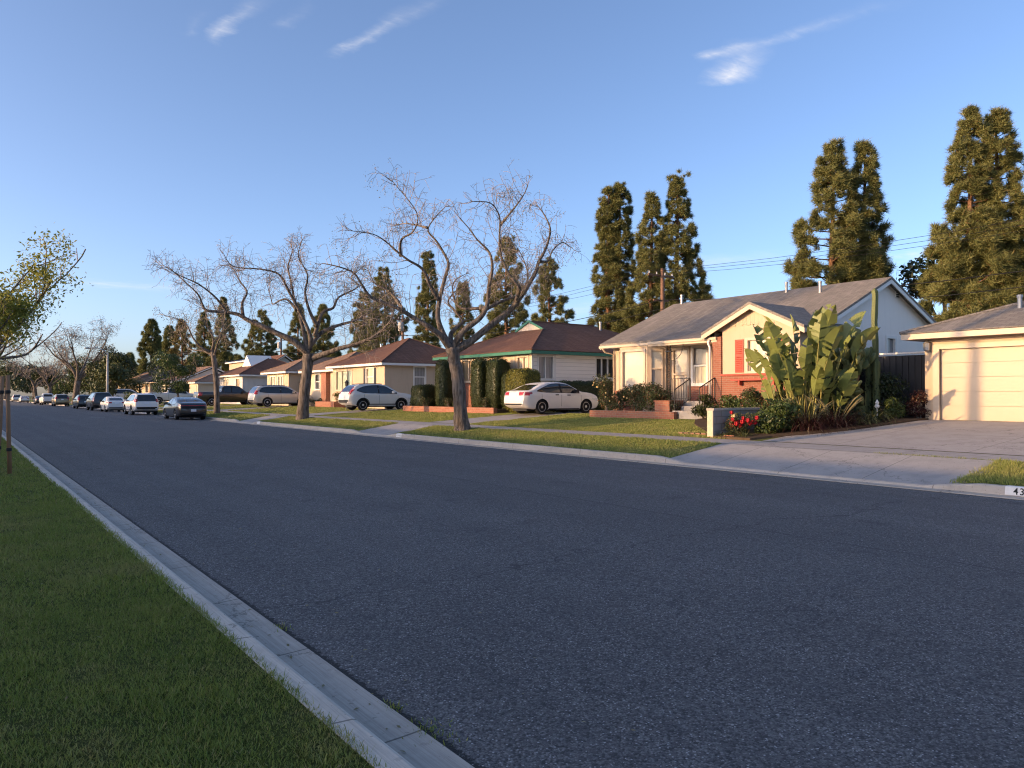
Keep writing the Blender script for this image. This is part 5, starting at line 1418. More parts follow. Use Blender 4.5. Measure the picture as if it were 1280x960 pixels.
# tree 1: coordinates read off the trunk and limbs, one unit = 10.6 mm
limb_tree('bare_street_tree', 'nearest bare street tree, thick trunk forking into many curved limbs before the green trimmed bungalow', (15.0, 23.7, .31), .01063,
  [(440, 897, 31), (434, 850, 24), (428, 760, 22.5), (420, 690, 21.5), (410, 640, 21.5), (403, 600, 22)],
  [(0, -1.6, 15, 3.5, [(402, 610), (368, 560), (330, 530), (285, 502), (235, 470), (190, 452), (142, 430), (115, 388), (90, 350), (48, 334), (-5, 322)]),
   (0, 1.2, 9, 3, [(235, 470), (205, 420), (165, 380), (120, 352), (95, 300)]),
   (0, .9, 14, 3.5, [(400, 605), (372, 550), (352, 490), (356, 425), (375, 340), (386, 300), (380, 268), (345, 205), (312, 160), (335, 110), (372, 66)]),
   (.3, 1.9, 6, 2.5, [(312, 160), (285, 138), (230, 122), (172, 118)]),
   (.2, -1.4, 9, 2.5, [(356, 425), (330, 380), (305, 322), (262, 296), (226, 268), (190, 236), (150, 214), (78, 208)]),
   (0, -2.2, 6, 2.5, [(226, 268), (240, 226), (285, 205), (300, 150), (230, 60)]),
   (0, 1.6, 11, 3, [(403, 600), (398, 545), (432, 508), (430, 490), (402, 450), (380, 420), (402, 380), (440, 350)]),
   (0, -1.0, 14, 3, [(408, 600), (440, 545), (500, 495), (524, 450), (532, 380), (542, 330), (540, 292), (528, 262), (492, 226), (472, 196), (430, 148)]),
   (0, 2.2, 8, 2.5, [(524, 455), (470, 452), (420, 440), (395, 380), (400, 330), (440, 300)]),
   (0, .6, 17, 4, [(412, 608), (462, 580), (530, 522), (600, 462), (640, 412), (668, 366), (692, 320), (702, 284), (722, 246), (737, 200), (742, 160), (722, 108), (700, 72)]),
   (.2, -1.9, 9, 3, [(622, 430), (634, 390), (602, 350), (572, 282), (568, 220), (568, 158), (540, 122), (482, 122)]),
   (-.3, 1.9, 8, 2.5, [(510, 470), (572, 430), (634, 395), (665, 330), (650, 250), (620, 190)]),
   (.2, 1.0, 6, 2.5, [(702, 284), (735, 278), (750, 240), (785, 205), (820, 220)]),
   (0, -1.5, 6, 2.5, [(568, 158), (600, 130), (640, 90), (660, 60)])],
  11, 6.6, 1.15, .012, ('leaf_pale', 5200, .05, lambda v: v.z > 4.2 and (v.dot(RGT) > 1.4 or v.dot(RGT) < -2.2)), .34, .55)
limb_tree('bare_street_tree', 'second bare street tree with one long level limb reaching right over the lawn', (15.0, 39.6, .31), .01331,
  [(632, 842, 27), (636, 780, 22), (644, 700, 21), (651, 620, 21), (655, 572, 22)],
  [(0, -1.5, 17, 4, [(655, 572), (600, 522), (540, 492), (480, 462), (430, 440), (390, 416), (330, 408), (280, 404), (262, 378), (254, 345), (222, 310), (150, 240)]),
   (0, 1.5, 8, 3, [(392, 416), (380, 360), (386, 310), (350, 262), (310, 200), (260, 190)]),
   (0, -1.8, 7, 2.5, [(330, 408), (300, 350), (250, 300), (190, 270), (130, 230)]),
   (0, .8, 12, 3, [(652, 555), (630, 470), (610, 400), (590, 350), (575, 270), (560, 210), (572, 140), (560, 100)]),
   (0, 2.0, 7, 2.5, [(606, 392), (560, 346), (520, 345), (480, 356), (462, 320), (440, 260)]),
   (0, -2, 11, 3, [(660, 555), (668, 500), (640, 420), (600, 330), (565, 262), (500, 245), (400, 236), (370, 190)]),
   (0, 1.5, 12, 3, [(665, 535), (702, 482), (760, 452), (830, 430), (880, 396), (930, 358), (985, 330)]),
   (0, -1.3, 16, 5, [(668, 592), (720, 576), (790, 553), (860, 536), (930, 506), (975, 470), (1000, 440), (1010, 400)]),
   (0, 1.8, 10, 3, [(680, 500), (700, 402), (740, 378), (760, 330), (832, 282), (800, 240), (850, 190)]),
   (0, -1.6, 9, 3, [(690, 460), (668, 400), (655, 330), (670, 260), (640, 190), (660, 130)])],
  12, 5.6, 1.45, .014, None, .34, .25, rmin=.0075)
limb_tree('bare_street_tree', 'slimmer third bare street tree right of the black liftback with sparse pale leaves', (15.0, 56.0, .31), .01765,
  [(290, 828, 13), (289, 760, 10.5), (285, 690, 10.5), (277, 610, 10), (270, 575, 10)],
  [(0, -1, 7, 2, [(270, 578), (235, 560), (205, 520), (185, 470), (150, 445), (100, 430)]),
   (0, 1, 6, 2, [(272, 590), (225, 570), (170, 562), (130, 520), (110, 480)]),
   (0, .8, 7, 2, [(270, 578), (270, 520), (240, 470), (225, 400), (190, 370)]),
   (0, -1, 6, 2, [(276, 600), (300, 545), (325, 500), (330, 450)]),
   (0, 1.5, 5, 2, [(272, 540), (295, 490), (290, 430), (260, 390)])],
  13, 5, 1.2, .014, ('leaf_pale', 1800, .10, lambda v: v.z > 3.5), .3, .3, rmin=.008)

def bare_tree(name, label, base, H, spread, seed, leaves=None, group=None, r0=.3, rmin=.012, dens=1.2, leafmat='leaf_pale', proto=None, cat='tree'):
    T = thing(name, label, cat, base, 0, group); B = Vector(base); rg = random.Random(seed)
    tb, cr, tips = MB(), MB(), []
    th = H * .26
    tp, tr = smooth_path([B - Vector((0, 0, .2)), B + Vector((0, 0, .5)), B + Vector((rg.uniform(-.3, .3), rg.uniform(-.3, .3), th))], [r0 * 1.35, r0, r0 * .8], 4)
    tb.tube(tp, tr, 10)
    n = 6
    for k in range(n):
        a = 2 * math.pi * (k + rg.uniform(-.3, .3)) / n; inc = rg.uniform(.35, 1.0)
        d = Vector((math.cos(a) * inc, math.sin(a) * inc, 1)).normalized(); L = (H - th) * rg.uniform(.6, .85)
        ex = Vector((math.cos(a), math.sin(a), 0)) * spread * rg.uniform(.55, .95)
        top = tp[-1] + ex + Vector((0, 0, (H - th) * rg.uniform(.5, .95) * (1.15 - inc * .5)))
        q, r_ = smooth_path([tp[-1], tp[-1] + d * L * .3 + rdir(rg) * .2, tp[-1].lerp(top, .65) + rdir(rg) * .6, top], [r0 * .55, r0 * .35, r0 * .2, .03], 5)
        tb.tube(q, r_, 7)
        twigs_on(cr, rg, q, .35, dens, H * .16, .022, tips, droop=.25, rmin=rmin)
        for _ in range(2):
            i = rg.randint(6, len(q) - 3); a2 = a + rg.uniform(-1.2, 1.2)
            q2, r2 = grow(tb, rg, q[i], Vector((math.cos(a2), math.sin(a2), .8)), (H - th) * .4, r_[i] * .7, .02, up=.1, wob=.2, nseg=7, sides=6)
            twigs_on(cr, rg, q2, .2, dens, H * .14, .02, tips, droop=.25, rmin=rmin)
    tb.build('trunk', M['bark'], T, smooth=True, uv=False); cr.build('crown', M['twig'], T, uv=False)
    if leaves:
        cnt, size, sd = leaves; rs = np.random.RandomState(seed); idx = rs.randint(0, len(tips), cnt)
        Pn = np.array([tips[i] for i in idx]) + rs.normal(0, sd, (cnt, 3))
        np_mesh('leaves', leaf_quads(Pn, np.tile([0, 0, .5], (cnt, 1)), size, rs, .42, .9), 4, M[leafmat], T)
    return T
bare_tree('street_tree', 'leafy street tree with fresh yellow green leaves at the left edge', (.2, 27.6, .2), 6.3, 2.8, 21, (12500, .125, .22), r0=.14, rmin=.007, dens=1.3, leafmat='leaf_green')
bare_tree('bare_street_tree', 'largest far bare tree spreading above the gold sport utility', (15.0, 134, .3), 13.6, 6.6, 22, (2500, .16, .3), r0=.5, rmin=.02, dens=.9)
for k, (x, y, H_, sp_, lab) in enumerate([(14.9, 172, 11, 6, 'far bare tree beyond the largest one, over the dark sedan'), (15.1, 205, 12, 7, 'bare tree over the last white cars of the row')]):
    bare_tree('bare_street_tree', lab, (x, y, .3), H_, sp_, 30 + k, None, r0=.42, rmin=.025, dens=.7)
for k, (x, y, H_, sp_, lab) in enumerate([(.5, 48, 7.4, 4.2, 'reddish bare tree just behind the leafy tree on the near side'), (.45, 68, 8.0, 4.8, 'bare tree second behind the leafy tree on the near side'), (.5, 92, 8.5, 5.0, 'bare tree farthest back on the near side of the street')]):
    bare_tree('bare_street_tree', lab, (x, y, .2), H_, sp_, 40 + k, (700, .12, .2), r0=.3, rmin=.014, dens=.8)

# ---- pines ---------------------------------------------------------------------------------
def tuft(rs, n=115):
    """needles of one shoot: thin blades fanning outward and up from its axis (+z)"""
    d = rs.normal(size=(n, 3)); d[:, 2] = np.abs(d[:, 2]) * .8 + .15; d /= np.linalg.norm(d, axis=1)[:, None]
    o = rs.normal(0, .17, (n, 3)); l = rs.uniform(.35, .95, n)[:, None]
    s_ = np.cross(d, rs.normal(size=(n, 3))); s_ /= np.linalg.norm(s_, axis=1)[:, None]
    w = .036
    V = np.empty((n, 3, 3)); V[:, 0] = o - s_ * w; V[:, 1] = o + s_ * w; V[:, 2] = o + d * l
    return V
TUFTS = [tuft(np.random.RandomState(k)) for k in range(5)]
def frame_from(d, a):
    d = d.normalized(); x = d.orthogonal().normalized(); y = d.cross(x)
    c, s_ = math.cos(a), math.sin(a); x2 = x * c + y * s_; y2 = d.cross(x2)
    return np.array([x2, y2, d])
def pine(name, label, base, H, prof, seed, mat='needle', low=.12, dens=1.0, tsz=.5, stems=None, group=None, gap=.75, lift=.15):
    """prof: [(fraction of height, crown radius)]; branches in loose whorls, tufts gathered on their outer half"""
    T = thing(name, label, 'pine tree', base, 0, group); B = Vector(base); rg = random.Random(seed)
    tb = MB(); out = []
    for (ox, oy, hf, rf) in (stems or [(0, 0, 1, 1)]):
        h = H * hf; r0 = .016 * h + .06
        lean = Vector((ox, oy, 0))
        def axis(z): 
            t = min(1, z / (h * .4)); return B + lean * t + Vector((.12 * math.sin(z * .5 + seed), .12 * math.cos(z * .43 + seed), z))
        zs = [h * k / 14 for k in range(15)]
        tb.tube([axis(z) - Vector((0, 0, .2 if k == 0 else 0)) for k, z in enumerate(zs)], [r0 * (1 - .93 * k / 14) + .012 for k in range(15)], 8)
        z = h * low
        while z < h * .985:
            f = z / h; R_ = interp(prof, f) * rf
            nb = 5 if f < .9 else 4
            a0 = rg.uniform(0, 6.28)
            for b in range(nb):
                if rg.random() < .12: continue
                a = a0 + 6.283 * b / nb + rg.uniform(-.35, .35)
                L = R_ * rg.uniform(.55, 1.12)
                p0 = axis(z + rg.uniform(-.2, .2)); hd = Vector((math.cos(a), math.sin(a), 0))
                rise = L * rg.uniform(-.12, .2) + L * lift * (1 + f)
                pts = [p0, p0 + hd * L * .5 + Vector((0, 0, rise * .2)), p0 + hd * L * .8 + Vector((0, 0, rise * .55)), p0 + hd * L + Vector((0, 0, rise))]
                tb.tube(pts, [.022 + .012 * L, .02 + .006 * L, .016, .01], 4, cap=False)
                nc = max(1, int(L * 1.15 * dens + rg.random())); cl = [(1 - (rg.random() ** 1.3) * gap if L > .8 else rg.uniform(.3, 1), rg.uniform(-1, 1)) for _ in range(nc)]; cl[0] = (.97, 0)
                for k in range(nc * 7):
                    t = min(1, max(.05, cl[k % nc][0] + rg.gauss(0, .12)))
                    i = min(2, int(t * 3)); q = pts[i].lerp(pts[i + 1], min(1, t * 3 - i))
                    sd = Vector((-hd.y, hd.x, 0)) * (cl[k % nc][1] * (.1 + .3 * L * (1.15 - t)) + rg.gauss(0, .23)) + Vector((0, 0, rg.gauss(.03, .17)))
                    d = (hd * rg.uniform(.3, 1) + sd * .7 + Vector((0, 0, rg.uniform(.1, .9))))
                    s_ = tsz * rg.uniform(.7, 1.2) * (1.12 - .4 * f)
                    q = q + sd
                    out.append((TUFTS[rg.randrange(5)] * s_) @ frame_from(d, rg.uniform(0, 6.28)) + np.array(q))
            z += rg.uniform(.42, .8) * (1.15 - .45 * f) / max(.6, dens ** .5)
        out.append((TUFTS[0] * tsz) @ frame_from(Vector((0, 0, 1)), 0) + np.array(axis(h * .99)))
    tb.build('trunk', M['pine_bark'], T, smooth=True, uv=False)
    np_mesh('crown', np.concatenate(out).reshape(-1, 3), 3, M[mat], T)
    return T
COLP = [(0, .8), (.1, 2.6), (.35, 2.3), (.6, 1.7), (.85, 1.1), (1, .25)]
BRD = [(0, .8), (.12, 3.2), (.3, 3.1), (.55, 2.2), (.8, 1.1), (1, .15)]
pine('pine_tree', 'tall narrow pine rising alone right of the nearest bare tree', (42, 44, .6), 17.6, [(0, 1), (.1, 2.2), (.3, 1.9), (.5, 1.4), (.75, 1.1), (.92, .65), (1, .15)], 101, stems=[(.3, -.2, 1, 1), (-.45, .3, .985, .8)], low=.1)
pine('pine_tree', 'twin topped dark pine behind the utility pole', (43, 39.6, .6), 17.3, [(0, 1), (.15, 2.6), (.4, 2.3), (.7, 1.4), (.9, .65), (1, .12)], 102, stems=[(.7, -.5, 1, 1), (-.9, .6, .93, .8)])
pine('pine_tree', 'clumpy two headed pine with a red trunk above the ridge of the brick house', (42, 25.2, .6), 15.9, [(0, 1.5), (.2, 2.7), (.4, 2.7), (.65, 1.8), (.85, 1.0), (1, .2)], 103, 'needle', stems=[(-.2, .2, .985, 1), (1.3, -.9, 1, .72)], low=.24, gap=.6, tsz=.55)
pine('pine_tree', 'huge bushy rust tinged pine at the right edge', (42, 17.2, .6), 15.4, [(0, 1.8), (.15, 3.6), (.35, 2.9), (.6, 1.75), (.85, .9), (1, .15)], 104, 'needle', stems=[(-.6, .5, 1, .8), (.4, -.3, 1, .8), (2.2, -2.0, .93, 1)], low=.16, dens=1.15, gap=.85)
pine('pine_tree', 'second bushy pine cut by the right edge of the picture', (44, 12.6, .6), 14.8, BRD, 105, 'needle_brown', low=.14, dens=1.2, gap=.85)
pine('pine_tree', 'wide low pine right of the nearest bare tree crown', (44, 54.8, .6), 13.6, [(0, 1), (.15, 3.4), (.4, 2.6), (.7, 1.4), (1, .3)], 106)
pine('pine_tree', 'tall pine half hidden by the crown of the nearest bare tree', (44, 61.5, .6), 16.6, [(0, 1), (.15, 3.0), (.45, 2.4), (.75, 1.5), (1, .3)], 107)
pine('pine_tree', 'slim pine seen through the left limbs of the nearest bare tree', (44, 77, .6), 17.4, [(0, .7), (.2, 1.7), (.6, 1.2), (1, .3)], 108, low=.2)
pine('pine_tree', 'small pine behind the fork of the nearest bare tree', (44, 69.6, .6), 13, [(0, .7), (.2, 1.8), (.6, 1.2), (1, .3)], 109)
pine('pine_tree', 'broad dark pine between the first and second bare trees', (44, 88, .6), 17, [(0, 1), (.15, 3.6), (.45, 3.0), (.75, 1.8), (1, .4)], 110, dens=1.1)
pine('pine_tree', 'shorter pine left of the broad dark one', (44, 94, .6), 14.5, COLP, 111, dens=1.1)
pine('pine_tree', 'pine right behind the second bare tree fork', (44, 108, .6), 14.4, BRD, 112, dens=.9, tsz=.6)
pine('pine_tree', 'pointed pine left of the second bare tree trunk', (44, 118, .6), 15.4, BRD, 113, dens=.9, tsz=.6)
pine('pine_tree', 'round shouldered pine between the second and third bare trees', (42, 130, .6), 15, [(0, 1), (.1, 4), (.4, 3.8), (.7, 2.4), (1, .5)], 114, dens=.9, tsz=.62)
pine('pine_tree', 'tall pointed pine behind the third bare tree', (40, 145, .6), 18.8, BRD, 115, dens=.8, tsz=.68)
pine('pine_tree', 'stepped pine just left of the third bare tree crown', (38, 151, .6), 16.6, BRD, 116, dens=.8, tsz=.68)
pine('pine_tree', 'rusty pine left of the third bare tree', (37, 164, .6), 16.2, BRD, 117, 'needle_brown', dens=.7, tsz=.75)
pine('pine_tree', 'middle pine of the far trio above the white gabled house', (36.5, 172, .6), 15.4, COLP, 118, dens=.8, tsz=.75)
pine('pine_tree', 'tallest far left pine, dense and column shaped', (36, 188, .6), 18, [(0, 1.5), (.15, 3.0), (.5, 2.6), (.8, 1.7), (1, .4)], 119, dens=.9, tsz=.8)
pine('pine_tree', 'small pointed pine left of the tall column shaped one', (36, 214, .6), 11.6, [(0, 1), (.3, 2.4), (.7, 1.5), (1, .3)], 120, dens=.7, tsz=1.0)

# ---- broad leaved trees far up the street and behind the houses ---------------------------
def leafy_tree(name, label, base, H, rad, seed, mat='leaf_olive', n=5200, size=.3, trunk_h=.3, lumps=11, group=None, cat='tree'):
    T = thing(name, label, cat, base, 0, group); B = Vector(base); rg = random.Random(seed); rs = np.random.RandomState(seed)
    tb = MB(); th = H * trunk_h; fork = B + Vector((0, 0, th))
    tb.tube([B - Vector((0, 0, .2)), B + Vector((.05, .03, th * .5)), fork], [.03 * H, .022 * H, .018 * H], 8)
    Ps, Ns = [], []
    for k in range(lumps):
        a = rg.uniform(0, 6.28); rr = rad * rg.uniform(.1, .75); z = th + (H - th) * rg.uniform(.12, .85)
        c = B + Vector((math.cos(a) * rr, math.sin(a) * rr, z)); lr = rad * rg.uniform(.28, .5)
        tb.tube([fork, fork.lerp(c, .55) + rdir(rg) * .25, c], [.012 * H, .008 * H, .015], 5, cap=False)
        m = n // lumps; d = rs.normal(size=(m, 3)); d /= np.linalg.norm(d, axis=1)[:, None]
        q = d * (lr * rs.uniform(.35, 1.05, m) ** .6)[:, None] * np.array([1, 1, .72])
        Ps.append(q + np.array(c)); Ns.append(d)
    tb.build('trunk', M['bark'], T, smooth=True, uv=False)
    np_mesh('crown', leaf_quads(np.concatenate(Ps), np.concatenate(Ns), size, rs, .5, .8), 4, M[mat], T)
    return T
leafy_tree('broadleaf_tree', 'dark round tree behind the right end of the brick house roof', (47, 21.5, .6), 10.4, 3.0, 201, 'leaf_dark', 7000, .3)
leafy_tree('broadleaf_tree', 'thin pale tree in the gap right of the white gable', (56, 21.5, .6), 9.2, 2.6, 202, 'leaf_olive', 1500, .22)
leafy_tree('broadleaf_tree', 'dense green tree in the yard left of the third bare tree', (19.6, 88.5, .6), 5.8, 2.5, 203, 'leaf_bush', 7000, .2, .2)
for k, (x, y, H_, r_, mt, lab) in enumerate([(18.0, 121, 6.6, 4.2, 'leaf_hedge', 'spreading green tree right of the street light'), (16.8, 112, 5.4, 3.0, 'leaf_olive', 'low green tree before the street light'), (19.5, 146, 8, 5, 'leaf_hedge', 'green tree right under the largest bare tree'),
        (24, 162, 10.5, 5, 'leaf_dark', 'dark round tree behind the largest bare tree'), (20, 182, 8, 5, 'leaf_bush', 'green tree behind the far white pickup'), (18.5, 208, 8, 5, 'leaf_hedge', 'green tree behind the last white sedan'), (17, 240, 9, 6, 'leaf_dark', 'dark tree closing the row of parked cars'),
        (13, 290, 12, 8, 'leaf_olive', 'hazy olive tree at the far end of the street'), (3, 320, 12, 8, 'leaf_olive', 'tree at the very end of the street behind the wooden stakes'), (27, 196, 9, 6, 'leaf_olive', 'olive tree between far pines and far houses'), (30, 140, 6.5, 4, 'leaf_olive', 'bushy tree behind the yellow lit house')]):
    leafy_tree('broadleaf_tree', lab, (x, y, .5), H_, r_, 210 + k, mt, 5200, .38 if y < 200 else .6, .22, 12)
def palm(label, base, H, seed, n=16, fl=1.6):
    T = thing('palm_tree', label, 'palm tree', base, 0, 'small palms up the street'); rg = random.Random(seed); B = Vector(base); tb = MB(); V = []
    tb.tube([B, B + Vector((.05, 0, H * .5)), B + Vector((0, .05, H))], [.16, .12, .11], 8); tb.build('trunk', M['pine_bark'], T, uv=False)
    top = B + Vector((0, 0, H))
    for k in range(n):
        a = 6.283 * k / n + rg.uniform(-.2, .2); el = rg.uniform(-.1, 1.0); hd = Vector((math.cos(a), math.sin(a), 0)); sd = Vector((-hd.y, hd.x, 0)); prev = top; d = (hd * math.cos(el) + Vector((0, 0, math.sin(el))))
        for j in range(7):
            nx = prev + d * fl / 7; d = (d - Vector((0, 0, .2))).normalized(); w = .34 * fl * math.sin(math.pi * (j + .7) / 8)
            for sg in (-1, 1):
                for u in range(2):
                    p = prev.lerp(nx, u / 2); q = p + sd * sg * w + d * w * .6 - Vector((0, 0, w * .35))
                    V += [p, p + d * .05, q + d * .02, q]
            prev = nx
    np_mesh('crown', np.array([tuple(v) for v in V]), 4, M['palm'], T); return T
palm('small palm nearest the white gabled house', (21.5, 120.5, .6), 2.9, 1, fl=1.9); palm('small palm in the middle of the front yard trio', (22, 128, .6), 3.3, 2, fl=2.0); palm('small palm of the trio nearest the street light', (22.5, 137, .6), 3.0, 3, fl=2.1)

pine('pine_tree', 'tall bare trunked pine out of view, added to shade the garage door', (-7.0, 19.3, .6), 14.5, [(0, 1), (.6, 2.2), (.8, 1.6), (1, .4)], 130, low=.62)  # unseen tree, added to throw a trunk shadow on the garage door
# ================================================================== GARDEN PLANTS
def blob_leaves(name, T, lumps, n, size, mat, seed, aspect=.55, jit=.8, shell=.55, flat=.8):
    """lumps: (x,y,z,r); leaves through the outer part of every lump"""
    rs = np.random.RandomState(seed); Ps, Ns = [], []
    tot = sum(l[3] ** 2 for l in lumps)
    for (x, y, z, r) in lumps:
        m = max(20, int(n * r * r / tot)); d = rs.normal(size=(m, 3)); d /= np.linalg.norm(d, axis=1)[:, None]
        rad = r * (shell + (1.08 - shell) * rs.rand(m)); q = d * rad[:, None] * np.array([1, 1, flat]) + np.array([x, y, z])
        Ps.append(q); Ns.append(d)
    Pn = np.concatenate(Ps); Nn = np.concatenate(Ns)
    g_ = root_loc(T).z; k = Pn[:, 2] > g_ - .02
    return np_mesh(name, leaf_quads(Pn[k], Nn[k], size, rs, aspect, jit), 4, M[mat], T)
def shrub(name, label, base, w, h, mat, seed, n=2600, size=.07, cat='shrub', group=None, lumps=9, stems=True, d=None):
    T = thing(name, label, cat, base, 0, group); rg = random.Random(seed); B = Vector(base); L = []
    d = d or w
    for k in range(lumps):
        a = rg.uniform(0, 6.28); q = rg.uniform(.1, .75); r = min(w, d, h) * rg.uniform(.22, .34)
        z = min(h - r * .8, max(r * .5, h * rg.uniform(.2, .85)))
        L.append((B.x + math.cos(a) * q * (w / 2 - r * .4), B.y + math.sin(a) * q * (d / 2 - r * .4), B.z + z, r))
    blob_leaves('foliage', T, L, n, size, mat, seed)
    if stems:
        mb = MB()
        for l in L: mb.tube([B + Vector((rg.uniform(-.08, .08), rg.uniform(-.08, .08), -.05)), B.lerp(Vector(l[:3]), .5) + rdir(rg) * .05, Vector(l[:3])], [.018, .012, .006], 5, cap=False)
        mb.build('stem', M['twig'], T, uv=False)
    return T
def clipped(name, label, x0, x1, y0, y1, z0, z1, mat, seed, dens=900, size=.055, rnd_=.12, cat='hedge', group=None, wob=.05):
    """clipped hedge: a dense core and leaves standing out of its faces"""
    c = ((x0 + x1) / 2, (y0 + y1) / 2, z0); T = thing(name, label, cat, c, 0, group); rs = np.random.RandomState(seed)
    hx, hy, hz = (x1 - x0) / 2, (y1 - y0) / 2, (z1 - z0) / 2; C_ = np.array([c[0], c[1], z0 + hz])
    def surf(d, k):   # superellipsoid surface
        e = 5.0
        t = (np.abs(d[:, 0] / hx) ** e + np.abs(d[:, 1] / hy) ** e + np.abs(d[:, 2] / hz) ** e) ** (-1 / e)
        p = d * t[:, None]
        w_ = 1 + wob * (np.sin(p[:, 0] * 7 + seed) * np.sin(p[:, 2] * 5.3) + np.sin(p[:, 1] * 6.1 + p[:, 2] * 4.1)) * .6
        return p * w_[:, None] * k
    area = 8 * (hx * hy + hy * hz + hx * hz); n = int(area * dens)
    face = rs.choice(3, n, p=np.array([hy * hz, hx * hz, hx * hy]) / (hy * hz + hx * hz + hx * hy))
    q = rs.uniform(-1, 1, (n, 3)); q[np.arange(n), face] = rs.choice([-1, 1], n); q *= np.array([hx, hy, hz])
    p = surf(q, 1.0) * rs.uniform(.93, 1.03, n)[:, None]
    nr = q / np.array([hx, hy, hz]) ** 1; nr = np.sign(nr) * np.abs(nr) ** 4
    np_mesh('foliage', leaf_quads(p + C_, nr, size, rs, .6, .65), 4, M[mat], T)
    mb = MB(); N1, N2 = 14, 22; pts = []
    for i in range(N1 + 1):
        for j in range(N2):
            th, ph = math.pi * i / N1, 2 * math.pi * j / N2
            pts.append((math.sin(th) * math.cos(ph) * hx, math.sin(th) * math.sin(ph) * hy, math.cos(th) * hz))
    pp = surf(np.array(pts) + 1e-6, .95) + C_
    mb.add([tuple(v) for v in pp], [(i * N2 + j, (i + 1) * N2 + j, (i + 1) * N2 + (j + 1) % N2, i * N2 + (j + 1) % N2) for i in range(N1) for j in range(N2)])
    mb.build('core', M['leaf_dark'], T, smooth=True, uv=False)
    return T
def arch_grass(name, label, base, n, L, w, mat, seed, spread=.25, droop=1.0, cat='ornamental grass', plumes=0):
    T = thing(name, label, cat, base, 0); rg = random.Random(seed); B = Vector(base); V = []
    for k in range(n):
        a = rg.uniform(0, 6.28); hd = Vector((math.cos(a), math.sin(a), 0)); sd = Vector((-hd.y, hd.x, 0)); p = B + hd * rg.uniform(0, spread)
        el = rg.uniform(.75, 1.5); l = L * rg.uniform(.6, 1.15); ns = 4
        for j in range(ns):
            d = hd * math.cos(el) + Vector((0, 0, math.sin(el))); q = p + d * l / ns; w0, w1 = w * (1 - j / ns * .8), w * (1 - (j + 1) / ns * .8)
            V += [p - sd * w0, p + sd * w0, q + sd * w1, q - sd * w1]; p = q; el -= droop * rg.uniform(.35, .75)
    np_mesh('blades', np.array([tuple(v) for v in V]), 4, M[mat], T)
    if plumes:
        mb = MB()
        for k in range(plumes):
            a = rg.uniform(0, 6.28); hd = Vector((math.cos(a), math.sin(a), 0)); l = L * rg.uniform(1.0, 1.3)
            pts = [B + hd * l * .15 * j + Vector((0, 0, l * (.3 * j - .028 * j * j))) for j in range(5)]
            mb.tube(pts, [.004, .004, .012, .02, .004], 5, cap=False)
        mb.build('plume', M['leaf_pale'], T, uv=False)
    return T
# planting bed between the driveway and the block wall
mb = MB(); bed = [(17.05, 12.75), (17.7, 12.55), (18.6, 12.05), (19.65, 11.55), (21, 11.3), (22.5, 11.05), (24.3, 11.42), (24.3, 14.75), (22.4, 14.75), (22.4, 13.98), (17.05, 13.98)]
mb.prism([(x, y, gz(x, y) + .06) for x, y in bed], .2); setp(mb.build('planting_bed', M['soil'], uv=False), kind='structure')
mb = MB(); bed = [(21.45, 19.2), (21.45, 23.75), (23.6, 23.9), (23.7, 19.2)][::-1]
mb.prism([(x, y, .9) for x, y in bed], .3); mb.prism([(x, y, gz(x, y) + .05) for x, y in ((17.3, 14.22), (19.5, 14.22), (21, 18.0), (19.8, 17.0))], .2); mb.prism([(x, y, gz(x, y) + .05) for x, y in ((19.5, 14.22), (22.4, 14.22), (22.4, 18.0), (21.0, 18.0))], .2); setp(mb.build('planting_bed', M['soil'], uv=False), kind='structure')
# block wall along the drive
T = thing('block_wall', 'low grey concrete block wall with a cap beside the red roses', 'wall', (19.5, 14.1, .4))
mb = MB(); mb.box(17.12, 22.2, 14.0, 14.2, .3, 1.17); mb.build('wall', M['block'], T)
mb = MB(); mb.box(17.08, 22.2, 13.97, 14.23, 1.172, 1.235); mb.build('coping', M['kerb_old'], T)
mb = MB(); mb.box(17.07, 17.118, 14.0, 14.2, .3, 1.17); mb.build('lit_end_tint', M['stucco_tan'], T)  # thin tan slab, warm sunlight put into the end face's colour
for k in range(6):
    T = MB(); x = 17.62 - .02 * k; y = 14.45 + k * .2
    T.prism([(x - .06, y, .5), (x + .06, y, .5), (x + .06, y + .16, .5), (x - .06, y + .16, .5)], .15)
    setp(T.build('edging_brick', M['brick_low'], loc=(x, y, .4)), 'short red edging brick set on end at the lawn corner by the block wall', 'brick', 'row of edging bricks')
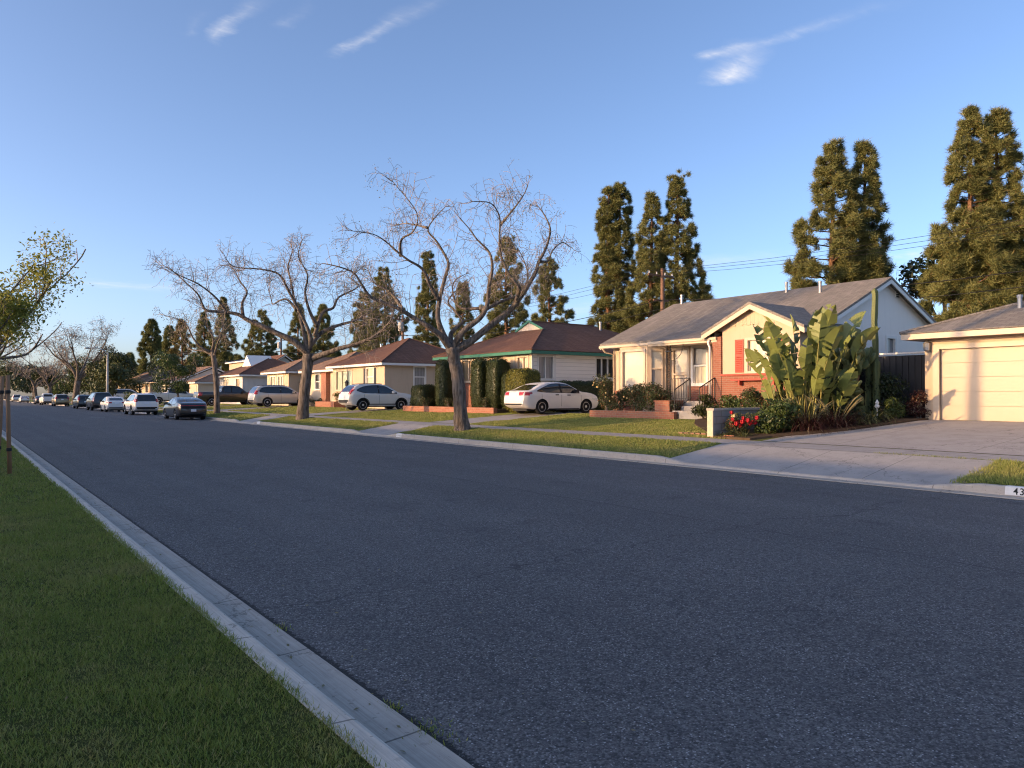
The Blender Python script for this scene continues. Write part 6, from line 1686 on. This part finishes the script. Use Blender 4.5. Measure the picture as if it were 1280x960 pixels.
# bird of paradise
def bop_leaf(mb, sb, rg, base, az, el0, pet, bl, bw):
    hd = Vector((math.cos(az), math.sin(az), 0)); p = Vector(base); el = el0; pts = [p.copy()]
    for k in range(6):
        d = hd * math.cos(el) + Vector((0, 0, math.sin(el))); p = p + d * pet / 6; pts.append(p.copy()); el -= rg.uniform(.0, .05)
    sb.tube(pts, [.035, .03, .026, .022, .018, .016, .014], 5, cap=False)
    roll = rg.uniform(-.9, .9); ns = 16; sd0 = Vector((-hd.y, hd.x, 0)); curl = rg.uniform(.0, .06)
    mid = [p.copy()]; dirs = []
    for k in range(ns):
        d = (hd * math.cos(el) + Vector((0, 0, math.sin(el)))).normalized(); p = p + d * bl / ns; mid.append(p.copy()); dirs.append(d); el -= curl * (.4 + k / ns)
    dirs.append(dirs[-1])
    for sg in (-1, 1):
        tear = 0.0
        for k in range(ns):
            if rg.random() < .35: tear = rg.uniform(-.3, .3)
            if rg.random() < .11: continue
            w0 = bw * math.sin(math.pi * min(1, ((k + .15) / ns) ** .8)) ** .8 if k < ns else 0; w1 = bw * max(.02, math.sin(math.pi * min(.999, ((k + 1.1) / (ns + .15)) ** .8)) ** .8)
            def outv(d, w, tw):
                n_ = d.cross(sd0).normalized(); s_ = (sd0 * math.cos(roll) + n_ * math.sin(roll)) * sg
                up_ = d.cross(s_) * (1 if sg > 0 else -1)
                return (s_ * math.cos(.38 + tw) - up_ * -math.sin(.38 + tw)) * w + d * w * .25
            a0, a1 = mid[k], mid[k + 1]
            mb.add([a0, a1, a1 + outv(dirs[k + 1], w1, tear), a0 + outv(dirs[k], w0, tear)], [(0, 1, 2, 3)])
T = thing('bird_of_paradise', 'giant bird of paradise with torn paddle leaves before the brick house', 'plant', (20.6, 13.4, .6))
rg = random.Random(5); mb, sb = MB(), MB()
for k in range(64):
    a = rg.uniform(0, 6.283); rr = abs(rg.gauss(0, .55)); b = (20.5 + math.cos(a) * rr * .75, 13.45 + math.sin(a) * rr * .9, .6)
    az = math.atan2(b[1] - 13.45, b[0] - 20.5) + rg.uniform(-.7, .7); bop_leaf(mb, sb, rg, b, az, rg.uniform(1.25, 1.6) if k > 12 else rg.uniform(1.1, 1.4), rg.uniform(.9, 2.6) if k > 14 else rg.uniform(.6, 1.2), rg.uniform(.85, 1.35), rg.uniform(.2, .3))
mb.build('leaf', M['bop'], T, smooth=True, uv=False); sb.build('stem', M['bop_stem'], T, smooth=True, uv=False)
mb = MB()
for k in range(26):
    a, rr = rg.uniform(0, 6.28), rg.uniform(.1, .6); x, y = 20.5 + math.cos(a) * rr, 13.4 + math.sin(a) * rr; mb.tube([(x, y, .55), (x + rg.uniform(-.12, .12), y + rg.uniform(-.12, .12), 1.0), (x + rg.uniform(-.3, .3), y + rg.uniform(-.3, .3), .95)], [.02, .015, .006], 4, cap=False)
mb.build('dry_stalk', M['leaf_pale'], T, uv=False)
# cactus
T = thing('column_cactus', 'tall ribbed column cactus rising against the white gable', 'cactus', (23.3, 12.75, .85)); mb = MB()
def ribbed(pts, r, ribs=6):
    n = ribs * 4; rows = []
    for i, p in enumerate(pts):
        p = Vector(p); e = min(i, len(pts) - 1 - i); k = r * (1 if 0 < i < len(pts) - 1 else (.8 if i == 0 else .2)) * (1 + .06 * math.sin(i * 2.2))
        rows.append([(p.x + k * (1 + .22 * math.cos(a * ribs)) * math.cos(a), p.y + k * (1 + .22 * math.cos(a * ribs)) * math.sin(a), p.z) for a in [2 * math.pi * j / n for j in range(n)]])
    b = [v for rw in rows for v in rw]
    mb.add(b, [(i * n + j, i * n + (j + 1) % n, (i + 1) * n + (j + 1) % n, (i + 1) * n + j) for i in range(len(rows) - 1) for j in range(n)] + [tuple((len(rows) - 1) * n + j for j in range(n))])
ribbed([(23.3 + .03 * math.sin(k), 12.75, .8 + k * .28) for k in range(15)] + [(23.3, 12.75, 4.86), (23.3, 12.75, 4.95)], .08, 5)
ribbed([(23.25, 12.95 - .01 * k, .8 + k * .27) for k in range(9)] + [(23.25, 12.85, 3.12)], .1)
ribbed([(23.1, 12.6 , .8 + k * .26) for k in range(8)] + [(23.1, 12.6, 2.75)], .09)
mb.build('stem', M['cactus'], T, smooth=True, uv=False)
T = thing('prickly_pear', 'large prickly pear with stacked flat pads between the paddle leaves and the column cactus', 'cactus', (22.5, 13.2, .75)); mb, wb = MB(), MB(); rg = random.Random(8)
wb.tube([(22.5, 13.2, .7), (22.45, 13.25, 1.4), (22.5, 13.3, 2.1)], [.13, .11, .08], 8); wb.tube([(22.48, 13.22, 1.1), (22.3, 12.9, 1.7), (22.35, 12.75, 2.3)], [.1, .09, .06], 8)
def pad(p, d, s, depth):
    d = d.normalized(); sd = d.cross(rdir(rg)).normalized(); nn = d.cross(sd); n = 10; c = p + d * s * .5; ring = []
    pts = []
    for (tt, ww) in ((-.5, .12), (-.4, .42), (-.2, .68), (.05, .8), (.3, .72), (.45, .42), (.5, .1)):
        for j in range(8):
            a = 2 * math.pi * j / 8; pts.append(c + d * tt * s + sd * math.cos(a) * ww * s * .5 + nn * math.sin(a) * .055 * (1 - abs(tt)) * 1.2)
    mb.add(pts, [(i * 8 + j, i * 8 + (j + 1) % 8, (i + 1) * 8 + (j + 1) % 8, (i + 1) * 8 + j) for i in range(6) for j in range(8)] + [tuple(range(7, -1, -1)), tuple(48 + j for j in range(8))])
    if depth > 0:
        for _ in range(rg.choice((1, 2, 2, 3))):
            e = (d * rg.uniform(.4, 1) + sd * rg.uniform(-1, 1) + Vector((0, 0, .35)) + rdir(rg) * .3).normalized(); pad(p + d * s * .95 + sd * rg.uniform(-.2, .2) * s, e, s * rg.uniform(.8, 1.0), depth - 1)
for p in ((22.5, 13.3, 2.0), (22.35, 12.75, 2.2), (22.5, 13.2, 1.5), (22.45, 13.0, 1.2), (22.3, 12.7, .9), (22.6, 13.4, 1.8), (22.4, 12.9, 1.9)):
    pad(Vector(p), Vector((rg.uniform(-.6, .6), rg.uniform(-.6, .4), .9)), .46, 3)
mb.build('pad', M['pear'], T, smooth=True, uv=False); wb.build('trunk', M['pine_bark'], T, smooth=True, uv=False)
shrub('round_bush', 'bright green rounded bush beside the red roses at the driveway corner', (18.55, 12.95, .46), 1.3, 1.05, 'leaf_bush', 301, 5200, .085, lumps=14)
arch_grass('fountain_grass', 'dark purple fountain grass between round bush and driveway', (19.35, 12.55, .5), 520, 1.15, .011, 'leaf_purple', 302, .45, 1.0, plumes=14)
arch_grass('fountain_grass', 'second purple fountain grass nearer the strap leaves', (20.25, 12.25, .55), 520, 1.15, .011, 'leaf_purple', 303, .45, 1.0, plumes=16)
shrub('shrub', 'dark shrub under the paddle leaves', (21.2, 12.75, .65), 1.4, 1.5, 'leaf_dark', 304, 3600, .09, lumps=12)
arch_grass('lily_clump', 'pale strap leaf lily clump at the driveway edge', (21.6, 11.95, .7), 130, .95, .022, 'strap', 305, .25, 1.1, cat='plant')
arch_grass('lily_clump', 'small strap leaf clump left of the pale one', (20.9, 11.9, .65), 90, .75, .02, 'strap', 306, .2, 1.2, cat='plant')
shrub('shrub', 'tall dark leafy shrub against the side gate under the cactus', (23.4, 12.5, .8), 1.3, 1.7, 'leaf_dark', 307, 3600, .08, lumps=14)
shrub('shrub', 'small bright green shrub before the dark one', (22.6, 11.75, .8), .7, .75, 'leaf_bush', 308, 1800, .06)
shrub('shrub', 'reddish dark shrub beside the side gate foot', (23.5, 11.5, .83), .8, 1.0, 'leaf_purple', 309, 1600, .07)
shrub('shrub', 'very dark shrub filling the corner behind the prickly pear', (23.4, 13.9, .85), 1.6, 2.4, 'leaf_dark', 310, 4200, .11, lumps=14)
T = thing('garden_ornament', 'small pale blue and white garden ornament among the strap leaves', 'ornament', (21.75, 11.85, .7)); mb = MB()
mb.tube([(21.75, 11.85, .68), (21.75, 11.85, 1.25)], .012, 6); mb.ball((21.75, 11.85, 1.28), .07, 10); mb.lathe((21.75, 11.85, 1.32), [(.02, 0), (.06, .06), (.005, .16)], 8)
mb.build('stake', M['paint_white'], T, smooth=True, uv=False)
# red roses
T = thing('rose_bush', 'rose bush with clustered red blooms and one cream bloom before the block wall', 'rose bush', (17.75, 13.55, .42)); rg = random.Random(3)
blob_leaves('foliage', T, [(17.75 + rg.uniform(-.3, .3), 13.5 + rg.uniform(-.35, .3), .55 + rg.uniform(.05, .5), .2) for _ in range(9)], 1300, .055, 'leaf_rose', 4)
mb = MB()
for k in range(16): mb.tube([(17.75 + rg.uniform(-.1, .1), 13.55 + rg.uniform(-.1, .1), .4), (17.75 + rg.uniform(-.35, .35), 13.5 + rg.uniform(-.45, .35), rg.uniform(.8, 1.1))], [.012, .006], 5)
mb.build('stem', M['leaf_rose'], T, uv=False)
def rose(c, r, mat):
    mb = MB(); 
    for k in range(11):
        a = k * 2.4; el = .2 + k * .11; d = Vector((math.cos(a) * math.cos(el), math.sin(a) * math.cos(el), math.sin(el))); p = Vector(c) + d * r * .5; sd = Vector((-math.sin(a), math.cos(a), 0)) * r * .55; up_ = d.cross(sd).normalized() * r * .55
        mb.add([p - sd - up_ * .6, p + sd - up_ * .6, p + sd * .8 + up_ + d * r * .3, p - sd * .8 + up_ + d * r * .3], [(0, 1, 2, 3)])
    mb.ball(c, r * .55, 8); return mb.build('flower', M[mat], T, smooth=True, uv=False)
for k in range(17):
    x, y, z = 17.6 + rg.uniform(-.25, .25), 13.5 + rg.uniform(-.55, .42), rg.uniform(.72, 1.12)
    rose((x, y, z), rg.uniform(.06, .085), 'red_flower')
f = rose((17.42, 13.56, 1.0), .085, 'yellow_flower'); f['label'] = 'single cream rose bloom'
for k, (x, y) in enumerate([(17.4, 13.2), (17.35, 13.75), (17.9, 13.75)]): arch_grass('dry_grass', ['low dry straw coloured grass right of the red roses', 'low dry grass left of the red roses', 'low dry grass tucked behind the roses'][k], (x, y, .42), 140, .34, .01, 'leaf_olive', 320 + k, .2, 1.0)
T = thing('clay_brick', 'loose red brick lying before the roses', 'brick', (17.22, 13.55, .45)); mb = MB(); mb.bar((17.2, 13.7, .47), (17.26, 13.42, .47), .1, .07); mb.build('brick', M['brick_low'], T)
# plants before the brick wing and the bay
for k, (x, y, w, h, mt, lab) in enumerate([(21.7, 15.0, 1.0, .95, 'leaf_bush', 'leafy plant behind the block wall by the paddle leaves'), (21.4, 16.0, 1.1, 1.0, 'leaf_rose', 'leafy plant under the red shelf'), (21.6, 17.0, 1.0, .85, 'leaf_bush', 'leafy plant left of the one under the shelf'), (21.3, 17.8, 1.0, .8, 'leaf_hedge', 'grey green plant beside the porch steps'),
        (19.6, 14.9, 1.0, .95, 'leaf_bush', 'green plant just behind the middle of the block wall'), (18.3, 14.8, .9, .7, 'leaf_hedge', 'low plant behind the open end of the block wall')]):
    shrub('shrub', lab, (x, y, .85 if x > 20.5 else .6), w, h, mt, 330 + k, 1700, .075, lumps=8)
for k, (x, y, w, h, lab) in enumerate([(22.15, 23.75, 1.15, 1.7, 'tall rose bush at the left corner of the bay window'), (22.2, 22.95, 1.1, 1.0, 'rose bush under the big bay pane'), (22.3, 22.2, 1.2, 1.2, 'rose bush under the right half of the bay'), (22.1, 21.35, 1.3, 1.25, 'dark bush at the foot of the iron porch post'), (22.0, 20.6, .9, 1.0, 'bush behind the brick pedestal')]):
    T = shrub('rose_bush', lab, (x, y, .88), w, h, 'leaf_rose', 340 + k, 2300, .075, 'rose bush', lumps=11)
    rg = random.Random(k)
    for j in range(5 if k in (0, 1, 2) else 0): rose((x - w * .4 + rg.uniform(-.1, .2), y + rg.uniform(-.5, .5), .9 + h * rg.uniform(.4, .9)), .045, 'yellow_flower')
T = thing('brick_edging', 'low red brick edging of the bed before the bay window', 'edging', (21.45, 21.4, .8)); mb = MB(); mb.box(21.3, 21.5, 19.25, 23.85, .55, .985); mb.build('brickwork', M['brick_low'], T)
T = thing('brick_planter', 'square red brick planter pedestal beside the porch steps', 'planter', (21.85, 20.0, .8)); mb = MB(); mb.box(21.56, 22.3, 19.7, 20.45, .6, 1.36); mb.build('brickwork', M['brick_low'], T); mb = MB(); mb.box(21.53, 22.33, 19.67, 20.48, 1.362, 1.40); mb.build('cap', M['brick_low'], T)
shrub('shrub', 'small dark shrub by the planter at the steps', (21.75, 19.65, .95), .5, .5, 'leaf_dark', 350, 700, .05)
# clipped hedges of the green trimmed bungalow
G3 = 'clipped column hedges'
for k, (y0, y1, zt_, lab) in enumerate([(31.95, 33.0, 3.5, 'column hedge right of the pair, next to the yellow green box hedge'), (33.45, 34.45, 3.53, 'column hedge left of the pair, in the middle of the facade'), (37.1, 38.2, 3.6, 'column hedge standing alone left of the bare tree trunk')]):
    clipped('column_hedge', lab, 22.2, 23.2, y0, y1, .74, zt_, 'leaf_hedge', 360 + k, 900, .06, group=G3)
clipped('box_hedge', 'yellow green box hedge catching the sun behind the white sedan', 21.6, 22.9, 28.95, 30.45, .74, 2.84, 'leaf_yellow', 364, 950, .07)
clipped('round_hedge', 'dark rounded hedge between column hedge and yellow green hedge', 22.4, 23.3, 31.05, 31.9, .74, 2.75, 'leaf_hedge', 365, 900, .06, cat='hedge')
clipped('low_hedge', 'long low dark hedge along the white siding', 23.9, 29.2, 29.85, 30.5, .74, 2.32, 'leaf_dark', 366, 700, .06)
clipped('round_hedge', 'clipped round hedge at the left end of the brick edging', 21.9, 23.1, 39.1, 40.6, .7, 2.2, 'leaf_hedge', 367, 900, .06)
for k, (y, lab) in enumerate([(38.8, 'small bush between round hedge and column hedge'), (36.3, 'small bush right of the lone column hedge'), (35.2, 'small bush under the big window'), (32.8, 'small bush at the foot of the hedge pair')]): shrub('shrub', lab, (22.0, y, .74), .8, .75, 'leaf_rose', 370 + k, 900, .06)
T = thing('brick_edging', 'low red brick edging before the clipped hedges', 'edging', (21.6, 35, .75)); mb = MB(); mb.box(21.4, 21.62, 31.0, 40.4, .5, .98); mb.build('brickwork', M['brick_low'], T)
mb = MB(); mb.box(21.63, 23.55, 31.0, 40.4, .5, .9); setp(mb.build('planting_bed', M['soil'], uv=False), kind='structure')
# beyond
T = thing('brick_planter', 'low pinkish brick planter left of the white crossover', 'planter', (23.3, 55.4, .7)); mb = MB(); mb.box(22.6, 23.6, 53.4, 57.0, .5, 1.12); mb.build('brickwork', M['brick_low'], T)
shrub('shrub', 'yellow green shrub in the pinkish planter', (23.1, 53.8, 1.1), .9, .75, 'leaf_yellow', 380, 900, .07)
shrub('shrub', 'dark low shrub left of the pinkish planter', (23.6, 59.6, .68), 1.8, .7, 'leaf_dark', 381, 1100, .08)
shrub('shrub', 'bare reddish shrub against the tan house end wall', (24.8, 65.3, .68), 1.5, 2.5, 'leaf_purple', 382, 900, .06, d=.8)
shrub('shrub', 'dark shrub behind the dark pickup cab', (24.6, 77.5, .68), 2.2, 2.0, 'leaf_dark', 383, 1500, .12)
shrub('shrub', 'dark shrub before the yellow lit house', (21.5, 124.5, .6), 3.2, 1.7, 'leaf_dark', 384, 1500, .2)
shrub('shrub', 'olive shrub between the small palms', (22.5, 132.5, .6), 4, 2.0, 'leaf_olive', 385, 1500, .2)
shrub('shrub', 'green shrub at the foot of the street light', (17.5, 104, .5), 2.4, 1.6, 'leaf_bush', 386, 1400, .15)

# fallen leaves in the gutter and on the near verge
rs = np.random.RandomState(77); n = 260
X = np.where(rs.rand(n) < .55, rs.normal(1.62, .12, n), rs.uniform(.2, 3.2, n)); Y = rs.uniform(2.2, 16, n)
Zl = np.array([gz(a, b) for a, b in zip(X, Y)]) + np.where(X < 1.34, .02, .012)
setp(np_mesh('leaf_litter', leaf_quads(np.stack([X, Y, Zl], 1), np.tile([0, 0, 1.0], (n, 1)), .028, rs, .5, .25), 4, M['leaf_pale']), 'scattered fallen leaves in the near gutter and on the verge', 'leaves', kind='stuff')
# ================================================================== STREET FURNITURE
for k, (x, y, dx, lab) in enumerate([(.80, 16.55, .03, 'right wooden tree stake with a dark strap at the left edge of the lawn'), (.70, 17.2, -.05, 'left wooden tree stake half cut by the picture edge')]):
    T = thing('tree_stake', lab, 'stake', (x, y, .17), group='pair of tree stakes'); mb = MB()
    mb.tube([(x + dx, y, .1), (x, y, 1.0), (x - dx * .6, y + .02, 1.96)], [.038, .036, .034], 10); mb.build('post', M['stake'], T, smooth=True)
    for z in (1.66, .62): mb = MB(); mb.lathe((x - dx * (z - 1) * .6 if z > 1 else x + dx * .4, y, z), [(.040, -.03), (.043, -.02), (.043, .02), (.040, .03)], 10); mb.build('strap', M['trim'], T)
# street light
T = thing('street_light', 'concrete street light pole with a curved arm over the parked cars', 'street light', (14.4, 99.8, .3)); mb = MB()
mb.tube([(14.4, 99.8, .1), (14.4, 99.8, 3.5), (14.4, 99.8, 6.5)], [.16, .125, .09], 10); mb.build('pole', M['pole_conc'], T, smooth=True)
mb = MB(); mb.tube([(14.4, 99.8, 6.2), (14.1, 99.8, 6.75), (13.4, 99.8, 7.05), (12.6, 99.8, 7.05)], [.06, .055, .05, .045], 8); mb.build('arm', M['metal'], T, smooth=True)
mb = MB(); mb.ball((12.35, 99.8, 7.0), .3, 10, sc=(1.2, .55, .32)); mb.build('lamp_head', M['metal'], T, smooth=True)
# garden lamp post before the crossover
T = thing('lamp_post', 'thin black garden lamp post before the white crossover', 'lamp post', (20.74, 46.9, .6)); mb = MB(); mb.tube([(20.74, 46.9, .5), (20.74, 46.9, 2.15)], .035, 8); mb.build('post', M['paint_black'], T)
mb = MB(); mb.lathe((20.74, 46.9, 2.12), [(.05, 0), (.09, .04), (.14, .3), (.16, .32), (.06, .42), (.02, .47)], 6); mb.build('lantern', M['paint_black'], T)
# utility poles and lines on the rear lot line
PX = 38.0; PY = [-1.5, 35.3, 71.8, 108.8, 146, 183, 225]
for k, y in enumerate(PY):
    lab = ['utility pole just outside the right edge', 'brown wooden utility pole before the twin topped pine', 'utility pole with a transformer above the beige pyramid roof', 'utility pole with a transformer behind the second bare tree', 'utility pole behind the third bare tree', 'utility pole before the far pines', 'pale utility pole beside the far left pines'][k]
    T = thing('utility_pole', lab, 'utility pole', (PX, y, .6), group='utility poles behind the houses'); mb = MB()
    mb.tube([(PX, y, .4), (PX, y, 5), (PX, y, 10.0)], [.19, .16, .12], 10); mb.build('pole', M['pole_wood'], T, smooth=True)
    mb = MB(); mb.bar((PX - 1.2, y + .14, 9.55), (PX + 1.2, y + .14, 9.55), .1, .12)
    if k != 6: mb.bar((PX - .7, y + .14, 7.9), (PX + .7, y + .14, 7.9), .09, .1)
    mb.build('crossarm', M['pole_wood'], T)
    for x in (-1.1, -.4, .4, 1.1):
        i_ = MB(); i_.lathe((PX + x, y + .14, 9.61), [(.02, 0), (.05, .05), (.035, .1), (.05, .14), (.01, .18)], 8); i_.build('insulator', M['lamp_clear'], T)
    if k in (2, 3): i_ = MB(); i_.lathe((PX - .35, y - .25, 8.3), [(.24, 0), (.27, .05), (.27, .85), (.2, .93)], 12); i_.build('transformer', M['pole_conc'], T, smooth=True)
def wire(lab, x, z, r, sag):
    mb = MB()
    ys = [-60] + PY
    for a, b in zip(ys[:-1], ys[1:]):
        pts = [(x, a + (b - a) * k / 8, z - sag * 4 * (k / 8) * (1 - k / 8)) for k in range(9)]
        mb.tube(pts, r, 4, cap=False)
    setp(mb.build('power_line', M['trim'], loc=(x, 0, z), uv=False), lab, 'power line', 'power lines behind the houses')
wire('upper power line on the street side of the poles', PX - 1.1, 9.78, .010, .7); wire('upper power line on the far side of the poles', PX + 1.1, 9.78, .010, .75)
wire('middle power line beside the pole tops', PX - .4, 9.78, .010, .8); wire('thick lower cable along the poles', PX - .2, 7.9, .022, .9); wire('lower cable just beneath the thick one', PX - .2, 7.3, .018, 1.0)
# house numbers painted on the kerb
def kerb_number(lab, y0, y1, text, first, size, step):
    T = thing('kerb_number', lab, 'house number', (13.55, (y0 + y1) / 2, .05)); t = .0075
    mb = MB(); q = lambda y, z, o: (13.55 + .015 * z / .13 - o, y, z)
    mb.add([q(y1, .02, .004), q(y0, .02, .004), q(y0, .138, .004), q(y1, .138, .004), q(y1, .02, .0005), q(y0, .02, .0005), q(y0, .138, .0005), q(y1, .138, .0005)], [(0,1,2,3),(0,3,7,4),(1,5,6,2),(3,2,6,7),(0,4,5,1)])
    mb.add([(13.563, y1, .1385), (13.563, y0, .1385), (13.585, y0, .1545), (13.585, y1, .1545), (13.69, y0, .1565), (13.69, y1, .1565)], [(0, 1, 2, 3), (3, 2, 4, 5)])
    p = mb.build('panel', M['kerb_white'], T, uv=False)
    for k, ch in enumerate(text):
        cu = bpy.data.curves.new('digit', 'FONT'); cu.body = ch; cu.size = size; cu.align_x = 'CENTER'; cu.offset = .0022; cu.extrude = 0
        to = bpy.data.objects.new('digit', cu); COL.objects.link(to); dg = bpy.context.evaluated_depsgraph_get(); dg.update()
        me = bpy.data.meshes.new_from_object(to.evaluated_get(dg)); bpy.data.objects.remove(to)
        L = root_loc(T); yc = first - k * step
        for v in me.vertices:
            x, z = v.co.x, v.co.y + (.034 if size > .1 else .048)
            v.co = Vector((13.55 + .015 * z / .13 - .0062 - L.x, yc - x * .95 - L.y, z - L.z))
        me.materials.clear(); me.update(); finish('digit', me, M['kerb_black'], T)
kerb_number('white kerb panel with black numerals 43 at the right edge', 4.45, 5.3, '43', 5.145, .15, .088)
kerb_number('small white kerb panel with faint black numerals beside the nearest bare tree', 25.7, 26.12, '4342', 26.05, .09, .088)
kerb_number('small blank looking white kerb panel near the second bare tree', 42.15, 42.6, '', 42.5, .09, .088)
